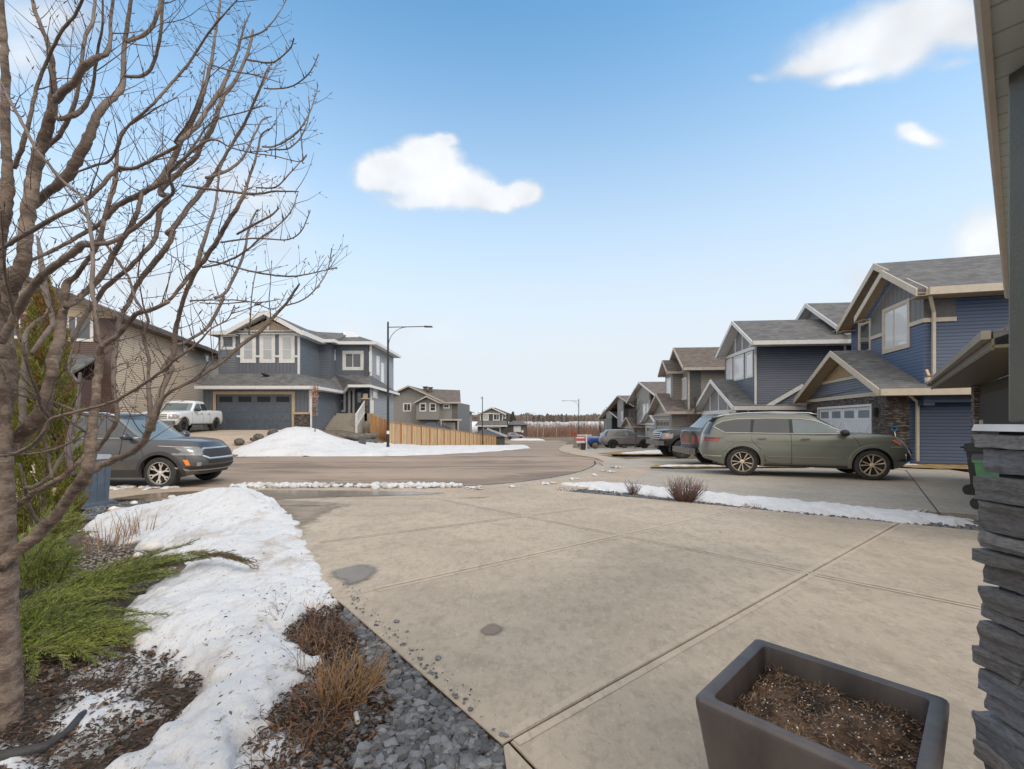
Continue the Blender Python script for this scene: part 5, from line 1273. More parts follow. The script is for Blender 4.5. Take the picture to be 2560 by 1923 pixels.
# ---------------------------------------------------------------- garage of the house at far right (next door, nearest)
h = House('brown_garage_house', 'dark garage front with tan gutter and stone pilaster, at the right edge behind the bins', 12.45, 12.2, 0, math.atan2(-.775, -.633)); h.root['group'] = GB
mol = M('wall_olive', (.06, .052, .036), .7, .1); msc = M('soffit_olive', (.13, .105, .065), .5, .1)
h.wall(('f', 0), [(0, -.2), (.55, -.2), (.55, 2.5), (0, 2.5)], ledgestone('ledge_tan', (.10, .075, .06), (.24, .185, .15), (.40, .34, .29)), name='stone_pilaster', n=.10, t=.5)
h.wall(('f', 0), [(.55, -.2), (9, -.2), (9, 2.5), (.55, 2.5)], mol, name='wall'); h.wall(('f', 0), [(.8, 0), (5.6, 0), (5.6, 2.25), (.8, 2.25)], M('garage_door_brown', (.018,.015,.012), .5), n=.03, t=.05, name='garage_door')
h.wall(('l', 0), [(0, -.2), (8, -.2), (8, 2.6), (0, 2.6)], mol, name='side_wall')
h.wall(('f', 0), [(1.2, 1.48), (1.33, 1.48), (1.33, 1.62), (1.2, 1.62)], mwhite, n=.08, t=.05, name='intercom_box')
mb = MB(); mb.prism([(-.55, -.85, 2.74), (9, -.85, 2.74), (9, 6, 5.4), (-.55, 6, 5.4)], (0, 0, -.1)); mb.build('roof', mgroof, h.root)
mb = MB(); mb.box(-.55, 9, -.96, -.87, 2.64, 2.75); mb.box(-.60, -.55, -.95, 6, 2.60, 2.73); mb.build('gutter', M('gutter_olive', (.24,.21,.165), .4), h.root)
mb = MB(); mb.box(-.55, 9, -.87, 0.02, 2.52, 2.56); mb.box(-.57, 9, -.865, -.84, 2.5, 2.64); mb.build('soffit', msc, h.root)
mb = MB(); mb.bar((.75, -.98, 2.80), (.55, -1.02, 2.98), .05, .05); mb.build('gutter_bracket', M('raw_wood', (.55,.36,.2), .7), h.root)
mb = MB()
for q in range(3): blob(mb, (.95+q*.09, -.99, 2.70-q*.03), .08, 2, .7)
mb.build('caulk_lump', mcream, h.root, smooth=60)

# ---------------------------------------------------------------- the row beyond, front gables turned to the street
def row_house(name, label, thd, near, W_, g, c, sid, sgab, batt, mroof, mtrim, doorc, zpix, up, door=None, stone=None, tall=None, wins=(), dorm=None, depth=10, gg=None, bodyz=None):
    th = R(thd); df = Vector((math.sin(th), math.cos(th))); near = Vector(near); fr = near+df*W_
    h = House(name, label, fr.x, fr.y, g, math.atan2(-df.y, -df.x)); h.root['group'] = GB
    return h
# house 2
def mk(name, label, thd, near, W_, g):
    th = R(thd); df = Vector((math.sin(th), math.cos(th))); near = Vector(near); fr = near+df*W_
    h = House(name, label, fr.x, fr.y, g, math.atan2(-df.y, -df.x)); h.root['group'] = GB; h.W = W_; return h
h = mk('slate_house', 'two storey slate blue house with white trimmed gables, second from the right edge', 5.5, (13.0, 26.3), 6.2, -.15)
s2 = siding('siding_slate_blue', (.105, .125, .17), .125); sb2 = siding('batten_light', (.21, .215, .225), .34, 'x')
st2 = ledgestone('ledge_buff', (.24, .19, .15), (.42, .35, .29), (.52, .45, .38))
ua, za = h.uz(*c5(207, 905), -.5); ul, zl = h.uz(*c5(95, 1100), -.5); ur, zq = h.uz(*c5(345, 1078), -.5); zE = zl
print('h2', ua, za, ul, zl, ur, zq, h.W)
ur = max(ur, h.W+.4); ul = min(ul, -.4); uc = (ul+ur)/2
zb = h.uz(*c5(300, 1085), 0)[1]
h.wall(('f', 0), [(0, -.3), (h.W, -.3), (h.W, zE-.25), (0, zE-.25)], st2, name='stone_wall')
h.garage_door(('f', .0), .7, h.W-.7, 2.15, mdoorw, mwhite, n=.2)
h.trim(('f', 0), 0, h.W, zE-.35, zE-.15, mwhite, n1=.05)
k = (za-zE)/(uc-ul)
h.wall(('f', 0), [(0, zE-.15), (h.W, zE-.15), (h.W, zE+k*(ur-h.W)-.14), (uc, za-.14), (0, zE+k*(0-ul)-.14)], sb2, name='gable_wall')
for q in (-1.6, 0, 1.6): h.trim(('f', 0), uc+q-.05, uc+q+.05, zE-.14, za-.2-abs(q)*k, mwhite, n1=.045)
h.gable(ul, ur, -.5, 5, zE, za, mgroof, mwhite, soff=mwhite, uc=uc, fh=.22)
h.wall(('r', h.W), [(0, -.3), (.7, -.3), (.7, zE-.25), (0, zE-.25)], st2, name='stone_wall', n=.03)
h.wall(('r', h.W), [(.7, -.3), (12, -.3), (12, zE+.4), (.7, zE-.25)], s2, name='side_wall')
h.pipe([(ur-.1, .3, zE-.2), (h.W+.1, .75, zE-.5), (h.W+.1, .75, 0)], mwhite, .09)
v2 = .9
ua, za2 = h.uz(*c5(340, 527), v2-.6); ul2, zl2 = h.uz(*c5(236, 755), v2-.6); ur2, zr2 = h.uz(*c5(470, 652), v2-.6); uco = h.uz(*c5(497, 700), v2)[0]; ufa = h.uz(*c5(293, 750), v2)[0]
print('h2up', ua, za2, ul2, zl2, ur2, zr2, uco, ufa)
zU = (zl2+zr2)/2; uc = (ul2+ur2)/2; k = (za2-zU)/(uc-ul2)
h.wall(('f', v2), [(ufa, zE), (uco, zE), (uco, zU-.1), (ufa, zU-.1)], s2, name='upper_wall')
h.wall(('f', v2), [(ufa, zU-.1), (uco, zU-.1), (uco, zU+k*(ur2-uco)-.14), (uc, za2-.14), (ufa, zU+k*(ufa-ul2)-.14)], sb2, name='gable_wall')
h.trim(('f', v2), ufa, uco+.02, zU-.28, zU-.08, mwhite, n1=.06)
for q in (-1.1, 0, 1.1): h.trim(('f', v2), uc+q-.05, uc+q+.05, zU-.1, za2-.2-abs(q)*k, mwhite, n1=.045)
h.gable(ul2, ur2, v2-.6, 9, zU, za2, mgroof, mwhite, soff=mwhite, uc=uc, fh=.22)
h.wall(('r', uco), [(v2, zE-.3), (9.3, zE-.3), (9.3, zU-.2), (v2, zU-.2)], s2, name='side_wall')
for a, b_, (y0, y1) in ((308, 338, (755, 880)), (355, 412, (730, 860)), (432, 470, (700, 850))):
    q0 = h.uz(*c5(a, y0), v2); q1 = h.uz(*c5(b_, y1), v2); h.window(('f', v2), q0[0], q1[0], zU-1.75, zU-.42, .10, mg=mglass3)
h.pipe([(ur2-.1, v2-.4, zU-.2), (uco+.1, v2-.1, zU-.6), (uco+.1, v2-.1, zE+.1)], mwhite, .09)
# rising eave of the side roof
q0 = h.vz(*c5(560, 1085), h.W+.6); q1 = h.vz(*c5(800, 945), h.W+.6)
mb = MB(); mb.bar((h.W+.55, -.3, zE-.1), (h.W+.6, q0[0], q0[1]), .12, .2, (0,0,1)); mb.bar((h.W+.6, q0[0], q0[1]), (h.W+.6, q1[0], q1[1]), .12, .2, (0,0,1)); mb.build('fascia', mwhite, h.root)
mb = MB(); mb.prism([(h.W+.6, q0[0], q0[1]+.1), (h.W+.6, q1[0], q1[1]+.1), (h.W-1.6, q1[0], q1[1]+.3), (h.W-1.6, q0[0], q0[1]+.3)], (0,0,-.08)); mb.build('roof', mgroof, h.root)
h.wall(('r', h.W), [(q0[0], -.3), (q1[0]+1, -.3), (q1[0]+1, q1[1]), (q1[0], q1[1]), (q0[0], q0[1])], s2, n=.02, name='side_wall')
# taller block behind with its own gable
v3 = 5.5; ua3, za3 = h.uz(*c5(818, 412), v3-.5); ul3, zl3 = h.uz(*c5(768, 490), v3-.5); ur3, zr3 = h.uz(*c5(1022, 556), v3-.5)
print('h2b', ua3, za3, ul3, zl3, ur3, zr3)
zU3 = zr3; k = (za3-zr3)/(ur3-ua3); ul3 = ua3-(ur3-ua3)
h.wall(('f', v3), [(ul3+.5, 3), (ur3-.4, 3), (ur3-.4, zU3+.1), (ua3, za3-.16), (ul3+.5, zU3+.1)], sb2, name='rear_gable_wall')
for q in (.8, 1.9, 3.0, 4.0): h.trim(('f', v3), ua3+q-.05, ua3+q+.05, 4.5, za3-.25-q*k, mwhite, n1=.045)
h.trim(('f', v3), ul3+.5, ur3+1.2, zU3-.55, zU3-.35, mwhite, n1=.05)
h.window(('f', v3), ur3-1.9, ur3-.5, zU3-2.0, zU3-.8, .12, mg=glass('teal_glass', (.05,.12,.11)))
h.gable(ul3, ur3, v3-.5, v3+7, zU3, za3, mgroof, mwhite, soff=mwhite, uc=ua3, fh=.25)
h.wall(('r', ur3-.4), [(v3, 2), (v3+7, 2), (v3+7, zU3-.2), (v3, zU3-.2)], s2, name='side_wall')

# houses 3-5: taupe and grey ones
def c4(x, y): return 1380+x/4.6167, 840+y/4.6167
def simple(name, label, thd, near, W_, g, gar, upp, corner, sid, batt, mroof, mt, doorm, dorm=None, v2=.8, depth=9, wins=(), panel=None):
    h = mk(name, label, thd, near, W_, g)
    # garage: gar = (apex, left eave, right eave) pixels
    if gar:
        ua, za = h.uz(*gar[0], -.4); ul, zl = h.uz(*gar[1], -.4); ur, zr = h.uz(*gar[2], -.4); zE = max(2.3, min(3.1, (zl+zr)/2)); ul, ur = -.4, W_+.4; uc = (ul+ur)/2; za = max(za, zE+1.2); k = (za-zE)/(uc-ul)
        print(name, 'gar', ua, za, ul, zl, ur, zr)
        h.wall_hole(('f', 0), 0, W_, -.4, zE-.1, .7, W_-.7, 2.2, sid); h.garage_door(('f', 0), .7, W_-.7, 2.2, doorm, mt, lights=4)
        h.wall(('f', 0), [(0, zE-.1), (W_, zE-.1), (W_, zE+k*.4-.14), (uc, za-.14), (0, zE+k*.4-.14)], batt, name='gable_wall')
        h.trim(('f', 0), 0, W_, zE-.3, zE-.1, mt, n1=.04)
        h.gable(ul, ur, -.5, 4.5, zE, za, mroof, mt, soff=mt, uc=uc, fh=.2)
        h.wall(('r', W_), [(0, -.4), (8, -.4), (8, zE-.2), (0, zE-.2)], sid, name='side_wall')
    else: zE = 2.6
    ua, za = h.uz(*upp[0], v2-.5); ur, zr = h.uz(*upp[2], v2-.5); uco = h.uz(*corner, v2)[0]; zU = zr; ur = max(ur, uco+.35); ul = ua-(ur-ua); k = (za-zU)/(ur-ua); uf = ul+(ur-uco)
    print(name, 'up', ua, za, ul, zU, ur, uco)
    h.wall(('f', v2), [(uf, zE-.4), (uco, zE-.4), (uco, zU-.1), (uf, zU-.1)], sid, name='upper_wall')
    h.wall(('f', v2), [(uf, zU-.1), (uco, zU-.1), (uco, zU+k*(ur-uco)-.12), (ua, za-.14), (uf, zU+k*(uf-ul)-.12)], batt, name='gable_wall')
    h.gable(ul, ur, v2-.5, v2+depth, zU, za, mroof, mt, soff=mt, uc=ua, fh=.2)
    h.wall(('r', uco), [(v2, -.3 if not gar else zE-.5), (v2+depth, -.3 if not gar else zE-.5), (v2+depth, zU-.15), (v2, zU-.15)], sid, name='side_wall')
    if panel: h.wall(('r', uco), [(v2+.02, zU-3.0), (v2+.9, zU-3.0), (v2+.9, zU-.2), (v2+.02, zU-.2)], panel, n=.02, t=.03, name='corner_panel')
    h.trim(('r', uco), v2-.05, v2+.08, zE, zU-.15, mt, n0=-.02, n1=.04, name='corner_trim')
    for a, b_ in wins: h.window(('f', v2), uco-a, uco-b_, zU-2.2, zU-.75, .12, mull=(.5,), mg=mglass3)
    if dorm:
        dl, dr_, dv, dza, dze = dorm
        h.wall(('f', v2-dv), [(dl, zE-.2), (dr_, zE-.2), (dr_, dze), (dl, dze)], sid, t=dv, name='bay_wall')
        dc = (dl+dr_)/2; h.wall(('f', v2-dv), [(dl, dze), (dr_, dze), (dc, dza-.15)], batt, t=.2, name='gable_wall')
        h.gable(dl-.35, dr_+.35, v2-dv-.5, v2+2.5, dze, dza, mroof, mt, soff=mt, fh=.18)
        h.window(('f', v2-dv), dc-.7, dc+.7, dze-1.9, dze-.5, .12, mull=(.5,), mg=mglass3)
    return h, zU, za, uco
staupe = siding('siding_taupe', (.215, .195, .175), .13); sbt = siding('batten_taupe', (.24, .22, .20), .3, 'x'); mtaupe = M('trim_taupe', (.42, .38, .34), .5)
h, zU, za, uco = simple('taupe_house', 'two storey taupe sided house with brown roof and twin stepped gables', 4.5, (12.0, 34.2), 5.6, -.55,
    (c4(1235,660), c4(1150,890), c4(1330,868)), (c4(1405,135), c4(1300,360), c4(1515,365)), c4(1575,600), staupe, sbt, mbroof, mtaupe, M('garage_door_grey', (.30,.29,.27), .5), v2=1.2, wins=((1.75,.55),), dorm=(1.3, 3.6, .9, 0, 0) if 0 else None, panel=M('panel_charcoal', (.075,.08,.08), .6))
q = h.uz(*c4(1320, 280), .3); e = h.uz(*c4(1375, 410), .3); c_ = h.uz(*c4(1420, 500), .3); print('dorm3', q, e, c_)
dc, dza, dze = q[0], q[1], e[1]; hw = abs(e[0]-q[0])
h.wall(('f', .5), [(dc-hw+.3, 2.6), (dc+hw-.3, 2.6), (dc+hw-.3, dze), (dc-hw+.3, dze)], staupe, t=1.0, name='bay_wall'); h.wall(('f', .5), [(dc-hw+.3, dze), (dc+hw-.3, dze), (dc, dza-.2)], sbt, t=.2, name='gable_wall')
h.gable(dc-hw, dc+hw, .0, 3.5, dze, dza, mbroof, mtaupe, soff=mtaupe, fh=.18); h.window(('f', .5), dc-.55, dc+.55, dze-1.9, dze-.5, .12, mull=(.5,), mg=mglass3)
h.vents([(h.uz(*c4(1590, 150), 3)[0]-1.0, 3.2, za-.55), (uco-1.2, 5.2, zU+.75)])
h, zU, za, uco = simple('tan_gabled_house', 'fourth house up the right side, tan with brown roof and pale bay window', 4, (15.2, 47.0), 6.5, -1.35,
    (c4(890,880), c4(850,1000), c4(985,985)), (c4(1003,530), c4(960,700), c4(1205,690)), c4(1125,800), staupe, sbt, mbroof, mwhite, M('garage_door_grey2', (.33,.31,.29), .5), v2=1.2, wins=((1.4,.5),(3.6,2.2)))
h.wall(('r', uco), [(1.4, 3.2), (2.9, 3.2), (2.9, 4.9), (1.4, 4.9)], M('brick_brown', (.12,.075,.055), .8, .2, 9, .4), n=.03, t=.04, name='stone_panel')
h.trim(('r', uco), 1.2, 3.0, 3.0, 3.2, mwhite, n1=.06)
h, zU, za, uco = simple('brown_gabled_house', 'fifth house up the right side, grey with brown roof and dark corner', 3, (17.2, 64.0), 7.0, -2.1,
    (c4(790,940), c4(750,1040), c4(860,1030)), (c4(755,688), c4(720,810), c4(945,805)), c4(822,900), siding('siding_grey', (.20,.20,.205), .14), sbt, mbroof, mtaupe, M('garage_door_tan', (.28,.22,.17), .5), v2=1.2, wins=((1.6,.4),), panel=M('panel_navy', (.05,.06,.075), .6))
h, zU, za, uco = simple('charcoal_house', 'distant charcoal house with white belt line at the end of the right row', 2, (20.5, 92.0), 9.0, -2.95,
    None, (c4(628,838), c4(590,930), c4(752,940)), c4(625,960), siding('siding_charcoal', (.085,.095,.095), .14), sbt, mgroof, mwhite, mdoorw, v2=0, wins=())
h.hip(-6, 3, 1, 9, 4.2, .6, mgroof, mwhite) if 0 else None
h, zU, za, uco = simple('far_row_house', 'small far grey-brown house beyond the charcoal one', 2, (23.5, 112.0), 9.0, -3.0,
    None, (c4(590,862), c4(560,930), c4(628,935)), c4(600,950), siding('siding_brown', (.15,.125,.105), .14), sbt, mgroof, mtaupe, mdoorw, v2=0)
# two simple gable porches low between the row houses
def porch(name, label, x, y, Y, w, mt, mr, ang=0):
    q = px(x, y, Y); g = H(q.x, q.y); h = House(name, label, q.x, q.y, g, ang, 'porch'); za = q.z-g
    h.gable(-w/2, w/2, -.4, 4, za-w*.42, za, mr, mt, fh=.18); h.wall(('f', 0), [(-w/2+.3, 0), (w/2-.3, 0), (w/2-.3, za-w*.42), (0, za-.2), (-w/2+.3, za-w*.42)], staupe, name='wall')
    return h

# ================================================================ LEFT SIDE
def c1(x, y): return 400+x/3.16, 740+y/3.16
K = 1.115; YG = 31.0
GL = -.0
h = House('corner_house', 'large two storey slate blue house with white trim across the street, wide dark garage', (507.6-HX)/F*YG, YG, .985, 0)
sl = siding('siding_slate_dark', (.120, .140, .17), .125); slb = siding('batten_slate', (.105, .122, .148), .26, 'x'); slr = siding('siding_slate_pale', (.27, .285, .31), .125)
Wg = h.uz(*c1(1190, 900), 0)[0]; dd0, zt = h.uz(*c1(443, 778), 0); dd1 = h.uz(*c1(1042, 778), 0)[0]
zG = h.uz(*c1(700, 715), -.6)[1]; print('L garage', Wg, dd0, dd1, zt, zG)
h.wall_hole(('f', 0), 0, Wg, -.6, zG, dd0, dd1, zt, slb)
h.garage_door(('f', 0), dd0, dd1, zt, M('garage_door_slate', (.085,.105,.135), .5), mtanb, glassm=mdark, fw=.2)
st0 = h.uz(*c1(1062, 935), 0); h.wall(('f', 0), [(st0[0], -.5), (Wg, -.5), (Wg, st0[1]), (st0[0], st0[1])], sston, n=.05, t=.05, name='stone_base')
h.trim(('f', 0), st0[0]-.02, Wg+.04, st0[1], st0[1]+.14, mtanb, n1=.10)
vE = 5.6
# side wall of the garage, then the recessed entrance
h.wall(('r', Wg), [(0, -.6), (vE, -.6), (vE, zG-.05), (0, zG-.05)], sl, name='side_wall')
uR = h.uz(*c1(1668, 900), vE)[0]; vB = h.vz(*c1(1845, 700), uR)[0]; print('uR', uR, 'vB', vB)
h.wall(('f', vE), [(Wg, -.2), (uR, -.2), (uR, zG), (Wg, zG)], sl, name='entrance_wall')
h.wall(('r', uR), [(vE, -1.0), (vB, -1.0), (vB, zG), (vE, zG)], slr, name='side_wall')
# upper storey
vU = 1.3; u0 = h.uz(*c1(462, 400), vU)[0]; u1 = h.uz(*c1(1100, 400), vU)[0]; zU = h.uz(*c1(800, 300), vU)[1]; zbot = h.uz(*c1(800, 625), vU)[1]
vS = h.vz(*c1(1260, 500), u1)[0]; u2 = h.uz(*c1(1345, 500), vS)[0]; print('upper', u0, u1, zU, zbot, vS, u2)
h.wall(('f', vU), [(u0, zbot-.4), (u1, zbot-.4), (u1, zU), (u0, zU)], slb, name='upper_wall')
ub = h.uz(*c1(600, 400), vU)[0]; h.wall(('f', vU), [(u0, zbot-.2), (ub, zbot-.2), (ub, zU-.1), (u0, zU-.1)], sl, n=.02, t=.03, name='upper_siding')
h.wall(('r', u1), [(vU, zbot-.6), (vS, zbot-.6), (vS, zU), (vU, zU)], sl, name='upper_side_wall')
h.wall(('f', vS), [(u1-.1, zG-.3), (u2, zG-.3), (u2, zU), (u1-.1, zU)], sl, name='upper_wall')
vC = vE+.15; h.wall(('r', u2), [(vS, zG-.3), (vC, zG-.3), (vC, zU), (vS, zU)], sl, name='upper_side_wall')
h.wall(('f', vC), [(u2-.1, zG-.2), (uR, zG-.2), (uR, zU), (u2-.1, zU)], slb, name='upper_wall')
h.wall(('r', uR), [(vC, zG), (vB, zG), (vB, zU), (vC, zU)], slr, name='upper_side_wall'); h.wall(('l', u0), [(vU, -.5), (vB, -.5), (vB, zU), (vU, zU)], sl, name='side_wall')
h.trim(('r', uR), vE-.06, vE+.1, -.8, zU, mwhite, n0=-.1, n1=.03, name='corner_trim'); h.trim(('r', Wg), -.05, .10, -.5, zG-.1, mwhite, n0=-.1, n1=.03, name='corner_trim')
h.trim(('r', u1), vU-.05, vU+.08, zbot-.5, zU-.1, mwhite, n0=-.1, n1=.02, name='corner_trim')
# windows
def cw(x0, y0, x1, y1, v, **k_):
    a = h.uz(*c1(x0, y0), v); b_ = h.uz(*c1(x1, y1), v); return h.window(('f', v), a[0], b_[0], b_[1], a[1], **k_)
cw(503, 325, 576, 402, vU, trim=.2)
for x in (660, 812, 966): cw(x, 325, x+74, 505, vU, trim=.22, mg=mglass2, bars=(.45,))
for x0, x1 in ((608, 636), (758, 790), (912, 946), (1068, 1092)):
    a = h.uz(*c1(x0, 470), vU); b_ = h.uz(*c1(x1, 486), vU); h.trim(('f', vU), a[0], b_[0], b_[1], a[1], mwhite, n1=.06)
cw(1464, 455, 1588, 566, vC, trim=.22, mull=(.48,))
a = h.vz(*c1(1380, 425), u2); b_ = h.vz(*c1(1404, 520), u2); h.window(('r', u2), a[0]+.1, b_[0]-.1, b_[1]+.15, a[1]-.1, trim=.12, bars=(.5,), mull=(.5,))
for x0, x1, y0, y1 in ((1658, 1668, 455, 590), (1712, 1728, 485, 618), (1748, 1764, 540, 675)):
    a = h.vz(*c1(x0, y0), uR); b_ = h.vz(*c1(x1, y1), uR); h.window(('r', uR), a[0], b_[0], b_[1], a[1], trim=.14, mg=mglass3)
a = h.vz(*c1(1682, 745), uR); b_ = h.vz(*c1(1714, 800), uR); h.window(('r', uR), a[0], b_[0], b_[1], a[1], trim=.12, mg=mglass3)
# entrance: door, side lights, column, steps, rail
a = h.uz(*c1(1548, 745), vE); b_ = h.uz(*c1(1604, 930), vE); fz = b_[1]
print('entr', a, b_, fz)
mb = MB(); h.fbox(mb, ('f', vE), a[0]-.1, b_[0]+.1, fz, a[1], 0, .05); dr = mb.build('front_door', M('door_slate', (.05,.06,.075), .4), h.root)
mb = MB(); h.fbox(mb, ('f', vE), a[0]+.15, b_[0]-.15, fz+.9, a[1]-.2, .05, .065); mb.build('door_glass', mglass2, dr)
s0 = h.uz(*c1(1500, 745), vE)[0]; s1 = h.uz(*c1(1526, 745), vE)[0]; h.window(('f', vE), s0, s1, fz, a[1], trim=.12)
s0 = h.uz(*c1(1432, 745), vE)[0]; s1 = h.uz(*c1(1450, 745), vE)[0]; h.window(('f', vE), s0-.05, s1+.05, fz+.25, a[1]-.1, trim=.12, bars=(.5,))
cu = h.uz(*c1(1622, 800), vE-1.3)[0]
mb = MB(); h.fbox(mb, ('f', vE-1.3), cu-.2, cu+.2, fz-.6, fz+1.1, -.2, .2); mb.build('column_base', sston, h.root); mb = MB(); h.fbox(mb, ('f', vE-1.3), cu-.14, cu+.14, fz+1.1, zG-.2, -.14, .14); mb.build('column', mtanb, h.root)
mb = MB(); h.fbox(mb, ('f', vE-1.3), cu-.24, cu+.24, fz+1.1, fz+1.18, -.24, .24); mb.build('column_cap', mtanb, h.root)
mb = MB(); e0 = Wg+.15; e1 = cu+.3; n_ = 6
mb.box(e0, e1+.4, vE-1.5, vE-.01, -.3, fz)
for i in range(n_): mb.box(e0-.1, e1-.3, vE-1.5-.3*(i+1), vE-1.5-.3*i-.002, -.5, fz*(1-(i+1)/(n_+1)))
mb.build('porch_steps', mconc2, h.root)
mb = MB(); rt = []
for i in range(9): 
    y = vE-1.5-.22*i; z = fz-fz*i/9.5; mb.box(e1-.32, e1-.28, y-.02, y+.02, z-.1, z+.95)
mb.bar((e1-.3, vE-1.4, fz+.98), (e1-.3, vE-1.5-.22*8.4, fz*.1+.98), .07, .07); mb.bar((e1-.3, vE-1.4, fz+.1), (e1-.3, vE-1.5-.22*8.4, fz*.1+.1), .05, .05)
mb.box(e1-.36, e1-.24, vE-3.4, vE-3.28, -.3, 1.15); mb.box(e1+.1, e1+.35, vE-1.35, vE-1.3, fz, fz+1.0); mb.build('railing', mwhite, h.root)
# roofs: skirt over the garage
sk = .62; zT = zbot+.1
def quad(pts): h.slab(pts, mgroof, .1)
gO = -.6; uL = h.uz(*c1(275, 715), gO)[0]; uRg = Wg+.55
mb = MB()
mb.prism([(uL, gO, zG), (uRg, gO, zG), (u1+.02, vU, zT), (u0-.02, vU, zT)], (0,0,-.06))
mb.prism([(uRg, gO, zG), (uRg, vE-.9, zG), (u2, vE-.9, zT-.12), (u1, vS, zT), (u1, vU, zT)], (0,0,-.06))
mb.prism([(uL, gO, zG), (u0, vU, zT), (u0, vU+3, zT), (uL, vU+3, zG)], (0,0,-.06))
# little roof over the porch and along the pale side
mb.prism([(uRg, vE-.9, zG+.0), (uRg+.7, vE-1.9, zG+.42), (uR+.5, vE-1.9, zG+.42), (uR+.0, vC, zT+.35), (u2, vC, zT+.35), (u2, vE-.9, zT-.12)], (0,0,-.06))
mb.prism([(uR+.5, vE-1.9, zG+.42), (uR+.55, vB, zG+.3), (uR, vB, zG+.65), (uR, vC, zT+.3)], (0,0,-.06))
mb.build('lower_roof', mgroof, h.root)
fb = MB()
def fas(p, q, hgt=.2): fb.bar(Vector(p)-Vector((0,0,hgt/2-.04)), Vector(q)-Vector((0,0,hgt/2-.04)), .1, hgt)
fas((uL, gO, zG), (uRg, gO, zG)); fas((uRg, gO, zG), (uRg, vE-.9, zG)); fas((uRg, vE-.9, zG), (uRg+.7, vE-1.9, zG+.42)); fas((uRg+.7, vE-1.9, zG+.42), (uR+.5, vE-1.9, zG+.42)); fas((uR+.5, vE-1.9, zG+.42), (uR+.55, vB, zG+.3)); fas((uL, gO, zG), (uL, vU+3, zG))
sf = MB(); sf.box(uL, uRg, gO, .0, zG-.19, zG-.15); sf.box(Wg, uRg, 0, vE-.9, zG-.19, zG-.15); sf.build('soffit', mwhite, h.root)
# upper roof: front gable set on a hipped main roof
ga = h.uz(*c1(820, 112), vU-.6); gl = h.uz(*c1(512, 285), vU-.6); gr = h.uz(*c1(1118, 285), vU-.6); print('gable', ga, gl, gr)
ovr = .6; ucg = ga[0]; glu = ucg-(gr[0]-ucg)
h.gable(glu, gr[0], vU-.6, vU+7, zU+.12, ga[1], mgroof, mwhite, soff=mwhite, uc=ucg, fh=.3)
kk = (ga[1]-zU-.12)/(gr[0]-ucg)
h.wall(('f', vU), [(glu+.9, zU+.25), (gr[0]-.9, zU+.25), (ucg, ga[1]-.5)], M('gable_tan', (.42,.33,.23), .7, .1), n=-.02, name='gable_wall')
for q in (-1.6, 0, 1.6): h.trim(('f', vU), ucg+q-.09, ucg+q+.09, zU+.1, ga[1]-.3-abs(q)*kk, mwhite, n1=.07)
h.trim(('f', vU), glu+.1, gr[0]-.1, zU-.02, zU+.24, mwhite, n1=.10)
mb = MB(); zr_m = ga[1]+.25
c_ = [(u0-.6, vU-.25, zU+.1), (u1+.5, vU-.25, zU+.1), (u1+.5, vS-.5, zU+.1), (u2+.5, vS-.5, zU+.1), (u2+.5, vC-.6, zU+.1), (uR+.55, vC-.6, zU+.1), (uR+.55, vB+.5, zU+.1), (u0-.6, vB+.5, zU+.1)]
R0 = (ucg, vU+3.2, ga[1]-.25); R1 = (u2-2.0, vS+2.2, ga[1]-.3); rm = ((u0+uR)/2+1.5, vC+4.2); R2 = (rm[0]+.4, vC+3.2, ga[1]-.05); R3 = (rm[0]-3.5, vC+4.5, ga[1]-.05)
V_ = [Vector(q) for q in c_]+[Vector(q) for q in (R0, R1, R2, R3)]
mb.add(V_, [(0,1,8), (1,2,9,8), (2,3,9), (3,4,10,9), (4,5,10), (5,6,10), (6,7,11,10), (7,0,8,11), (8,9,10,11)])
mb.build('roof', mgroof, h.root)
for i in range(1, 7): fas(c_[i], c_[i+1] if i < 7 else c_[0], .24)
fas(c_[0], (glu, vU-.25, zU+.1), .24); fas(c_[7], c_[0], .24)
fb.build('fascia', mwhite, h.root)
sf = MB(); sf.prism([Vector(q)-Vector((0,0,.12)) for q in c_], (0,0,-.03)); sf.build('soffit', mwhite, h.root)
sn = MB(); sn.prism([Vector(R2)+Vector((-.5,-.6,.02)), Vector(R2)+Vector((.3,-.1,.06)), Vector(R2)+Vector((2.0,-2.2,-1.0)), Vector(R2)+Vector((.5,-2.4,-1.1))], (0,0,.06)); sn.build('roof_snow', msnow2, h.root)
h.pipe([(Wg+.45, -.5, zG-.15), (Wg+.1, -.15, zG-.4), (Wg+.1, -.15, -.2)], mwhite, .09)
mb = MB(); q = h.uz(*c1(840, 628), 0.9); blob(mb, (q[0], .9, q[1]), .3, 2, .35); mb.build('roof_vent', mdark, h.root)
CH = h

# brown and tan house at the far left
h = House('brown_house', 'brown and tan two storey house behind the bare tree, left of the white pickup', -20.9, 24.0, .95, math.atan2(.2424, .9702))
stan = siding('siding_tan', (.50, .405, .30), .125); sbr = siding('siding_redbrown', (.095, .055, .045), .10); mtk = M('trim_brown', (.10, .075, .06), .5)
zU = h.uz(289, 790, 0)[1]; print('brown', zU)
Wb = 9.0
h.wall(('r', 0), [(0, -.8), (14.5, -.8), (14.5, zU), (0, zU)], stan, name='side_wall')
h.wall(('f', 0), [(-Wb, -.8), (0, -.8), (0, zU), (-Wb, zU)], sbr, name='front_wall')
kk = .42; zr_ = zU+kk*(Wb/2+.5)
h.wall(('f', 0), [(-Wb, zU), (0, zU), (-Wb/2, zU+kk*Wb/2)], stan, name='gable_wall')
h.trim(('f', 0), -Wb, 0, zU-.15, zU+.1, mtanb, n1=.05)
h.gable(-Wb-.5, .5, -.6, 15, zU, zr_, mbroof, mtk, soff=mtk, fh=.25)
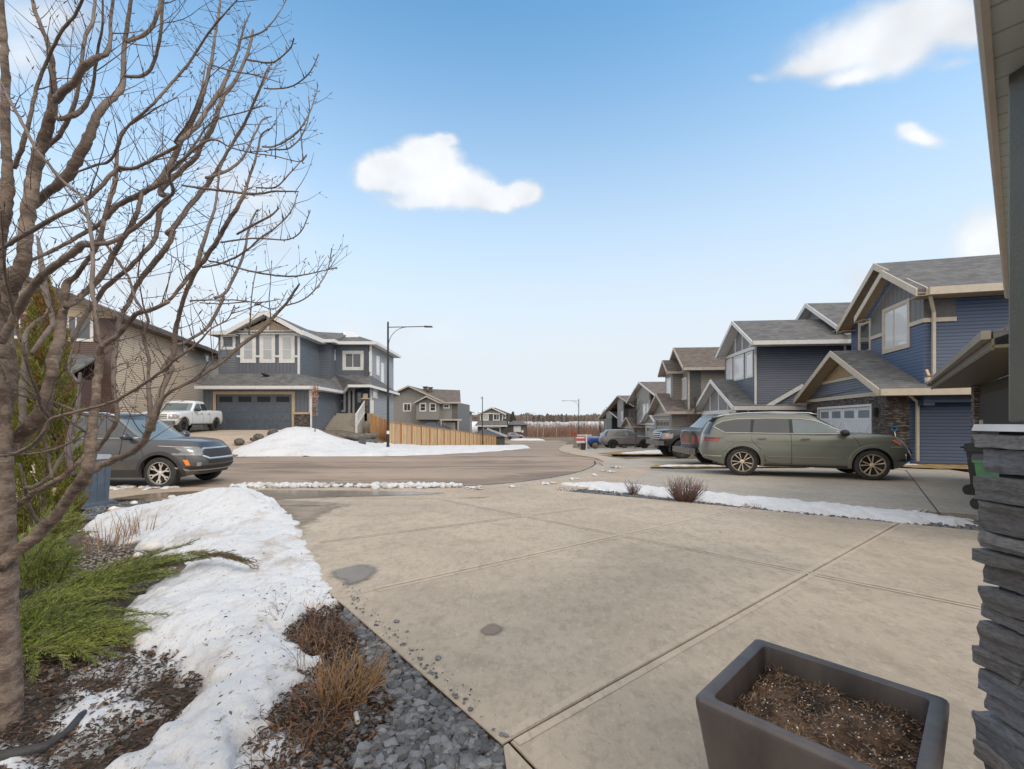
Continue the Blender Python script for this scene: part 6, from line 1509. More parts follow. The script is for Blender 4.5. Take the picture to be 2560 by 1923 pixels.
q0 = h.uz(170, 785, 0); q1 = h.uz(228, 850, 0); h.window(('f', 0), q0[0], q1[0], q1[1], q0[1], trim=.1, mull=(.35,))
q0 = h.uz(10, 780, 0); q1 = h.uz(45, 842, 0); h.window(('f', 0), q0[0], q1[0], q1[1], q0[1], trim=.1, mull=(.5,))
for x0, x1, y0, y1 in ((458, 466, 862, 888), (514, 522, 868, 905)):
    a = h.vz(x0, y0, 0); b_ = h.vz(x1, y1, 0); h.window(('r', 0), a[0], b_[0], b_[1], a[1], trim=.1, mg=mglass3)
q0 = h.uz(150, 985, -3); 
h.wall(('f', -3), [(-7.6, -.8), (-.6, -.8), (-.6, 2.7), (-7.6, 2.7)], sbr, t=3, name='garage_wall'); h.garage_door(('f', -3), -6.6, -1.6, 2.2, M('garage_door_darkbrown', (.05,.038,.032), .5), mtk, n=.06)
mb = MB(); mb.prism([(-8.2, -3.7, 2.65), (.0, -3.7, 2.65), (-.6, -.02, 4.1), (-7.6, -.02, 4.1)], (0,0,-.1)); mb.build('garage_roof', mgroof, h.root)
mb = MB(); mb.bar((-8.2,-3.72,2.6), (0,-3.72,2.6), .1, .2); mb.build('fascia', mtk, h.root)

# ---------------------------------------------------------------- grey house beyond the fence
def c3(x, y): return 900+x/3.6867, 900+y/3.6867
GF = 'houses beyond the cedar fence'
h = House('grey_gabled_house', 'grey two storey house with two front gables behind the cedar fence', (985-HX)/F*62, 62, -2.1, R(-4)); h.root['group'] = GF
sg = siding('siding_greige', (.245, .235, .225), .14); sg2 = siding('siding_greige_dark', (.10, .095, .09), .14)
x0 = h.uz(*c3(150, 400), 0)[0]; x1 = h.uz(*c3(848, 450), 0)[0]; x2 = h.uz(*c3(900, 450), 0)[0]; zU = h.uz(*c3(700, 392), 0)[1]; print('grey', x0, x1, x2, zU)
h.wall(('f', 0), [(x0, -1), (x1, -1), (x1, zU), (x0, zU)], sg); h.wall(('f', 0), [(x1, -1), (x2, -1), (x2, zU), (x1, zU)], sg2); h.wall(('r', x2), [(0, -1), (10, -1), (10, zU), (0, zU)], sg2)
a = h.uz(*c3(445, 235), -.5); e = h.uz(*c3(320, 300), -.5); 
gu0, gu1 = x0-.5, 2*a[0]-x0+.5
kk = (a[1]-zU)/(gu1-a[0]); h.wall(('f', 0), [(x0, zU), (gu1-.6, zU), (a[0], a[1]-.2), (x0, zU+.1)], sg, name='gable_wall'); h.gable(gu0, gu1, -.5, 9, zU, a[1], mbroof, mtaupe, uc=a[0])
b_ = h.uz(*c3(610, 330), -1.2); l = h.uz(*c3(500, 385), -1.2)[0]; r = h.uz(*c3(735, 385), -1.2)[0]
bl = h.uz(*c3(518, 450), -.8)[0]; br = h.uz(*c3(728, 450), -.8)[0]; zbm = h.uz(*c3(620, 550), -.8)[1]
h.wall(('f', -.8), [(bl, zbm), (br, zbm), (br, zU), (b_[0], b_[1]-.25), (bl, zU)], sg, t=.8, name='bay_wall'); h.gable(l, r, -1.2, 5, zU, b_[1], mbroof, mtaupe, uc=b_[0])
h.slab([(b_[0], -.4, zU), (x2+.5, -.4, zU), (x2-.6, 5, a[1]-.3), (a[0], 5, a[1]-.05)], mbroof, .1)
mb = MB(); mb.bar((b_[0]+2, -.45, zU-.06), (x2+.5, -.45, zU-.06), .1, .2); mb.build('fascia', mtaupe, h.root)
for (X0, Y0, X1, Y1, m_, bb, v) in ((405,405,465,468,(.5,),(),0), (556,405,602,468,(),(.5,),-.8), (648,405,694,468,(),(.5,),-.8), (775,412,818,440,(.5,),(),0)):
    p0 = h.uz(*c3(X0, Y0), v); p1 = h.uz(*c3(X1, Y1), v); h.window(('f', v), p0[0], p1[0], p1[1], p0[1], trim=.12, mull=m_, bars=bb)
p0 = h.uz(*c3(775, 585), 0); p1 = h.uz(*c3(870, 660), 0); h.window(('f', 0), p0[0], p1[0], p1[1]-1.2, p0[1], trim=.1, mull=(.25,.5,.75), mg=mglass3)
mb = MB(); p0 = h.uz(*c3(735, 552), -2.2); p1 = h.uz(*c3(912, 556), -2.2); mb.box(p0[0], p1[0], -2.2, -.01, p0[1]-.1, p0[1]+.1)
for u in (p0[0]+.1, p1[0]-.2): mb.box(u, u+.14, -2.15, -2.0, -1, p0[1]-.1)
mb.build('deck_roof', mtaupe, h.root)
for x, y in ((602, 250), (648, 256)): q = h.uz(*c3(x, y+8), 3.5); mb = MB(); mb.box(q[0]-.25, q[0]+.25, 3.3, 3.8, q[1]-.7, q[1]+.1); mb.box(q[0]-.35, q[0]+.35, 3.2, 3.9, q[1]+.1, q[1]+.2); mb.build('chimney', mtk, h.root)
h = House('brown_roofed_house', 'brown roofed house half hidden behind the grey gabled one', (1143-HX)/F*80, 80, -2.8, 0); h.root['group'] = GF
zU = h.uz(*c3(1000, 480), 0)[1]; x1 = h.uz(*c3(995, 500), 0)[0]; h.wall(('f', 0), [(-3, -1), (x1, -1), (x1, zU), (-3, zU)], siding('siding_fawn', (.24,.20,.165), .15)); zz = h.uz(*c3(900, 415), 4)[1]
h.wall(('r', x1), [(0, -1), (8, -1), (8, zU), (0, zU)], staupe)
h.slab([(-4, -.5, zU), (x1+.6, -.5, zU), (x1-2.2, 4, zz-.4), (-4, 4, zz+.5)], mbroof, .15); h.slab([(x1+.6, -.5, zU), (x1+.6, 8, zU), (x1-2.2, 4, zz-.4)], mbroof, .1)
p0 = h.uz(*c3(952, 490), 0); p1 = h.uz(*c3(985, 522), 0); h.window(('f', 0), p0[0], p1[0], p1[1], p0[1], trim=.12, mull=(.5,))
mb = MB(); mb.box(x1-1.0, x1+2.5, -2, 0, 1.6, 1.8); mb.box(x1+2.2, x1+2.4, -1.9, -1.7, -1, 1.6); mb.build('deck', mtk, h.root)
def c6(x, y): return 1180+x/10.055, 1010+y/10.055
h = House('dark_gabled_house', 'small dark two storey house with white trimmed windows at the far bend', c6(130, 0)[0]*0+(1194-HX)/F*130, 130, -3.1, 0); h.root['group'] = GF
sd = siding('siding_ink', (.055, .058, .062), .15); zG = h.uz(*c6(500, 548), -1)[1]; xr = h.uz(*c6(865, 600), 0)[0]; zU = h.uz(*c6(500, 240), 0)[1]; xu0 = h.uz(*c6(205, 300), 0)[0]; xu1 = h.uz(*c6(760, 300), 0)[0]; ap = h.uz(*c6(485, 75), -.5)
g0, g1 = h.uz(*c6(290, 600), 0)[0], h.uz(*c6(695, 600), 0)[0]; zt = h.uz(*c6(500, 605), 0)[1]
h.wall_hole(('f', 0), 0, xr, -1, zG, g0, g1, zt, sd); h.garage_door(('f', 0), g0, g1, zt, M('garage_door_ink', (.04,.045,.055), .5), mwhite, fw=.25)
h.wall(('f', .6), [(xu0, zG), (xu1, zG), (xu1, zU), (xu0, zU)], sd); h.wall(('f', .6), [(xu0, zU), (xu1, zU), (ap[0], ap[1]-.3)], sg, name='gable_wall'); h.wall(('f', 1.2), [(xu1, zG), (xr+.5, zG), (xr+.5, zU), (xu1, zU)], sd)
h.gable(xu0-.9, 2*ap[0]-xu0+.9, -.1, 9, zU-.1, ap[1], mgroof, mwhite, uc=ap[0], fh=.35); h.slab([(ap[0], .6, ap[1]-.2), (ap[0]+1, .2, ap[1]-.2), (xr+1, .6, zU), (xu1, .2, zU)], mgroof, .15)
h.slab([(-.8, -1, zG), (xr+.3, -1, zG), (xr, .6, zG+1.5), (.3, .6, zG+1.5)], mgroof, .12); mb = MB(); mb.box(-.8, xr+.3, -1.1, -1.0, zG-.25, zG+.05); mb.box(xu0, xu1, .45, .6, zU-.15, zU+.15); mb.box(xu0-.1, xu0+.15, .5, .62, zG+1.5, zU); mb.box(xu1-.1, xu1+.15, .5, .62, zG+1.5, zU); mb.build('trim_board', mwhite, h.root)
for X0, X1, m_ in ((280, 400, (.5,)), (548, 680, (.5,))): p0 = h.uz(*c6(X0, 265), .6); p1 = h.uz(*c6(X1, 400), .6); h.window(('f', .6), p0[0], p1[0], p1[1], p0[1], trim=.22, mull=m_, mg=mglass2 if X0 < 300 else None)
p0 = h.uz(*c6(790, 280), 1.2); p1 = h.uz(*c6(838, 350), 1.2); h.window(('f', 1.2), p0[0], p1[0], p1[1], p0[1], trim=.22)
h.wall(('r', xr), [(0, -1), (9, -1), (9, zG), (0, zG)], sd)
h = House('low_dark_house', 'low single storey dark house with one pale window beside the far bend', (1272-HX)/F*136, 136, -3.2, 0); h.root['group'] = GF
xr = h.uz(*c6(1370, 600), 0)[0]; zU = h.uz(*c6(1100, 520), 0)[1]; zz = h.uz(*c6(1090, 420), 4)[1]
h.wall(('f', 0), [(-1, -1), (xr, -1), (xr, zU), (-1, zU)], siding('siding_umber', (.10,.075,.065), .15)); h.slab([(-1.5, -.5, zU), (xr+.5, -.5, zU), (xr*.72, 4, zz), (xr*.3, 4, zz)], mgroof, .15)
p0 = h.uz(*c6(1060, 565), 0); p1 = h.uz(*c6(1215, 690), 0); h.window(('f', 0), p0[0], p1[0], p1[1], p0[1], trim=.15, mg=mglass3)
mb = MB(); q = h.uz(*c6(1268, 690), -1); mb.lathe([(.0, .1), (.2, .05), (.36, 0), (.38, .05)], 16, 'y', (q[0], -1, q[1])); mb.bar((q[0], -1, q[1]), (q[0], -.1, q[1]-.5), .06, .06); mb.build('satellite_dish', mwhite, h.root)
# ================================================================ VEHICLES
def lerp_tab(tab, x):
    if x <= tab[0][0]: return tab[0][1]
    for (a, va), (b, vb) in zip(tab, tab[1:]):
        if x <= b:
            t = (x-a)/(b-a); return va+(vb-va)*t
    return tab[-1][1]
def smooth_tab(tab, x, w=.06):
    return (lerp_tab(tab, x-w)+2*lerp_tab(tab, x)+lerp_tab(tab, x+w)+lerp_tab(tab, x-w/2)+lerp_tab(tab, x+w/2))/6
def paint(name, col, metal=.35, rough=.38, dirt=.35):
    m, t, p = newmat(name); b = NB(t); o = b.obj(); s = b.n('ShaderNodeSeparateXYZ'); b.l(o, s.inputs[0])
    fl = b.n('ShaderNodeTexVoronoi'); fl.inputs['Scale'].default_value = 900; b.l(o, fl.inputs['Vector'])
    c = b.mix(.12, (*col, 1), fl.outputs['Color'], 'OVERLAY')
    low = b.math('MULTIPLY', b.math('SUBTRACT', 1, b.ss(b.math('ADD', s.outputs[2], b.math('MULTIPLY', b.noise(o, 3, 5), .35)), .35, .95)), dirt)
    c = b.mix(low, c, (.23, .19, .155))
    b.l(c, p.inputs['Base Color']); p.inputs['Metallic'].default_value = metal*.6
    b.l(b.math('ADD', rough, b.math('MULTIPLY', low, .5)), p.inputs['Roughness'])
    p.inputs['Coat Weight'].default_value = .7; p.inputs['Coat Roughness'].default_value = .08; return m
mrub = M('tyre_rubber', (.035, .034, .033), .85, .25, 9, .2, 60); mchr = M('chrome', (.60, .59, .57), .32, .03, metal=.75); mblk = M('black_plastic', (.025, .025, .026), .6, .1, 6)
mrim = M('rim_machined', (.62, .58, .53), .35, .1, 5, metal=.25); mrimd = M('rim_dark', (.035, .035, .037), .4, .1, metal=.4); mcg = glass('car_glass', (.035, .045, .05), .03); mcgl = glass('car_glass_light', (.11, .15, .165), .03); mwsg = glass('windscreen', (.14, .17, .18), .04)
mlamp = M('lamp_clear', (.22, .22, .225), .2, .1, coat=.6); mred = M('lamp_red', (.30, .015, .015), .2, .15, coat=1); mamb = M('lamp_amber', (.85, .24, .02), .25, .1, coat=1)
class Car:
    def __init__(s, name, label, cat, P, loc, ang, sc=1, group='vehicles parked around the street'):
        s.P = P; s.root = thing(name, loc, ang, label, cat, group); s.root.scale = (sc,)*3
        s.L = P['L']/2; s.W = P['W']/2
    def zb(s, x): return lerp_tab(s.P['zb'], x)
    def zt(s, x): return smooth_tab(s.P['zt'], x, .09)
    def wl(s, q): return s.W*lerp_tab(s.P.get('w', [(0,.93),(.18,.985),(.45,1),(.72,.985),(.9,.955),(1,.90)]), q)
    def af(s, q): return s.L*lerp_tab(s.P.get('af', [(0,.94),(.25,1),(.5,.995),(.8,.96),(1,.90)]), q)
    def ar(s, q): return s.L*lerp_tab(s.P.get('ar', [(0,.95),(.25,1),(.5,.99),(.8,.975),(1,.95)]), q)
    def Y(s, x, z):
        q = max(0, min(1, (z-s.zb(x))/(s.zt(x)-s.zb(x)))); a = s.af(q) if x > 0 else s.ar(q)
        n = s.P.get('nf', 7) if x > 0 else s.P.get('nr', 9)
        return s.wl(q)*max(0, 1-min(1, abs(x)/a)**n)**(1/2.6)
    def cabx(s, q): return lerp_tab(s.P['cf'], q), lerp_tab(s.P['cr'], q)
    def zroof(s, x): return smooth_tab(s.P['roof'], x, .12)
    def CY(s, x, z):
        z0 = s.P['belt']-.12; q = max(0, min(1, (z-z0)/(s.zroof(x)-z0))); f, r = s.cabx(q); c = (f+r)/2; a = (f-r)/2
        return s.W*lerp_tab(s.P.get('cw', [(0,.93),(.2,.915),(.9,.76),(1,.70)]), q)*max(0, 1-min(1, abs(x-c)/a)**s.P.get('cn', 14))**(1/3)
    def body(s, mat):
        mb = MB(); ts = sorted(set([-1+2*i/44 for i in range(45)]+[.93,.96,.98,.99,.996,-.93,-.96,-.98,-.99,-.996])); qs = [0,.06,.15,.28,.42,.55,.68,.8,.88,.94,.98,1]
        rings = []
        for q in qs+[1,1,1,1]:
            k = len(rings)-len(qs); sc = 1 if k < 0 else (.93,.72,.38,.0)[k]; cr = 0 if k < 0 else (.018,.034,.044,.05)[k]
            up = []
            for t in ts:
                a = s.af(q) if t > 0 else s.ar(q); x = t*a; n = s.P.get('nf',7) if x > 0 else s.P.get('nr',9)
                y = s.wl(q)*max(0, 1-abs(t)**n)**(1/2.6); x *= (1-.012*(1-sc)); up.append((x, y*sc, s.zb(x)+(s.zt(x)-s.zb(x))*q+cr))
            rings.append(up+[(x, -y, z) for x, y, z in up[::-1][1:-1]])
        n = len(rings[0]); vs = [p for r in rings for p in r]
        fs = [(i*n+j, i*n+(j+1)%n, (i+1)*n+(j+1)%n, (i+1)*n+j) for i in range(len(rings)-1) for j in range(n)]+[list(range(n))[::-1]]
        mb.add(vs, fs); o = mb.build('body', mat, s.root)
        bm = bmesh.new(); bm.from_mesh(o.data); bmesh.ops.remove_doubles(bm, verts=bm.verts, dist=.0008); bmesh.ops.recalc_face_normals(bm, faces=bm.faces); bm.to_mesh(o.data); bm.free()
        # wheel openings cut out
        cb = MB()
        for wx in s.P['axle']:
            for sg in (1, -1):
                r = s.P['wr']+s.P.get('gap', .055); yc = sg*(s.W-.02); pr = [(r*math.cos(2*math.pi*j/36), r*math.sin(2*math.pi*j/36)) for j in range(36)]
                cb.add([(wx+a, yc-.30*1, s.P['wr']+b) for a, b in pr]+[(wx+a, yc+.30, s.P['wr']+b) for a, b in pr], [list(range(36)), list(range(36, 72))[::-1]]+[(j, (j+1)%36, 36+(j+1)%36, 36+j) for j in range(36)])
        co = cb.build('cut', mblk)
        md = o.modifiers.new('b', 'BOOLEAN'); md.object = co; md.operation = 'DIFFERENCE'; md.solver = 'EXACT'
        o.parent = None; dg = bpy.context.evaluated_depsgraph_get(); me = bpy.data.meshes.new_from_object(o.evaluated_get(dg)); o.modifiers.clear(); o.data = me; bpy.data.objects.remove(co); o.parent = s.root
        me.name = 'body'; me.polygons.foreach_set('use_smooth', [True]*len(me.polygons)); me.set_sharp_from_angle(angle=R(42))
        s.bodyo = o
        for wx in s.P['axle']:
            for sg in (1, -1):
                wm = MB(); r = s.P['wr']+s.P.get('gap', .055)-.004; yi = sg*(s.W-.33); yo = sg*(s.W-.06)
                pr = [(r*math.cos(math.pi*j/18-.25), r*math.sin(math.pi*j/18-.25)) for j in range(22)]
                wm.add([(wx+a, yi, s.P['wr']+b) for a, b in pr]+[(wx+a, yo, s.P['wr']+b) for a, b in pr], [(j, j+1, 23+j-0, 22+j) for j in range(21)]+[list(range(22))])
                wm.build('wheel_well', mblk, s.root)
    def cabin(s, mat):
        mb = MB(); qs = [0,.1,.3,.5,.7,.85,.94,1]; ts = sorted(set([-1+2*i/30 for i in range(31)]+[.97,.99,-.97,-.99])); rings = []; z0 = s.P['belt']-.12
        for q in qs+[1,1,1]:
            k = len(rings)-len(qs); sc = 1 if k < 0 else (.8,.4,0)[k]; cr = 0 if k < 0 else (.02,.035,.04)[k]
            f, r = s.cabx(q); c = (f+r)/2; a = (f-r)/2; up = []
            for t in ts:
                x = c+a*t; y = s.W*lerp_tab(s.P.get('cw', [(0,.93),(.2,.915),(.9,.76),(1,.70)]), q)*max(0, 1-abs(t)**s.P.get('cn',14))**(1/3)
                up.append((x, y*sc, z0+(s.zroof(x)-z0)*q+cr))
            rings.append(up+[(x, -y, z) for x, y, z in up[::-1][1:-1]])
        n = len(rings[0]); mb.add([p for r in rings for p in r], [(i*n+j, i*n+(j+1)%n, (i+1)*n+(j+1)%n, (i+1)*n+j) for i in range(len(rings)-1) for j in range(n)])
        mb.build('cabin', mat, s.root, smooth=45)
        # windscreen and rear glass
        for nm, sg, mt in (('windscreen', 1, mwsg), ('rear_window', -1, mcg)):
            g = MB(); S_ = [.20+.68*i/8 for i in range(9)]; Qy = [-.9+1.8*j/14 for j in range(15)]; vs = []
            for q in S_:
                f, r = s.cabx(q); c = (f+r)/2; a = (f-r)/2; w = s.W*lerp_tab(s.P.get('cw', [(0,.93),(.2,.915),(.9,.76),(1,.70)]), q)
                for y in Qy:
                    x = c+sg*(a*(1-abs(y)**3)**(1/s.P.get('cn', 14))+.008); vs.append((x, y*w, z0+(s.zroof(x)-z0)*q+.006))
            g.add(vs, [(i*15+j, i*15+j+1, (i+1)*15+j+1, (i+1)*15+j) for i in range(8) for j in range(14)]); g.build(nm, mt, s.root, smooth='all')
    def patch(s, name, poly, mat, off=.006, cab=False, sides=(1, -1), parent=None, step=.07, label=None):
        pts = []; n = len(poly)
        for i in range(n):
            a, b = Vector(poly[i]), Vector(poly[(i+1)%n]); k = max(1, int((b-a).length/step))
            for j in range(k): pts.append(a.lerp(b, j/k))
        m = len(pts); es = [(i, (i+1)%m) for i in range(m)]; x = min(p.x for p in pts)
        while x < max(p.x for p in pts):
            y = min(p.y for p in pts)
            while y < max(p.y for p in pts):
                if sdist(poly, x, y) > step*.4: pts.append(Vector((x, y)))
                y += step
            x += step
        vs, ee, fs, *_ = delaunay_2d_cdt(pts, es, [], 1, 1e-6); fn = s.CY if cab else s.Y
        for sg in sides: mb = MB(); mb.add([(v.x, sg*(fn(v.x, v.y)+off), v.y) for v in vs], [list(f) for f in fs]); mb.build(name, mat, parent or s.root, smooth='all', label=label)
    def fpatch(s, name, poly, mat, off=.008, end=1, both=True, parent=None, step=.05):  # poly in (y fraction, z) on the nose or tail
        pts = []; n = len(poly)
        for i in range(n):
            a, b = Vector(poly[i]), Vector(poly[(i+1)%n]); k = max(1, int((b-a).length/step))
            for j in range(k): pts.append(a.lerp(b, j/k))
        m = len(pts); es = [(i, (i+1)%m) for i in range(m)]; x = min(p.x for p in pts)
        while x < max(p.x for p in pts):
            y = min(p.y for p in pts)
            while y < max(p.y for p in pts):
                if sdist(poly, x, y) > step*.4: pts.append(Vector((x, y)))
                y += step
            x += step
        vs, ee, fs, *_ = delaunay_2d_cdt(pts, es, [], 1, 1e-6)
        mid_ = min(p[0] for p in poly) < .01; mb = MB()
        for sg in ((1, -1) if both else (1,)):
            V = []
            if not mid_: mb = MB()
            for v in vs:
                xe = s.L*.93*end; q = max(0, min(1, (v.y-s.zb(xe))/(s.zt(xe)-s.zb(xe)))); a = (s.af(q) if end > 0 else s.ar(q)); nn_ = s.P.get('nf',7) if end > 0 else s.P.get('nr',9)
                x = a*max(0, 1-min(1, abs(v.x))**2.6)**(1/nn_)+off; V.append((end*x, sg*v.x*(s.wl(q)+off), v.y))
            mb.add(V, [list(f) for f in fs])
            if not mid_ or sg == -1: mb.build(name, mat, parent or s.root, smooth='all')
    def line(s, pts, w=.012, mat=None, cab=False, off=.003, name='door_gap', parent=None):
        fn = s.CY if cab else s.Y
        for sg in (1, -1):
            mb = MB(); P_ = []
            for a, b in zip(pts, pts[1:]):
                k = max(1, int(math.hypot(b[0]-a[0], b[1]-a[1])/.08))
                for j in range(k): P_.append((a[0]+(b[0]-a[0])*j/k, a[1]+(b[1]-a[1])*j/k))
            P_.append(pts[-1]); mb.tube([(x, sg*(fn(x, z)+off-w*.25), z) for x, z in P_], w/2, 5)
            mb.build(name, mat or mblk, parent or s.root, smooth='all')
    def arch(s, mat, w=.07, off=.014, rr=None):
        for wx in s.P['axle']:
            r0 = s.P['wr']+s.P.get('gap', .055)-.002; r1 = r0+w
            for sg in (1, -1):
                V = []; mb = MB()
                for j in range(29):
                    a = math.pi*(j/28)*1.12-.19
                    for r, o_ in ((r0, -.02), (r0, off+.004), (r1-.012, off+.004), (r1, .0)):
                        x, z = wx+r*math.cos(a), s.P['wr']+r*math.sin(a); z = max(z, s.zb(x)+.005); V.append((x, sg*(s.Y(x, z)+o_), z))
                mb.add(V, [(j*4+i, j*4+i+1, j*4+i+5, j*4+i+4) for j in range(28) for i in range(3)])
                mb.build('wheel_arch', mat, s.root, smooth=50)
    def wheels(s, style, mt=None, mt2=None, tw=.235):
        r = s.P['wr']; rr = s.P.get('rim', r*.69)
        for wx in s.P['axle']:
            for sg in (1, -1):
                o = thing('wheel', (wx, sg*(s.W-.035-tw/2), r), 0, None, None); o.parent = s.root
                t = MB(); h = tw/2; t.lathe([(rr, -h), (rr+.02, -h-.004), (r-.03, -h), (r-.008, -h+.02), (r, -h+.05), (r, h-.05), (r-.008, h-.02), (r-.03, h), (rr+.02, h+.004), (rr-.005, h-.008), (rr-.02, h-.03), (rr-.02, -h)], 40, 'y'); t.build('tyre', mrub, o, smooth=50)
                g = MB(); yo = sg*(h-.012)
                g.lathe([(rr-.018, yo), (rr-.018, yo-sg*.02), (rr-.03, yo-sg*.09), (.12, yo-sg*.12), (0, yo-sg*.12)], 36, 'y'); g.build('brake_disc', mt2 or mrimd, o, smooth=40)
                g = MB(); g.lathe([(rr+.006, yo), (rr-.016, yo+sg*.004), (rr-.024, yo-sg*.016)], 40, 'y')
                g.lathe([(.0, yo-sg*.008), (.03, yo-sg*.008), (.055, yo-sg*.02), (.06, yo-sg*.05)], 16, 'y')
                n, kind = style; f = (0, sg, 0)
                for q in range(n):
                    a = 2*math.pi*q/n+.3*wx; c = lambda rad, an, d=0: (rad*math.cos(an), yo-sg*(.014+d), rad*math.sin(an))
                    if kind == 'Y':
                        g.bar(c(.045, a, .012), c(rr*.55, a, .008), .034, .022, f)
                        for e in (-1, 1): g.bar(c(rr*.52, a, .008), c(rr*.80, a+e*.20, .004), .026, .022, f); g.bar(c(rr*.78, a+e*.20, .004), c(rr-.02, a+e*.10, 0), .026, .022, f)
                    elif kind == 'V':
                        for e in (-1, 1): g.hexa([c(.05, a+e*.28, .0), c(.05, a+e*.05, .0), c(.05, a+e*.05, .035), c(.05, a+e*.28, .035)], [c(rr-.018, a+e*.30, -.004), c(rr-.018, a+e*.17, -.004), c(rr-.018, a+e*.17, .03), c(rr-.018, a+e*.30, .03)])
                    else: g.bar(c(.045, a, .01), c(rr-.018, a, 0), .045, .03, f)
                g.build('rim', mt or mrim, o, smooth=30)
    def mirror(s, x, z, mat, k=1):
        for sg in (1, -1):
            m_ = MB(); y = sg*(s.CY(x, z+.02)+.01); bm = bmesh.new(); bmesh.ops.create_uvsphere(bm, u_segments=12, v_segments=8, radius=1)
            vs = [(x+v.co.x*.085*k+(.02 if v.co.z < 0 else 0), y+sg*.14*k+v.co.y*.12*k, z+.02+v.co.z*.075*k) for v in bm.verts]; m_.add(vs, [[v.index for v in f.verts] for f in bm.faces]); bm.free()
            m_.bar((x+.02, y-sg*.02, z-.03), (x+.01, y+sg*.1, z-.01), .07, .03); m_.build('side_mirror', mat, s.root, smooth=60)
    def handle(s, pts, mat):
        for x, z in pts:
            mb = MB()
            for sg in (1, -1): mb = MB(); y = sg*(s.Y(x, z)+.022); mb.bar((x-.10, y, z), (x+.10, y, z+.004), .02, .03); mb.bar((x-.09, y-sg*.03, z), (x-.09, y, z), .02, .02); mb.bar((x+.09, y-sg*.03, z), (x+.09, y, z), .02, .02); mb.build('door_handle', mat, s.root, smooth=40)

# ---------------------------------------------------------------- long green-grey SUV on the next driveway
p1 = Vector((6.486, 13.1)); p2 = Vector((9.424, 12.06)); hd = (p2-p1).normalized(); lf = Vector((-hd.y, hd.x)); mid = (p1+p2)/2+lf*.88
pg = paint('paint_sage', (.150, .158, .132), .3, .36, .3)
PA = dict(L=5.12, W=1.99, wr=.395, axle=(1.50, -1.48), rim=.285, gap=.06, belt=1.19, nf=6, nr=9,
  zb=[(-2.6,.48),(-2.1,.36),(-1.95,.30),(-1.0,.28),(1.0,.28),(1.95,.28),(2.2,.34),(2.6,.44)],
  zt=[(-2.6,1.20),(-2.3,1.22),(-1.0,1.20),(.6,1.18),(.95,1.20),(1.4,1.185),(1.9,1.15),(2.25,1.10),(2.45,1.03),(2.56,.94)],
  cf=[(0,1.50),(.2,1.32),(1,.28)], cr=[(0,-2.50),(.25,-2.47),(.75,-2.32),(1,-2.14)],
  roof=[(-2.6,1.60),(-2.2,1.66),(-1.6,1.715),(-.8,1.745),(0,1.745),(.4,1.725),(.9,1.6),(1.5,1.4)])
c = Car('green_suv', 'long sage green three-row SUV parked side-on in the neighbouring driveway', 'suv', PA, (mid.x+hd.x*.09, mid.y+hd.y*.09, .035), math.atan2(hd.y, hd.x)); c.root.scale = (1.035, 1, 1)
c.body(pg); c.cabin(pg); c.arch(pg, .085, .016); c.wheels((5, 'V'), M('rim_two_tone', (.60, .50, .38), .35, .2, 6, metal=.25))
c.patch('side_window', [(.96,1.235),(.54,1.43),(.24,1.54),(-.02,1.59),(-.25,1.605),(-.25,1.225)], mcgl, cab=True, off=.006); c.patch('side_window', [(-.33,1.225),(-.33,1.605),(-.8,1.61),(-1.16,1.60),(-1.22,1.225)], mcg, cab=True); c.patch('side_window', [(-1.28,1.225),(-1.24,1.60),(-1.6,1.59),(-1.95,1.53),(-2.16,1.41),(-1.95,1.245)], mcg, cab=True)
c.patch('pillar_trim', [(-.25,1.22),(-.25,1.60),(-.33,1.60),(-.33,1.22)], mblk, cab=True, off=.009); c.patch('pillar_trim', [(-1.22,1.22),(-1.16,1.60),(-1.24,1.60),(-1.28,1.22)], mblk, cab=True, off=.009)
c.line([(1.02,1.215),(.3,1.21),(-.8,1.21),(-1.92,1.225),(-2.21,1.40),(-2.0,1.54),(-1.6,1.615),(-.8,1.635),(-.1,1.625),(.27,1.565),(.58,1.435),(1.03,1.225)], .022, mchr, True, .010, 'window_chrome')
for sg in (1, -1):
    rl = MB(); rl.tube([(x, sg*(.70-.02*abs(x)), z) for x, z in ((.35,1.735),(.15,1.785),(-.6,1.81),(-1.4,1.79),(-1.9,1.735),(-2.1,1.67))], .018, 6)
    rl.build('roof_rail', mchr, c.root, smooth='all')
sp = MB(); sp.hexa([(-2.12,-.66,1.66),(-2.12,.66,1.66),(-1.9,.66,1.70),(-1.9,-.66,1.70)], [(-2.34,-.62,1.635),(-2.34,.62,1.635),(-1.9,.66,1.735),(-1.9,-.66,1.735)]); sp.build('spoiler', pg, c.root)
c.line([(1.28,.42),(1.30,.75),(1.18,1.0),(1.08,1.17)], .012); c.line([(-.30,.36),(-.30,1.20)], .012); c.line([(-1.02,.75),(-1.24,1.0),(-1.26,1.13)], .012); c.line([(-.95,.60),(-.9,.38)], .012)
c.line([(1.2,.37),(-.97,.37)], .012, name='sill_gap'); c.patch('sill', [(1.0,.29),(1.0,.345),(-1.0,.345),(-1.0,.29)], mblk, off=.006)
c.line([(.9,.56),(-.86,.56)], .016, M('sage_trim', (.24,.25,.22), .3, .05, metal=.5), name='door_trim', off=.008)
c.line([(1.05,.86),(.35,.885),(-.9,.90),(-1.15,.95),(-1.45,.985),(-1.9,.965)], .010, pg, off=.004, name='body_crease'); c.line([(1.95,1.0),(1.6,1.02),(1.2,.93),(1.05,.88)], .010, pg, off=.004, name='body_crease')
c.handle([(.02,1.06),(-1.0,1.06)], pg); c.mirror(.88, 1.22, mblk, 1.2)
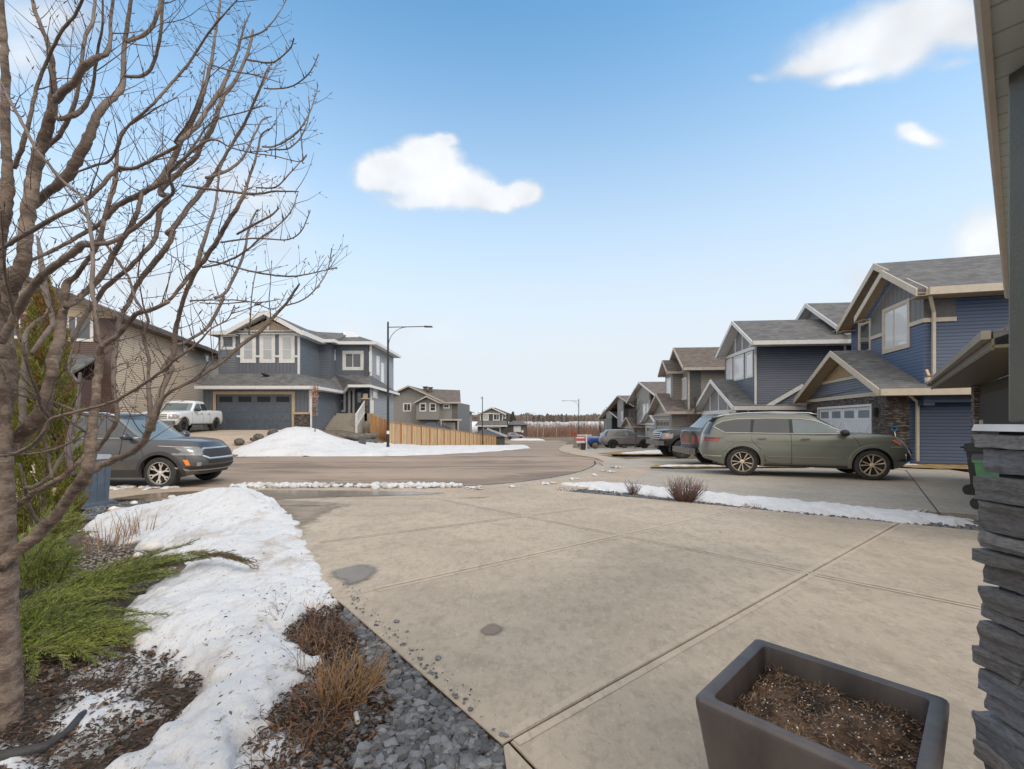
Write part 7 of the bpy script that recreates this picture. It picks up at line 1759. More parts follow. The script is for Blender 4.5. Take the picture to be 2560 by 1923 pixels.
c.patch('headlight', [(1.95,1.05),(2.25,1.03),(2.40,.94),(2.38,.86),(2.2,.90),(2.05,.98)], mlamp, off=.007, step=.03); c.patch('turn_signal', [(1.93,1.055),(2.02,1.055),(2.18,.92),(2.10,.93)], mamb, off=.012, step=.03)
c.patch('tail_light', [(-2.44,1.05),(-2.30,1.09),(-2.06,1.09),(-2.12,.99),(-2.44,.97)], mred, off=.008, step=.03); c.fpatch('tail_light_inner', [(.45,.98),(.45,1.07),(.93,1.08),(.93,.97)], mred, end=-1)
c.fpatch('headlight_inner', [(.52,.84),(.52,.94),(.92,.98),(.92,.86)], mlamp); c.fpatch('grille', [(0,.66),(0,.93),(.50,.93),(.50,.68)], mblk); c.fpatch('lower_intake', [(0,.40),(0,.54),(.85,.56),(.93,.48),(.80,.38)], mblk)
c.patch('fog_recess', [(2.24,.70),(2.36,.72),(2.42,.58),(2.40,.46),(2.28,.50)], mblk, off=.008, step=.03); c.line([(2.25,.70),(2.27,.50)], .018, mchr, off=.012, name='fog_trim')
c.patch('rear_bumper_trim', [(-2.47,.56),(-2.0,.56),(-2.0,.53),(-2.46,.52)], mchr, off=.008, step=.03)
c.line([(-.94,.46),(-.80,.40),(-.6,.37)], .010); c.patch('fuel_door', [(-1.65,1.03),(-1.45,1.03),(-1.45,.885),(-1.65,.885)], pg, off=.003)

# ---------------------------------------------------------------- dark compact SUV at the kerb
pd = paint('paint_graphite', (.055, .058, .066), .4, .34, .55); pcl = M('cladding_dark', (.04, .04, .042), .6, .1)
PS = dict(L=4.38, W=1.80, wr=.345, axle=(1.32, -1.31), rim=.245, gap=.055, belt=1.08, nf=6, nr=8,
  zb=[(-2.2,.44),(-1.8,.30),(-.9,.24),(.9,.24),(1.75,.26),(2.2,.36)],
  zt=[(-2.2,1.04),(-1.5,1.08),(.4,1.05),(.85,1.06),(1.3,1.045),(1.7,1.0),(2.0,.94),(2.19,.85)],
  cf=[(0,1.20),(.2,1.02),(1,.22)], cr=[(0,-2.05),(.25,-2.0),(.75,-1.86),(1,-1.7)],
  roof=[(-2.2,1.48),(-1.7,1.575),(-.8,1.615),(0,1.61),(.4,1.56),(.8,1.42),(1.2,1.3)])
c = Car('dark_suv', 'graphite compact SUV with split-spoke wheels and orange side marker, behind the tree', 'suv', PS, (-9.68, 11.50, .0), R(1.5), 1.085)
c.body(pd); c.cabin(pd); c.arch(pcl, .075, .02); c.wheels((6, 'Y'), mrim, mrimd)
c.patch('side_window', [(.72,1.13),(.35,1.38),(.12,1.47),(-.18,1.49),(-.22,1.11)], mcg, cab=True); c.patch('side_window', [(-.30,1.11),(-.27,1.49),(-.9,1.49),(-1.02,1.12)], mcg, cab=True); c.patch('side_window', [(-1.1,1.12),(-1.0,1.48),(-1.4,1.42),(-1.6,1.25)], mcg, cab=True)
c.line([(.85,1.10),(-.2,1.095),(-1.05,1.11),(-1.62,1.2)], .020, mchr, True, .010, 'window_chrome')
c.patch('sill_cladding', [(.96,.26),(.96,.42),(-.94,.42),(-.94,.26)], pcl, off=.012); c.line([(1.02,.45),(1.0,.75),(.9,1.03)], .012); c.line([(-.26,.44),(-.26,1.06)], .012); c.line([(-.95,.75),(-1.12,1.0)], .012)
c.handle([(.02,.90),(-.95,.92)], mchr); c.mirror(.66, 1.12, pd, 1.1)
c.patch('headlight', [(1.60,.89),(1.95,.87),(2.06,.80),(2.02,.72),(1.75,.79)], mlamp, off=.009, step=.03); c.line([(1.28,.93),(1.6,.905),(1.9,.885),(2.02,.86)], .022, mchr, off=.008, name='light_bar')
c.fpatch('headlight_inner', [(.62,.70),(.62,.83),(.95,.86),(.95,.73)], mlamp); c.fpatch('grille', [(0,.66),(0,.84),(.58,.84),(.58,.72),(.45,.66)], mblk); mb = MB()
c.fpatch('grille_surround', [(0,.845),(0,.875),(.66,.875),(.66,.845)], mchr, off=.014, step=.03); c.fpatch('grille_surround', [(0,.625),(0,.655),(.46,.655),(.60,.72),(.62,.69),(.50,.625)], mchr, off=.014, step=.03)
c.patch('turn_signal', [(1.78,.63),(1.86,.62),(1.90,.50),(1.83,.50)], mamb, off=.018, step=.02); c.patch('fog_light', [(1.99,.56),(2.05,.56),(2.04,.45),(1.98,.46)], mlamp, off=.010, step=.02)
c.fpatch('lower_bumper', [(0,.30),(0,.46),(.8,.48),(.94,.42),(.88,.28)], pcl, off=.01); c.fpatch('skid_trim', [(0,.36),(0,.385),(.80,.40),(.93,.47),(.95,.45),(.82,.37)], mchr, off=.018, step=.03); c.fpatch('number_plate_recess', [(0,.52),(0,.60),(.5,.60),(.5,.52)], mblk, off=.010)
for sg in (1, -1):
    rl = MB(); rl.tube([(x, sg*.63, z) for x, z in ((.2,1.585),(.05,1.64),(-.6,1.66),(-1.3,1.635),(-1.5,1.59))], .016, 6)
    rl.build('roof_rail', mchr, c.root, smooth='all')
# ---------------------------------------------------------------- grey crossover across the street
pgr = paint('paint_grey', (.15, .145, .155), .4, .36, .35)
PG = dict(PS); PG.update(L=4.65, W=1.84, wr=.36, axle=(1.38, -1.35), rim=.255)
gq = px(1566, 1120, 39.6)
c = Car('grey_crossover', 'mid grey crossover parked side-on by the white sign post', 'car', PG, (gq.x, 39.9, H(gq.x, 39.9)+.05), R(2))
c.body(pgr); c.cabin(pgr); c.arch(pcl, .07, .016); c.wheels((5, 'I'), mrimd, mrimd)
c.patch('side_window', [(.72,1.13),(.35,1.38),(.12,1.47),(-.18,1.49),(-.22,1.11)], mcgl, cab=True, step=.2); c.patch('side_window', [(-.30,1.11),(-.27,1.49),(-.9,1.49),(-1.30,1.16)], mcg, cab=True, step=.2); c.patch('sill_cladding', [(.96,.26),(.96,.42),(-.94,.42),(-.94,.26)], pcl, off=.012, step=.2)
c.patch('tail_light', [(-2.15,.90),(-1.9,.94),(-1.7,.93),(-1.9,.86)], mred, step=.1); c.mirror(.66, 1.12, pgr); c.fpatch('tail_light_bar', [(0,.88),(0,.92),(.9,.92),(.9,.88)], mlamp, end=-1, step=.1); c.line([(-.26,.44),(-.26,1.06)], .014); c.handle([(.02,.90),(-.95,.92)], pgr)

# ---------------------------------------------------------------- pickups
mbmp = M('bumper_metal', (.16,.16,.155), .35, .1, metal=.4)
def pickup(name, label, col_mat, loc, ang, sc=1, lift=0, two=None, lamps=True, dirt=None, wr=.42, style=(6,'I'), rimm=None, hood=1.22):
    P = dict(L=5.95, W=2.03, wr=wr, axle=(1.95, -1.75), rim=wr*.6, gap=.07+lift*.5, belt=1.30+lift, nf=12, nr=26, cn=20,
      zb=[(-3,.62+lift),(-2.4,.50+lift),(2.2,.46+lift),(2.7,.5+lift),(3,.6+lift)],
      zt=[(-3,1.36+lift),(-.98,1.36+lift),(-.86,1.30+lift),(.9,1.28+lift),(1.25,hood+.07+lift),(2.4,hood+lift),(2.85,hood-.07+lift),(3,hood-.14+lift)],
      cf=[(0,1.30),(.2,1.12),(1,.42)], cr=[(0,-.92),(.6,-.90),(1,-.76)], cw=[(0,.92),(.2,.9),(.9,.78),(1,.73)],
      roof=[(-1,1.80+lift),(-.6,1.90+lift),(.1,1.925+lift),(.5,1.87+lift),(1.3,1.5+lift)], af=[(0,.96),(.3,1),(.7,.985),(1,.955)], ar=[(0,.97),(.2,.985),(1,.985)])
    c = Car(name, label, 'pickup truck', P, loc, ang, sc); c.body(col_mat); c.cabin(col_mat); c.wheels(style, rimm or mrimd, mrimd, .27)
    z = lift
    c.patch('side_window', [(.78,1.36+z),(.42,1.68+z),(.22,1.76+z),(-.02,1.77+z),(-.04,1.35+z)], mcgl, cab=True); c.patch('side_window', [(-.11,1.35+z),(-.09,1.77+z),(-.66,1.76+z),(-.80,1.36+z)], mcg, cab=True)
    c.line([(1.12,.55+z),(1.10,1.26+z)], .014); c.line([(-.08,.55+z),(-.08,1.28+z)], .014); c.line([(-.92,.60+z),(-.92,1.33+z)], .022, name='bed_gap'); c.handle([(.1,1.14+z),(-.75,1.14+z)], mblk); c.mirror(.72, 1.36+z, mblk, 1.5)
    c.patch('side_step', [(1.25,.47+z),(1.25,.55+z),(-1.2,.55+z),(-1.2,.47+z)], mblk, off=.02)
    c.fpatch('grille', [(0,.80+z),(0,1.10+z),(.66,1.10+z),(.62,.80+z)], mchr if lamps else mblk, off=.012)
    for k in range(3): c.fpatch('grille_slot', [(0,.84+z+k*.09),(0,.89+z+k*.09),(.58,.89+z+k*.09),(.58,.84+z+k*.09)], mblk, off=.02)
    c.fpatch('headlight', [(.70,.80+z),(.70,1.08+z),(.965,1.08+z),(.965,.84+z)], mlamp, off=.010); c.patch('headlight_side', [(2.62,.86+z),(2.62,1.06+z),(2.86,1.08+z),(2.90,.82+z)], mlamp, off=.008, step=.05); c.patch('turn_signal', [(2.60,.90+z),(2.60,1.02+z),(2.72,1.03+z),(2.72,.88+z)], mamb, off=.013, step=.04)
    mb = MB(); mb.box(2.80,3.06,-.96,.96,.52+z,.72+z); mb.build('front_bumper', mbmp if lamps else mblk, c.root); mb = MB(); mb.box(-3.12,-2.90,-.94,.94,.50+z,.72+z); mb.build('rear_bumper', mbmp, c.root)
    c.patch('tail_light', [(-2.93,.90+z),(-2.93,1.22+z),(-2.86,1.22+z),(-2.84,1.04+z),(-2.87,.90+z)], mred, off=.012, step=.04); c.fpatch('tail_light_rear', [(.91,.90+z),(.91,1.2+z),(.985,1.2+z),(.985,.90+z)], mred, end=-1, off=.012)
    c.fpatch('tailgate_gap', [(0,.80+z),(0,.815+z),(.84,.815+z),(.84,.80+z)], mblk, end=-1, off=.01)
    return c
pk_ = paint('paint_black', (.018, .02, .024), .3, .3, .35); pnv = paint('paint_dark_slate', (.03, .034, .042), .3, .32, .45); pwh = paint('paint_white', (.62, .64, .66), .0, .35, .75); pbl = paint('paint_blue', (.01, .07, .28), .3, .3, .2)
q = Vector((7.95, 21.2)); c = pickup('black_pickup', 'black lifted pickup facing the street with chrome grille and orange corner lamps', pk_, (q.x+1.95*1.03, q.y+.95, -.19), R(180), 1.03, lift=.10, wr=.45, style=(6,'Y'), rimm=M('rim_black_machined', (.16,.16,.16), .35, metal=.6)); c.arch(mblk, .10, .05)
c = pickup('slate_pickup', 'dark slate pickup with red tail lamp showing behind the green SUV', pnv, (6.82+2.98, 17.0+1.0, -.17), R(-1), 1.0, style=(6,'I'))
hdv = Vector((.15, -.989)); q = Vector((-18.75, 28.8))+Vector((-.989, -.15))*.9+hdv*1.75; c = pickup('white_pickup', 'muddy white crew cab pickup on the driveway of the corner house', pwh, (q.x, q.y, .90), math.atan2(hdv.y, hdv.x), .97, wr=.43); c.arch(M('mud_arch', (.26,.20,.15), .9), .06, .012)
q = px(1464, 1120, 57); c = pickup('blue_pickup', 'bright blue pickup partly hidden behind the grey crossover', pbl, (q.x+2.95, 58, H(q.x+2.9, 58)+.05), R(0), 1.0, style=(5,'V'), rimm=mrim)
for (x, y, Y, mt, nm, lb, ang) in ((1287, 1099, 112, pgr, 'distant_parked_car', 'tiny dark car with snow beside it by the far low house', 10), (1411, 1097, 205, pwh, 'distant_white_car', 'tiny white car at the far end of the street before the thicket', 90)):
    q = px(x, y, Y); c = Car(nm, lb, 'car', PS, (q.x, Y, H(q.x, Y)+.08), R(ang)); c.body(mt); c.cabin(mt); c.wheels((5,'I'), mrimd); c.patch('side_window', [(.72,1.13),(.12,1.47),(-.9,1.49),(-1.3,1.14)], mcg, cab=True, step=.3)

# ================================================================ FENCE, LAMPS, SMALL THINGS
def cedar(name, col):
    m, t, p = newmat(name); b = NB(t); o = b.obj((1, 1, .25)); r = b.n('ShaderNodeNewGeometry').outputs['Random Per Island']
    c = b.mix(b.ss(b.noise(o, 5, 5, .6), .3, .7), mul(col, .82), mul(col, 1.15)); c = b.mix(b.math('MULTIPLY', b.ss(b.noise(o, 40, 4), .45, .75), .3), c, mul(col, .55))
    h = b.n('ShaderNodeHueSaturation'); b.l(c, h.inputs['Color']); b.l(b.math('ADD', .82, b.math('MULTIPLY', r, .36)), h.inputs['Value']); b.l(h.outputs[0], p.inputs['Base Color']); p.inputs['Roughness'].default_value = .75; return m
mfb = cedar('fence_board', (.50, .34, .19)); mfp = cedar('fence_post', (.36, .17, .055)); mfs = cedar('fence_stained', (.38, .19, .07))
fence = thing('cedar_fence', (-9.1, 35.5, 0), 0, 'long new cedar board fence descending beside the snowy verge', 'fence')
A = Vector((-9.25, 34.0)); B = Vector((-3.0, 85.0)); n = 20; off = Vector((-9.1, 35.5, 0)); d = (B-A)/n; hor = d.normalized(); nr_ = Vector((-hor.y, hor.x))
def fgz(t): return -.18+(-3.02+.18)*(t)**1.02
for i in range(n):
    a = A+d*i; b = A+d*(i+1); za, zb_ = fgz(i/n), fgz((i+1)/n); pm_ = MB()
    for k in range(16):
        t0, t1 = (k+.03)/16, (k+.97)/16; p0 = a.lerp(b, t0); p1_ = a.lerp(b, t1); g0 = za+(zb_-za)*t0; g1 = za+(zb_-za)*t1; o_ = nr_*(.012 if k % 2 else -.004); zt_ = (za+zb_)/2+1.66+random.uniform(-.006, .006); zt0 = za+(zb_-za)*t0+1.68; zt1 = za+(zb_-za)*t1+1.68
        P_ = lambda p, z, s: Vector((p.x+o_.x+nr_.x*s-off.x, p.y+o_.y+nr_.y*s-off.y, z))
        pm_.hexa([P_(p0,g0-.2,0),P_(p1_,g1-.2,0),P_(p1_,g1-.2,.02),P_(p0,g0-.2,.02)], [P_(p0,zt0,0),P_(p1_,zt1,0),P_(p1_,zt1,.02),P_(p0,zt0,.02)])
    pm_.bar((a.x-off.x, a.y-off.y, za+1.72), (b.x-off.x, b.y-off.y, zb_+1.72), .13, .04); pm_.bar((a.x-off.x+nr_.x*.04, a.y-off.y+nr_.y*.04, za+.35), (b.x-off.x+nr_.x*.04, b.y-off.y+nr_.y*.04, zb_+.35), .04, .09)
    pm_.build('fence_panel', mfb, fence)
for i in range(n+1):
    a = A+d*i-nr_*.03; z = fgz(i/n); pm_ = MB(); pm_.box(a.x-off.x-.055, a.x-off.x+.055, a.y-off.y-.055, a.y-off.y+.055, z-.3, z+1.80); pm_.box(a.x-off.x-.075, a.x-off.x+.075, a.y-off.y-.075, a.y-off.y+.075, z+1.80, z+1.84); pm_.build('fence_post', mfp, fence)
fr = thing('return_fence', (-10.6, 35.4, 0), 0, 'shorter orange-brown stained fence section joining the corner house to the cedar fence', 'fence')
a = px(929, 1036, 34.2); b = px(995, 1063, 38.0); pm_ = MB(); o3 = Vector((-10.6, 35.4, 0))
for k in range(30):
    t0, t1 = k/30, (k+.94)/30; p0 = a.lerp(b, t0)-o3; p1_ = a.lerp(b, t1)-o3; jz = Vector((0, .02 if k % 2 else 0, 0)); pm_.hexa([p0+jz-Vector((0,0,1.9)), p1_+jz-Vector((0,0,1.9)), p1_+jz+Vector((0,.02,-1.9)), p0+jz+Vector((0,.02,-1.9))], [p0+jz, p1_+jz, p1_+jz+Vector((0,.02,0)), p0+jz+Vector((0,.02,0))])
pm_.build('fence_panel', mfs, fr); pm_ = MB(); 
for p in (a, (a+b)/2, b): q = p-o3; pm_.box(q.x-.06, q.x+.06, q.y-.09, q.y+.02, q.z-1.95, q.z+.06)
pm_.build('fence_post', mfp, fr)
f2 = thing('far_fence', (-1, 124, -3), 0, 'short low orange cedar fence by the far low dark house', 'fence'); pm_ = MB()
for (x0, y0, x1, y1) in ((1277, 1083, 1318, 1093), (1318, 1092, 1331, 1095)):
    a = px(x0, y0, 125); b = px(x1, y1, 128); o4 = Vector((-1, 124, -3)); pm_.hexa([a-o4-Vector((0,0,1.6)), b-o4-Vector((0,0,1.3)), b-o4+Vector((0,.1,-1.3)), a-o4+Vector((0,.1,-1.6))], [a-o4, b-o4, b-o4+Vector((0,.1,0)), a-o4+Vector((0,.1,0))])
pm_.build('fence_panel', mfs, f2)

mpole = M('pole_black', (.02, .02, .021), .45, .1, 4)
def lamp(name, x, Y, ang, label, h=7.6, g=None, arm=2.35, galv=False):
    X = (x-HX)/F*Y; g = H(X, Y) if g is None else g; r = thing(name, (X, Y, g), ang, label, 'street lamp', 'street lamps along the road')
    mb = MB(); mb.tube([(0,0,-.2),(0,0,.9),(0,0,h)], [.085,.080,.055], 12); mb.lathe([(.13,0),(.13,.03),(.09,.06),(.09,.1)], 12); mb.tube([(0,0,h),(0,0,h+.08)], [.06,.02], 8); mb.build('pole', mpole, r, smooth=50)
    mb = MB(); mb.tube([(0,0,h-.28),(arm,0,h-.26)], .026, 8); mb.tube([(1.15*(1-math.cos(t*math.pi/2))+.04, 0, h-1.4+1.12*math.sin(t*math.pi/2)) for t in [i/8 for i in range(9)]], .018, 6); mb.build('arm', mpole, r, smooth=50)
    mb = MB(); mb.hexa([(arm-.08,-.08,h-.31),(arm+.42,-.13,h-.30),(arm+.42,.13,h-.30),(arm-.08,.08,h-.31)], [(arm-.08,-.06,h-.22),(arm+.40,-.10,h-.25),(arm+.40,.10,h-.25),(arm-.08,.06,h-.22)]); mb.build('lamp_head', mpole, r)
    mb = MB(); mb.box(arm+.08, arm+.36, -.08, .08, h-.318, h-.308); mb.build('lens', mlamp, r); return r
l = lamp('street_lamp', 970, 28.0, R(-3), 'nearest street lamp with curved brace, beside the corner house', g=.03); 
for o in list(l.children if hasattr(l, 'children') else []): pass
mb = MB(); mb.tube([(0,0,.75),(0,0,.95)], .088, 12); mb.build('white_band', mwhite, l)
lamp('street_lamp', 1206, 70, R(-90), 'slim far lamp standing before the small dark gabled house'); lamp('street_lamp', 1317, 140, R(0), 'most distant lamp, its arm pointing right over the thicket'); lamp('street_lamp', 1447, 74, R(180), 'street lamp on the right side whose arm reaches left over the road')
ub = G(959, 1115); t_ = thing('utility_pedestal', (ub.x, 27.4, .02), 0, 'small dark grey utility pedestal box at the foot of the nearest street lamp', 'utility box'); mb = MB(); mb.box(-.17,.17,-.15,.15,-.1,.58); mb.build('cabinet', M('pedestal_grey', (.075,.08,.085), .6), t_); mb = MB(); mb.box(-.19,.19,-.17,.17,.58,.64); mb.build('lid', M('pedestal_lid', (.10,.105,.11), .6), t_)
# for-sale post: white post with arm, hanging red and white panel
q = G(1466, 1122); s_ = thing('for_sale_sign', (q.x, q.y, q.z), 0, 'white post with a hanging red and white panel at the kerb', 'sign'); k = q.y/F
mb = MB(); mb.box(-.06,.06,-.05,.05,-.1,36*k); mb.box(-.8,.45,-.04,.04,32.5*k,35*k); mb.build('post', mwhite, s_); mb = MB(); mb.box(-.85,-.15,-.012,.012,14*k,30*k); pn = mb.build('panel', mwhite, s_); mb = MB(); mb.box(-.85,-.15,-.018,.018,19.5*k,26*k); mb.build('red_band', M('sign_red', (.55,.06,.07), .5), pn)
q = G(1458, 1126); t_ = thing('black_bin', (q.x, q.y, q.z), 0, 'small black box bin standing left of the white sign post', 'bin'); k = q.y/F; mb = MB(); mb.hexa([(-.14,-.12,0),(.14,-.12,0),(.14,.12,0),(-.14,.12,0)], [(-.18,-.16,16*k),(.18,-.16,16*k),(.18,.16,16*k),(-.18,.16,16*k)]); mb.build('bin_body', mblk, t_); mb = MB(); mb.box(-.2,.2,-.18,.18,16*k,18*k); mb.build('lid', mblk, t_)
q = G(1488, 1123); mb = MB(); blob(mb, (0,0,.25), .24, 3, 1.4, .08); o = mb.build('boulder', M('boulder_brown', (.10,.08,.065), .9, .3, 5, .6, 12), smooth=60); o.location = (q.x, q.y, q.z); tag(o, 'upright brown boulder on the lawn right of the white sign post', 'boulder')
ss_ = px(1437, 1085, 105); t_ = thing('stop_sign', (ss_.x, 105, H(ss_.x, 105)), 0, 'small red octagonal sign at the far end of the right side', 'sign'); hz_ = ss_.z-H(ss_.x, 105)
mb = MB(); mb.box(-.05,.05,.02,.08,0,hz_+.4); mb.build('post', mpole, t_); mb = MB(); mb.tube([(0,-.01,hz_),(0,.02,hz_)], .42, 8); mb.build('panel', M('stop_red', (.45,.03,.03), .5), t_)
# shovel leaning on the blue house
q = px(2236, 1070, 17.15); t_ = thing('snow_shovel', (q.x, 17.15, 0), 0, 'snow shovel with blue D-handle leaning on the stone corner of the blue house', 'shovel')
mb = MB(); mb.tube([(0,-.25,.3),(0,0,1.2)], .016, 8); mb.build('shaft', mchr, t_, smooth=50); mb = MB(); mb.tube([(0,0,1.18),(-.09,0,1.27),(-.11,.01,1.37),(.11,.01,1.37),(.09,0,1.27),(0,0,1.18)], .022, 8); mb.build('grip', M('grip_blue', (.02,.20,.42), .4), t_, smooth=50); mb = MB(); mb.hexa([(-.22,-.42,.02),(.22,-.42,.02),(.22,-.40,.02),(-.22,-.40,.02)], [(-.2,-.25,.42),(.2,-.25,.42),(.2,-.23,.42),(-.2,-.23,.42)]); mb.build('blade', M('blade_blue', (.02,.20,.42), .4), t_)
# wheeled bins
def wheelie(name, X, Y, label, mb_, ml, s):
    t_ = thing(name, (X, Y, .03), R(35), label, 'wheeled bin', 'wheeled bins by the garage'); mb = MB(); mb.hexa([(-.20,-.22,.06),(.20,-.22,.06),(.20,.22,.06),(-.20,.22,.06)], [(-.27,-.30,.95*s),(.27,-.30,.95*s),(.27,.30,.95*s),(-.27,.30,.95*s)]); mb.box(-.29,.29,-.32,.32,.90*s,.96*s); mb.build('bin_body', mb_, t_)
    mb = MB(); mb.hexa([(-.30,-.34,.96*s),(.30,-.34,.96*s),(.30,.34,.96*s),(-.30,.34,.96*s)], [(-.25,-.30,1.04*s),(.25,-.30,1.04*s),(.25,.32,1.06*s),(-.25,.32,1.06*s)]); mb.tube([(-.27,.37,.98*s),(.27,.37,.98*s)], .018, 8); mb.build('lid', ml, t_)
    for x in (-.24, .24): mb = MB(); mb.lathe([(0,-.02),(.11,-.02),(.12,0),(.11,.02),(0,.02)], 16, 'x', (x, .24, .10)); mb.build('wheel', mrub, t_, smooth=40)
wheelie('garbage_bin', 10.05, 9.6, 'taller black wheeled bin against the stone pilaster', M('bin_black', (.03,.03,.033), .5), mblk, 1.02)
wheelie('green_bin', 8.60, 8.0, 'green wheeled bin with dark lid in front of the black one', M('bin_green', (.10,.27,.13), .5), M('bin_lid', (.06,.065,.07), .5), .92)
# boulders and dark retaining wall by the corner house
q = G(880, 1096); t_ = thing('retaining_wall', (q.x, q.y, q.z), 0, 'low dark curved stone retaining wall in front of the entrance steps', 'wall'); mb = MB(); random.seed(8)
P_ = [px(x, y, Y) for x, y, Y in ((822,1077,30.2),(850,1082,29.6),(885,1086,29.4),(915,1083,30.2),(940,1080,31.5))]
for i in range(len(P_)-1):
    for k in range(5):
        a = P_[i].lerp(P_[i+1], k/5); 
        for r_ in range(2): blob(mb, (a.x-q.x, a.y-q.y, a.z-q.z-.22-.36*r_), .27, 2, .8, .12)
mb.build('stone_course', M('retaining_stone', (.12,.11,.095), .9, .3, 4, .6, 10), t_, smooth=60)
for (x, y, r_, lb) in ((690,1083,.34,'flat dark boulder at the crest of the bank, largest and nearest the peak'), (655,1092,.24,'dark boulder on the left shoulder of the snowy bank'), (607,1104,.26,'lowest boulder at the left foot of the snowy bank'), (640,1098,.16,'smallest boulder between two others on the left snow slope')):
    q = G(x, y+6); mb = MB(); blob(mb, (0,0,.12), r_*.9, 3, .7, .10); o = mb.build('boulder', M('boulder_dark', (.10,.09,.075), .9, .3, 5, .6, 12), smooth=60); o.location = (q.x, q.y-.3, q.z); tag(o, lb, 'boulder', 'boulders edging the corner bank')
# roofs of garden sheds showing over the fence
for (x, y, Y, w, ztop, lb, wh) in ((1078, 1056, 60, 5.2, 0, 'dark peaked canopy roof showing above the cedar fence', False), (1214, 1073, 88, 8.0, 0, 'dark shed roof with a white fascia beyond the fence end', True)):
    q = px(x, y, Y); g = H(q.x, Y); t_ = thing('garden_shed', (q.x, Y, g), 0, lb, 'shed'); za = q.z-g; e = za-(.85 if not wh else 1.4); mb = MB()
    mb.add([(-w/2,-1.5,e),(w/2,-1.5,e),(w/2,1.8,e),(-w/2,1.8,e),(-.3,.1,za),(.3,.1,za)], [(0,1,5,4),(1,2,5),(2,3,4,5),(3,0,4)]); mb.build('roof', M('canopy_blue', (.06,.075,.10), .5), t_); mb = MB(); mb.box(-w/2+.3, w/2-.3, -1.2, 1.5, 0, e+.05); mb.build('wall', M('shed_wall', (.08,.085,.09), .8), t_)
    if wh: mb = MB(); mb.bar((.3,-.1,za+.05),(w/2+.1,-1.6,e+.05),.15,.35); mb.build('fascia', mwhite, t_)

# ================================================================ FAR VEGETATION
random.seed(404)
mth = M('thicket_twigs', (.20, .115, .085), .9, .3, .05, island=.4); mth2 = M('thicket_grey', (.23, .18, .15), .9, .3, .05, island=.35); mtl = M('distant_wood', (.15, .12, .10), .95, .25, .02, island=.3); mcon = M('distant_conifer', (.05, .055, .042), .95, .3, .05, island=.3); mbirch = M('birch_trunk', (.38, .35, .32), .8)  # distant_wood has its colour lightened in place of haze
def thicket(name, n, xr, yr, hr, mat, dens=14):
    mb = MB()
    for i in range(n):
        y = random.uniform(*yr); x = random.uniform(*xr)*y; g = H(x, y)-.2; h = random.uniform(*hr)*(1+.38*nz(x, y, .12, 3)); w = y/F*.35
        lean = random.gauss(0, .06)*h; mb.add([(x-w*.5,y,g),(x+w*.5,y,g),(x+lean,y,g+h)], [(0,1,2)])
        for k in range(dens):
            t = random.uniform(.12, .95); a = Vector((x+lean*t, y, g+h*t)); d = Vector((random.gauss(0, .45), random.gauss(0, .3), 1)).normalized()*h*random.uniform(.15, .34)*(1.2-t*.6); mb.add([a+Vector((-w*.3,0,0)), a+Vector((w*.3,0,0)), a+d], [(0,1,2)])
    o = mb.build(name, mat); o['kind'] = 'stuff'
thicket('thicket', 2400, (-.02, .30), (150, 250), (3.8, 6.4), mth); thicket('thicket', 1500, (-.02, .28), (185, 265), (6.0, 8.6), mth2); thicket('thicket', 500, (-.40, -.02), (140, 220), (3.0, 4.8), mth2); thicket('thicket', 260, (.04, .12), (135, 150), (1.6, 2.8), mth)
def woods(name, n, xr, yr, hr, mat, con=False):
    mb = MB()
    for i in range(n):
        y = random.uniform(*yr); x = random.uniform(*xr)*y; g = H(x, y)-.5; h = random.uniform(*hr)*(1+.45*nz(x, y, .03, 8)); r = h*(.16 if con else .28)
        for k in range(9 if con else 16):
            t = random.random(); a = Vector((x+random.gauss(0, r*.5)*(1-t if con else 1), y+random.gauss(0, r*.5), g+h*(t*.75 if not con else t*.7))); s_ = r*(1.3-t) if con else r*random.uniform(.3, .8)
            mb.add([a+Vector((-s_,0,0)), a+Vector((s_,0,random.uniform(-.3,.3)*s_)), a+Vector((random.gauss(0, s_*.3),0,h*(.34 if con else random.uniform(.12,.3))))], [(0,1,2)])
    o = mb.build(name, mat); o['kind'] = 'stuff'
woods('distant_wood', 2600, (-.55, .55), (690, 760), (7, 10.5), mtl); woods('distant_wood', 500, (-.5, .5), (700, 740), (9, 13), mtl)
woods('distant_conifers', 26, (-.45, .45), (660, 720), (9, 14), mcon, True); woods('distant_conifers', 12, (.04, .12), (600, 640), (11, 14), mcon, True)
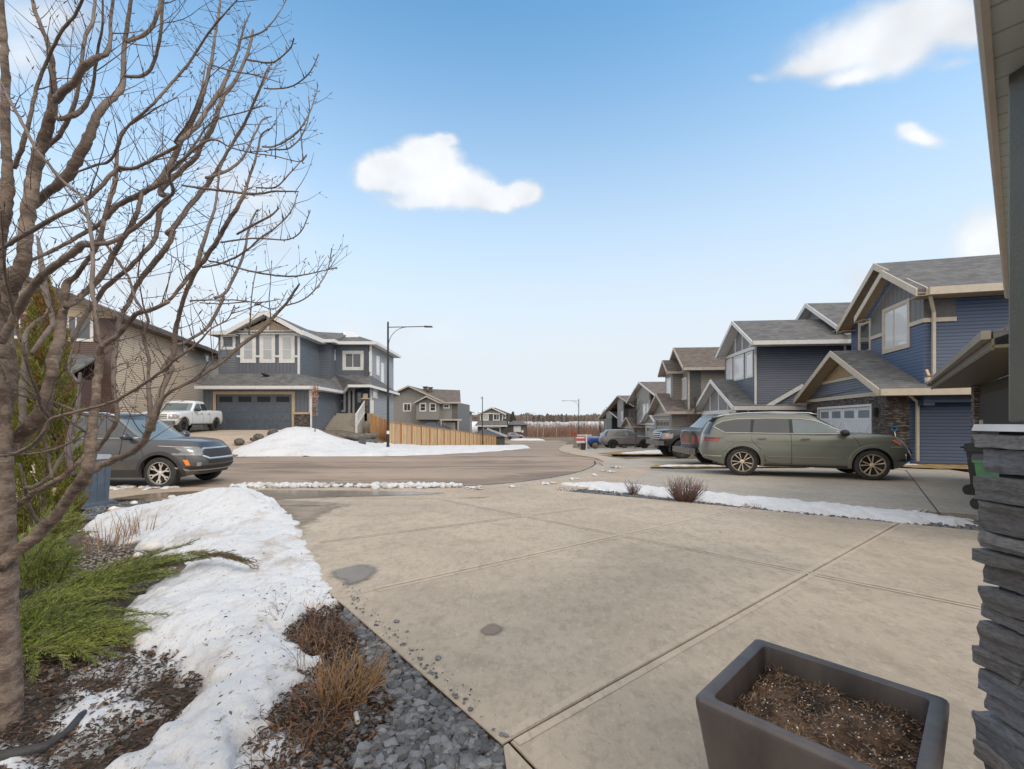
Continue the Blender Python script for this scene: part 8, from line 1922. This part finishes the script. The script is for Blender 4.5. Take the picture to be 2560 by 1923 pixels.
for i, (x, lb) in enumerate(((1343, 'lone pale birch at the left of the thicket, leaning slightly'), (1357, 'pale birch further right before the thicket'), (1390, 'thin pale birch near the tiny white car'))):
    Y = 142; X = (x-HX)/F*Y; g = H(X, Y); t_ = thing('birch', (X, Y, g), 0, lb, 'tree', 'pale birches before the thicket'); mb = MB(); mb.tube([(0,0,0),(.15,0,2.5),(.1,0,4.6)], [.14,.1,.03], 6); mb.build('trunk', mbirch, t_); mb = MB()
    for k in range(40): z = random.uniform(1.5, 4.4); mb.tube([(.1,0,z),(.1+random.gauss(0,.5),random.gauss(0,.4),z+random.uniform(.3,.9))], [.03,.01], 3, False)
    mb.build('crown', mth2, t_)
q = px(1282, 1032, 150); t_ = thing('conifer', (q.x, 150, H(q.x, 150)), 0, 'dark rounded conifer standing right of the far dark gabled house', 'tree'); hh = q.z-H(q.x, 150); mb = MB(); mb.tube([(0,0,0),(0,0,hh*.9)], [.25,.05], 6); mb.build('trunk', mbark, t_); mb = MB()
for i in range(900):
    t = random.random(); r = (1-t)**.7*2.0*random.uniform(.4, 1); a = random.random()*6.28; p_ = Vector((math.cos(a)*r, math.sin(a)*r, hh*(.15+t*.85))); mb.add([p_+Vector((-.2,0,0)), p_+Vector((.2,0,-.1)), p_+Vector((random.gauss(0,.15),0,.5))], [(0,1,2)])
mb.build('crown', mcon, t_)
# bare street trees between the right-hand houses
def small_tree(x, Y, h, label):
    X = (x-HX)/F*Y; t_ = thing('young_street_tree', (X, Y, H(X, Y)), 0, label, 'tree', 'young bare street trees on the right'); a = MB(); b = MB(); a.tube([(0,0,0),(.05,0,h*.5),(0,.05,h*.95)], [h*.008,h*.006,h*.002], 6)
    for k in range(60):
        z = random.uniform(.25, .9)*h; an = random.random()*6.28; l_ = (1.05-z/h)*h*.42; d = Vector((math.cos(an)*.6, math.sin(an)*.6, 1)); p0 = Vector((0,0,z)); p1_ = p0+d*l_*.5; p2_ = p1_+(d+Vector((0,0,.5)))*l_*.4; b.tube([p0,p1_,p2_], [.010,.007,.004], 3, False)
        for m_ in range(3): e = p0.lerp(p1_, random.random()); b.tube([e, e+Vector((random.gauss(0,.12), random.gauss(0,.12), .28))], [.008,.004], 3, False)
    a.build('trunk', mtwig, t_); b.build('crown', mtwig, t_)
small_tree(1589, 38, 5.2, 'bare young tree in front of the tan gabled house'); small_tree(1738, 25, 3.4, 'small bare tree beside the garage of the slate house'); small_tree(1500, 70, 4.5, 'bare young tree by the charcoal house at the far end')
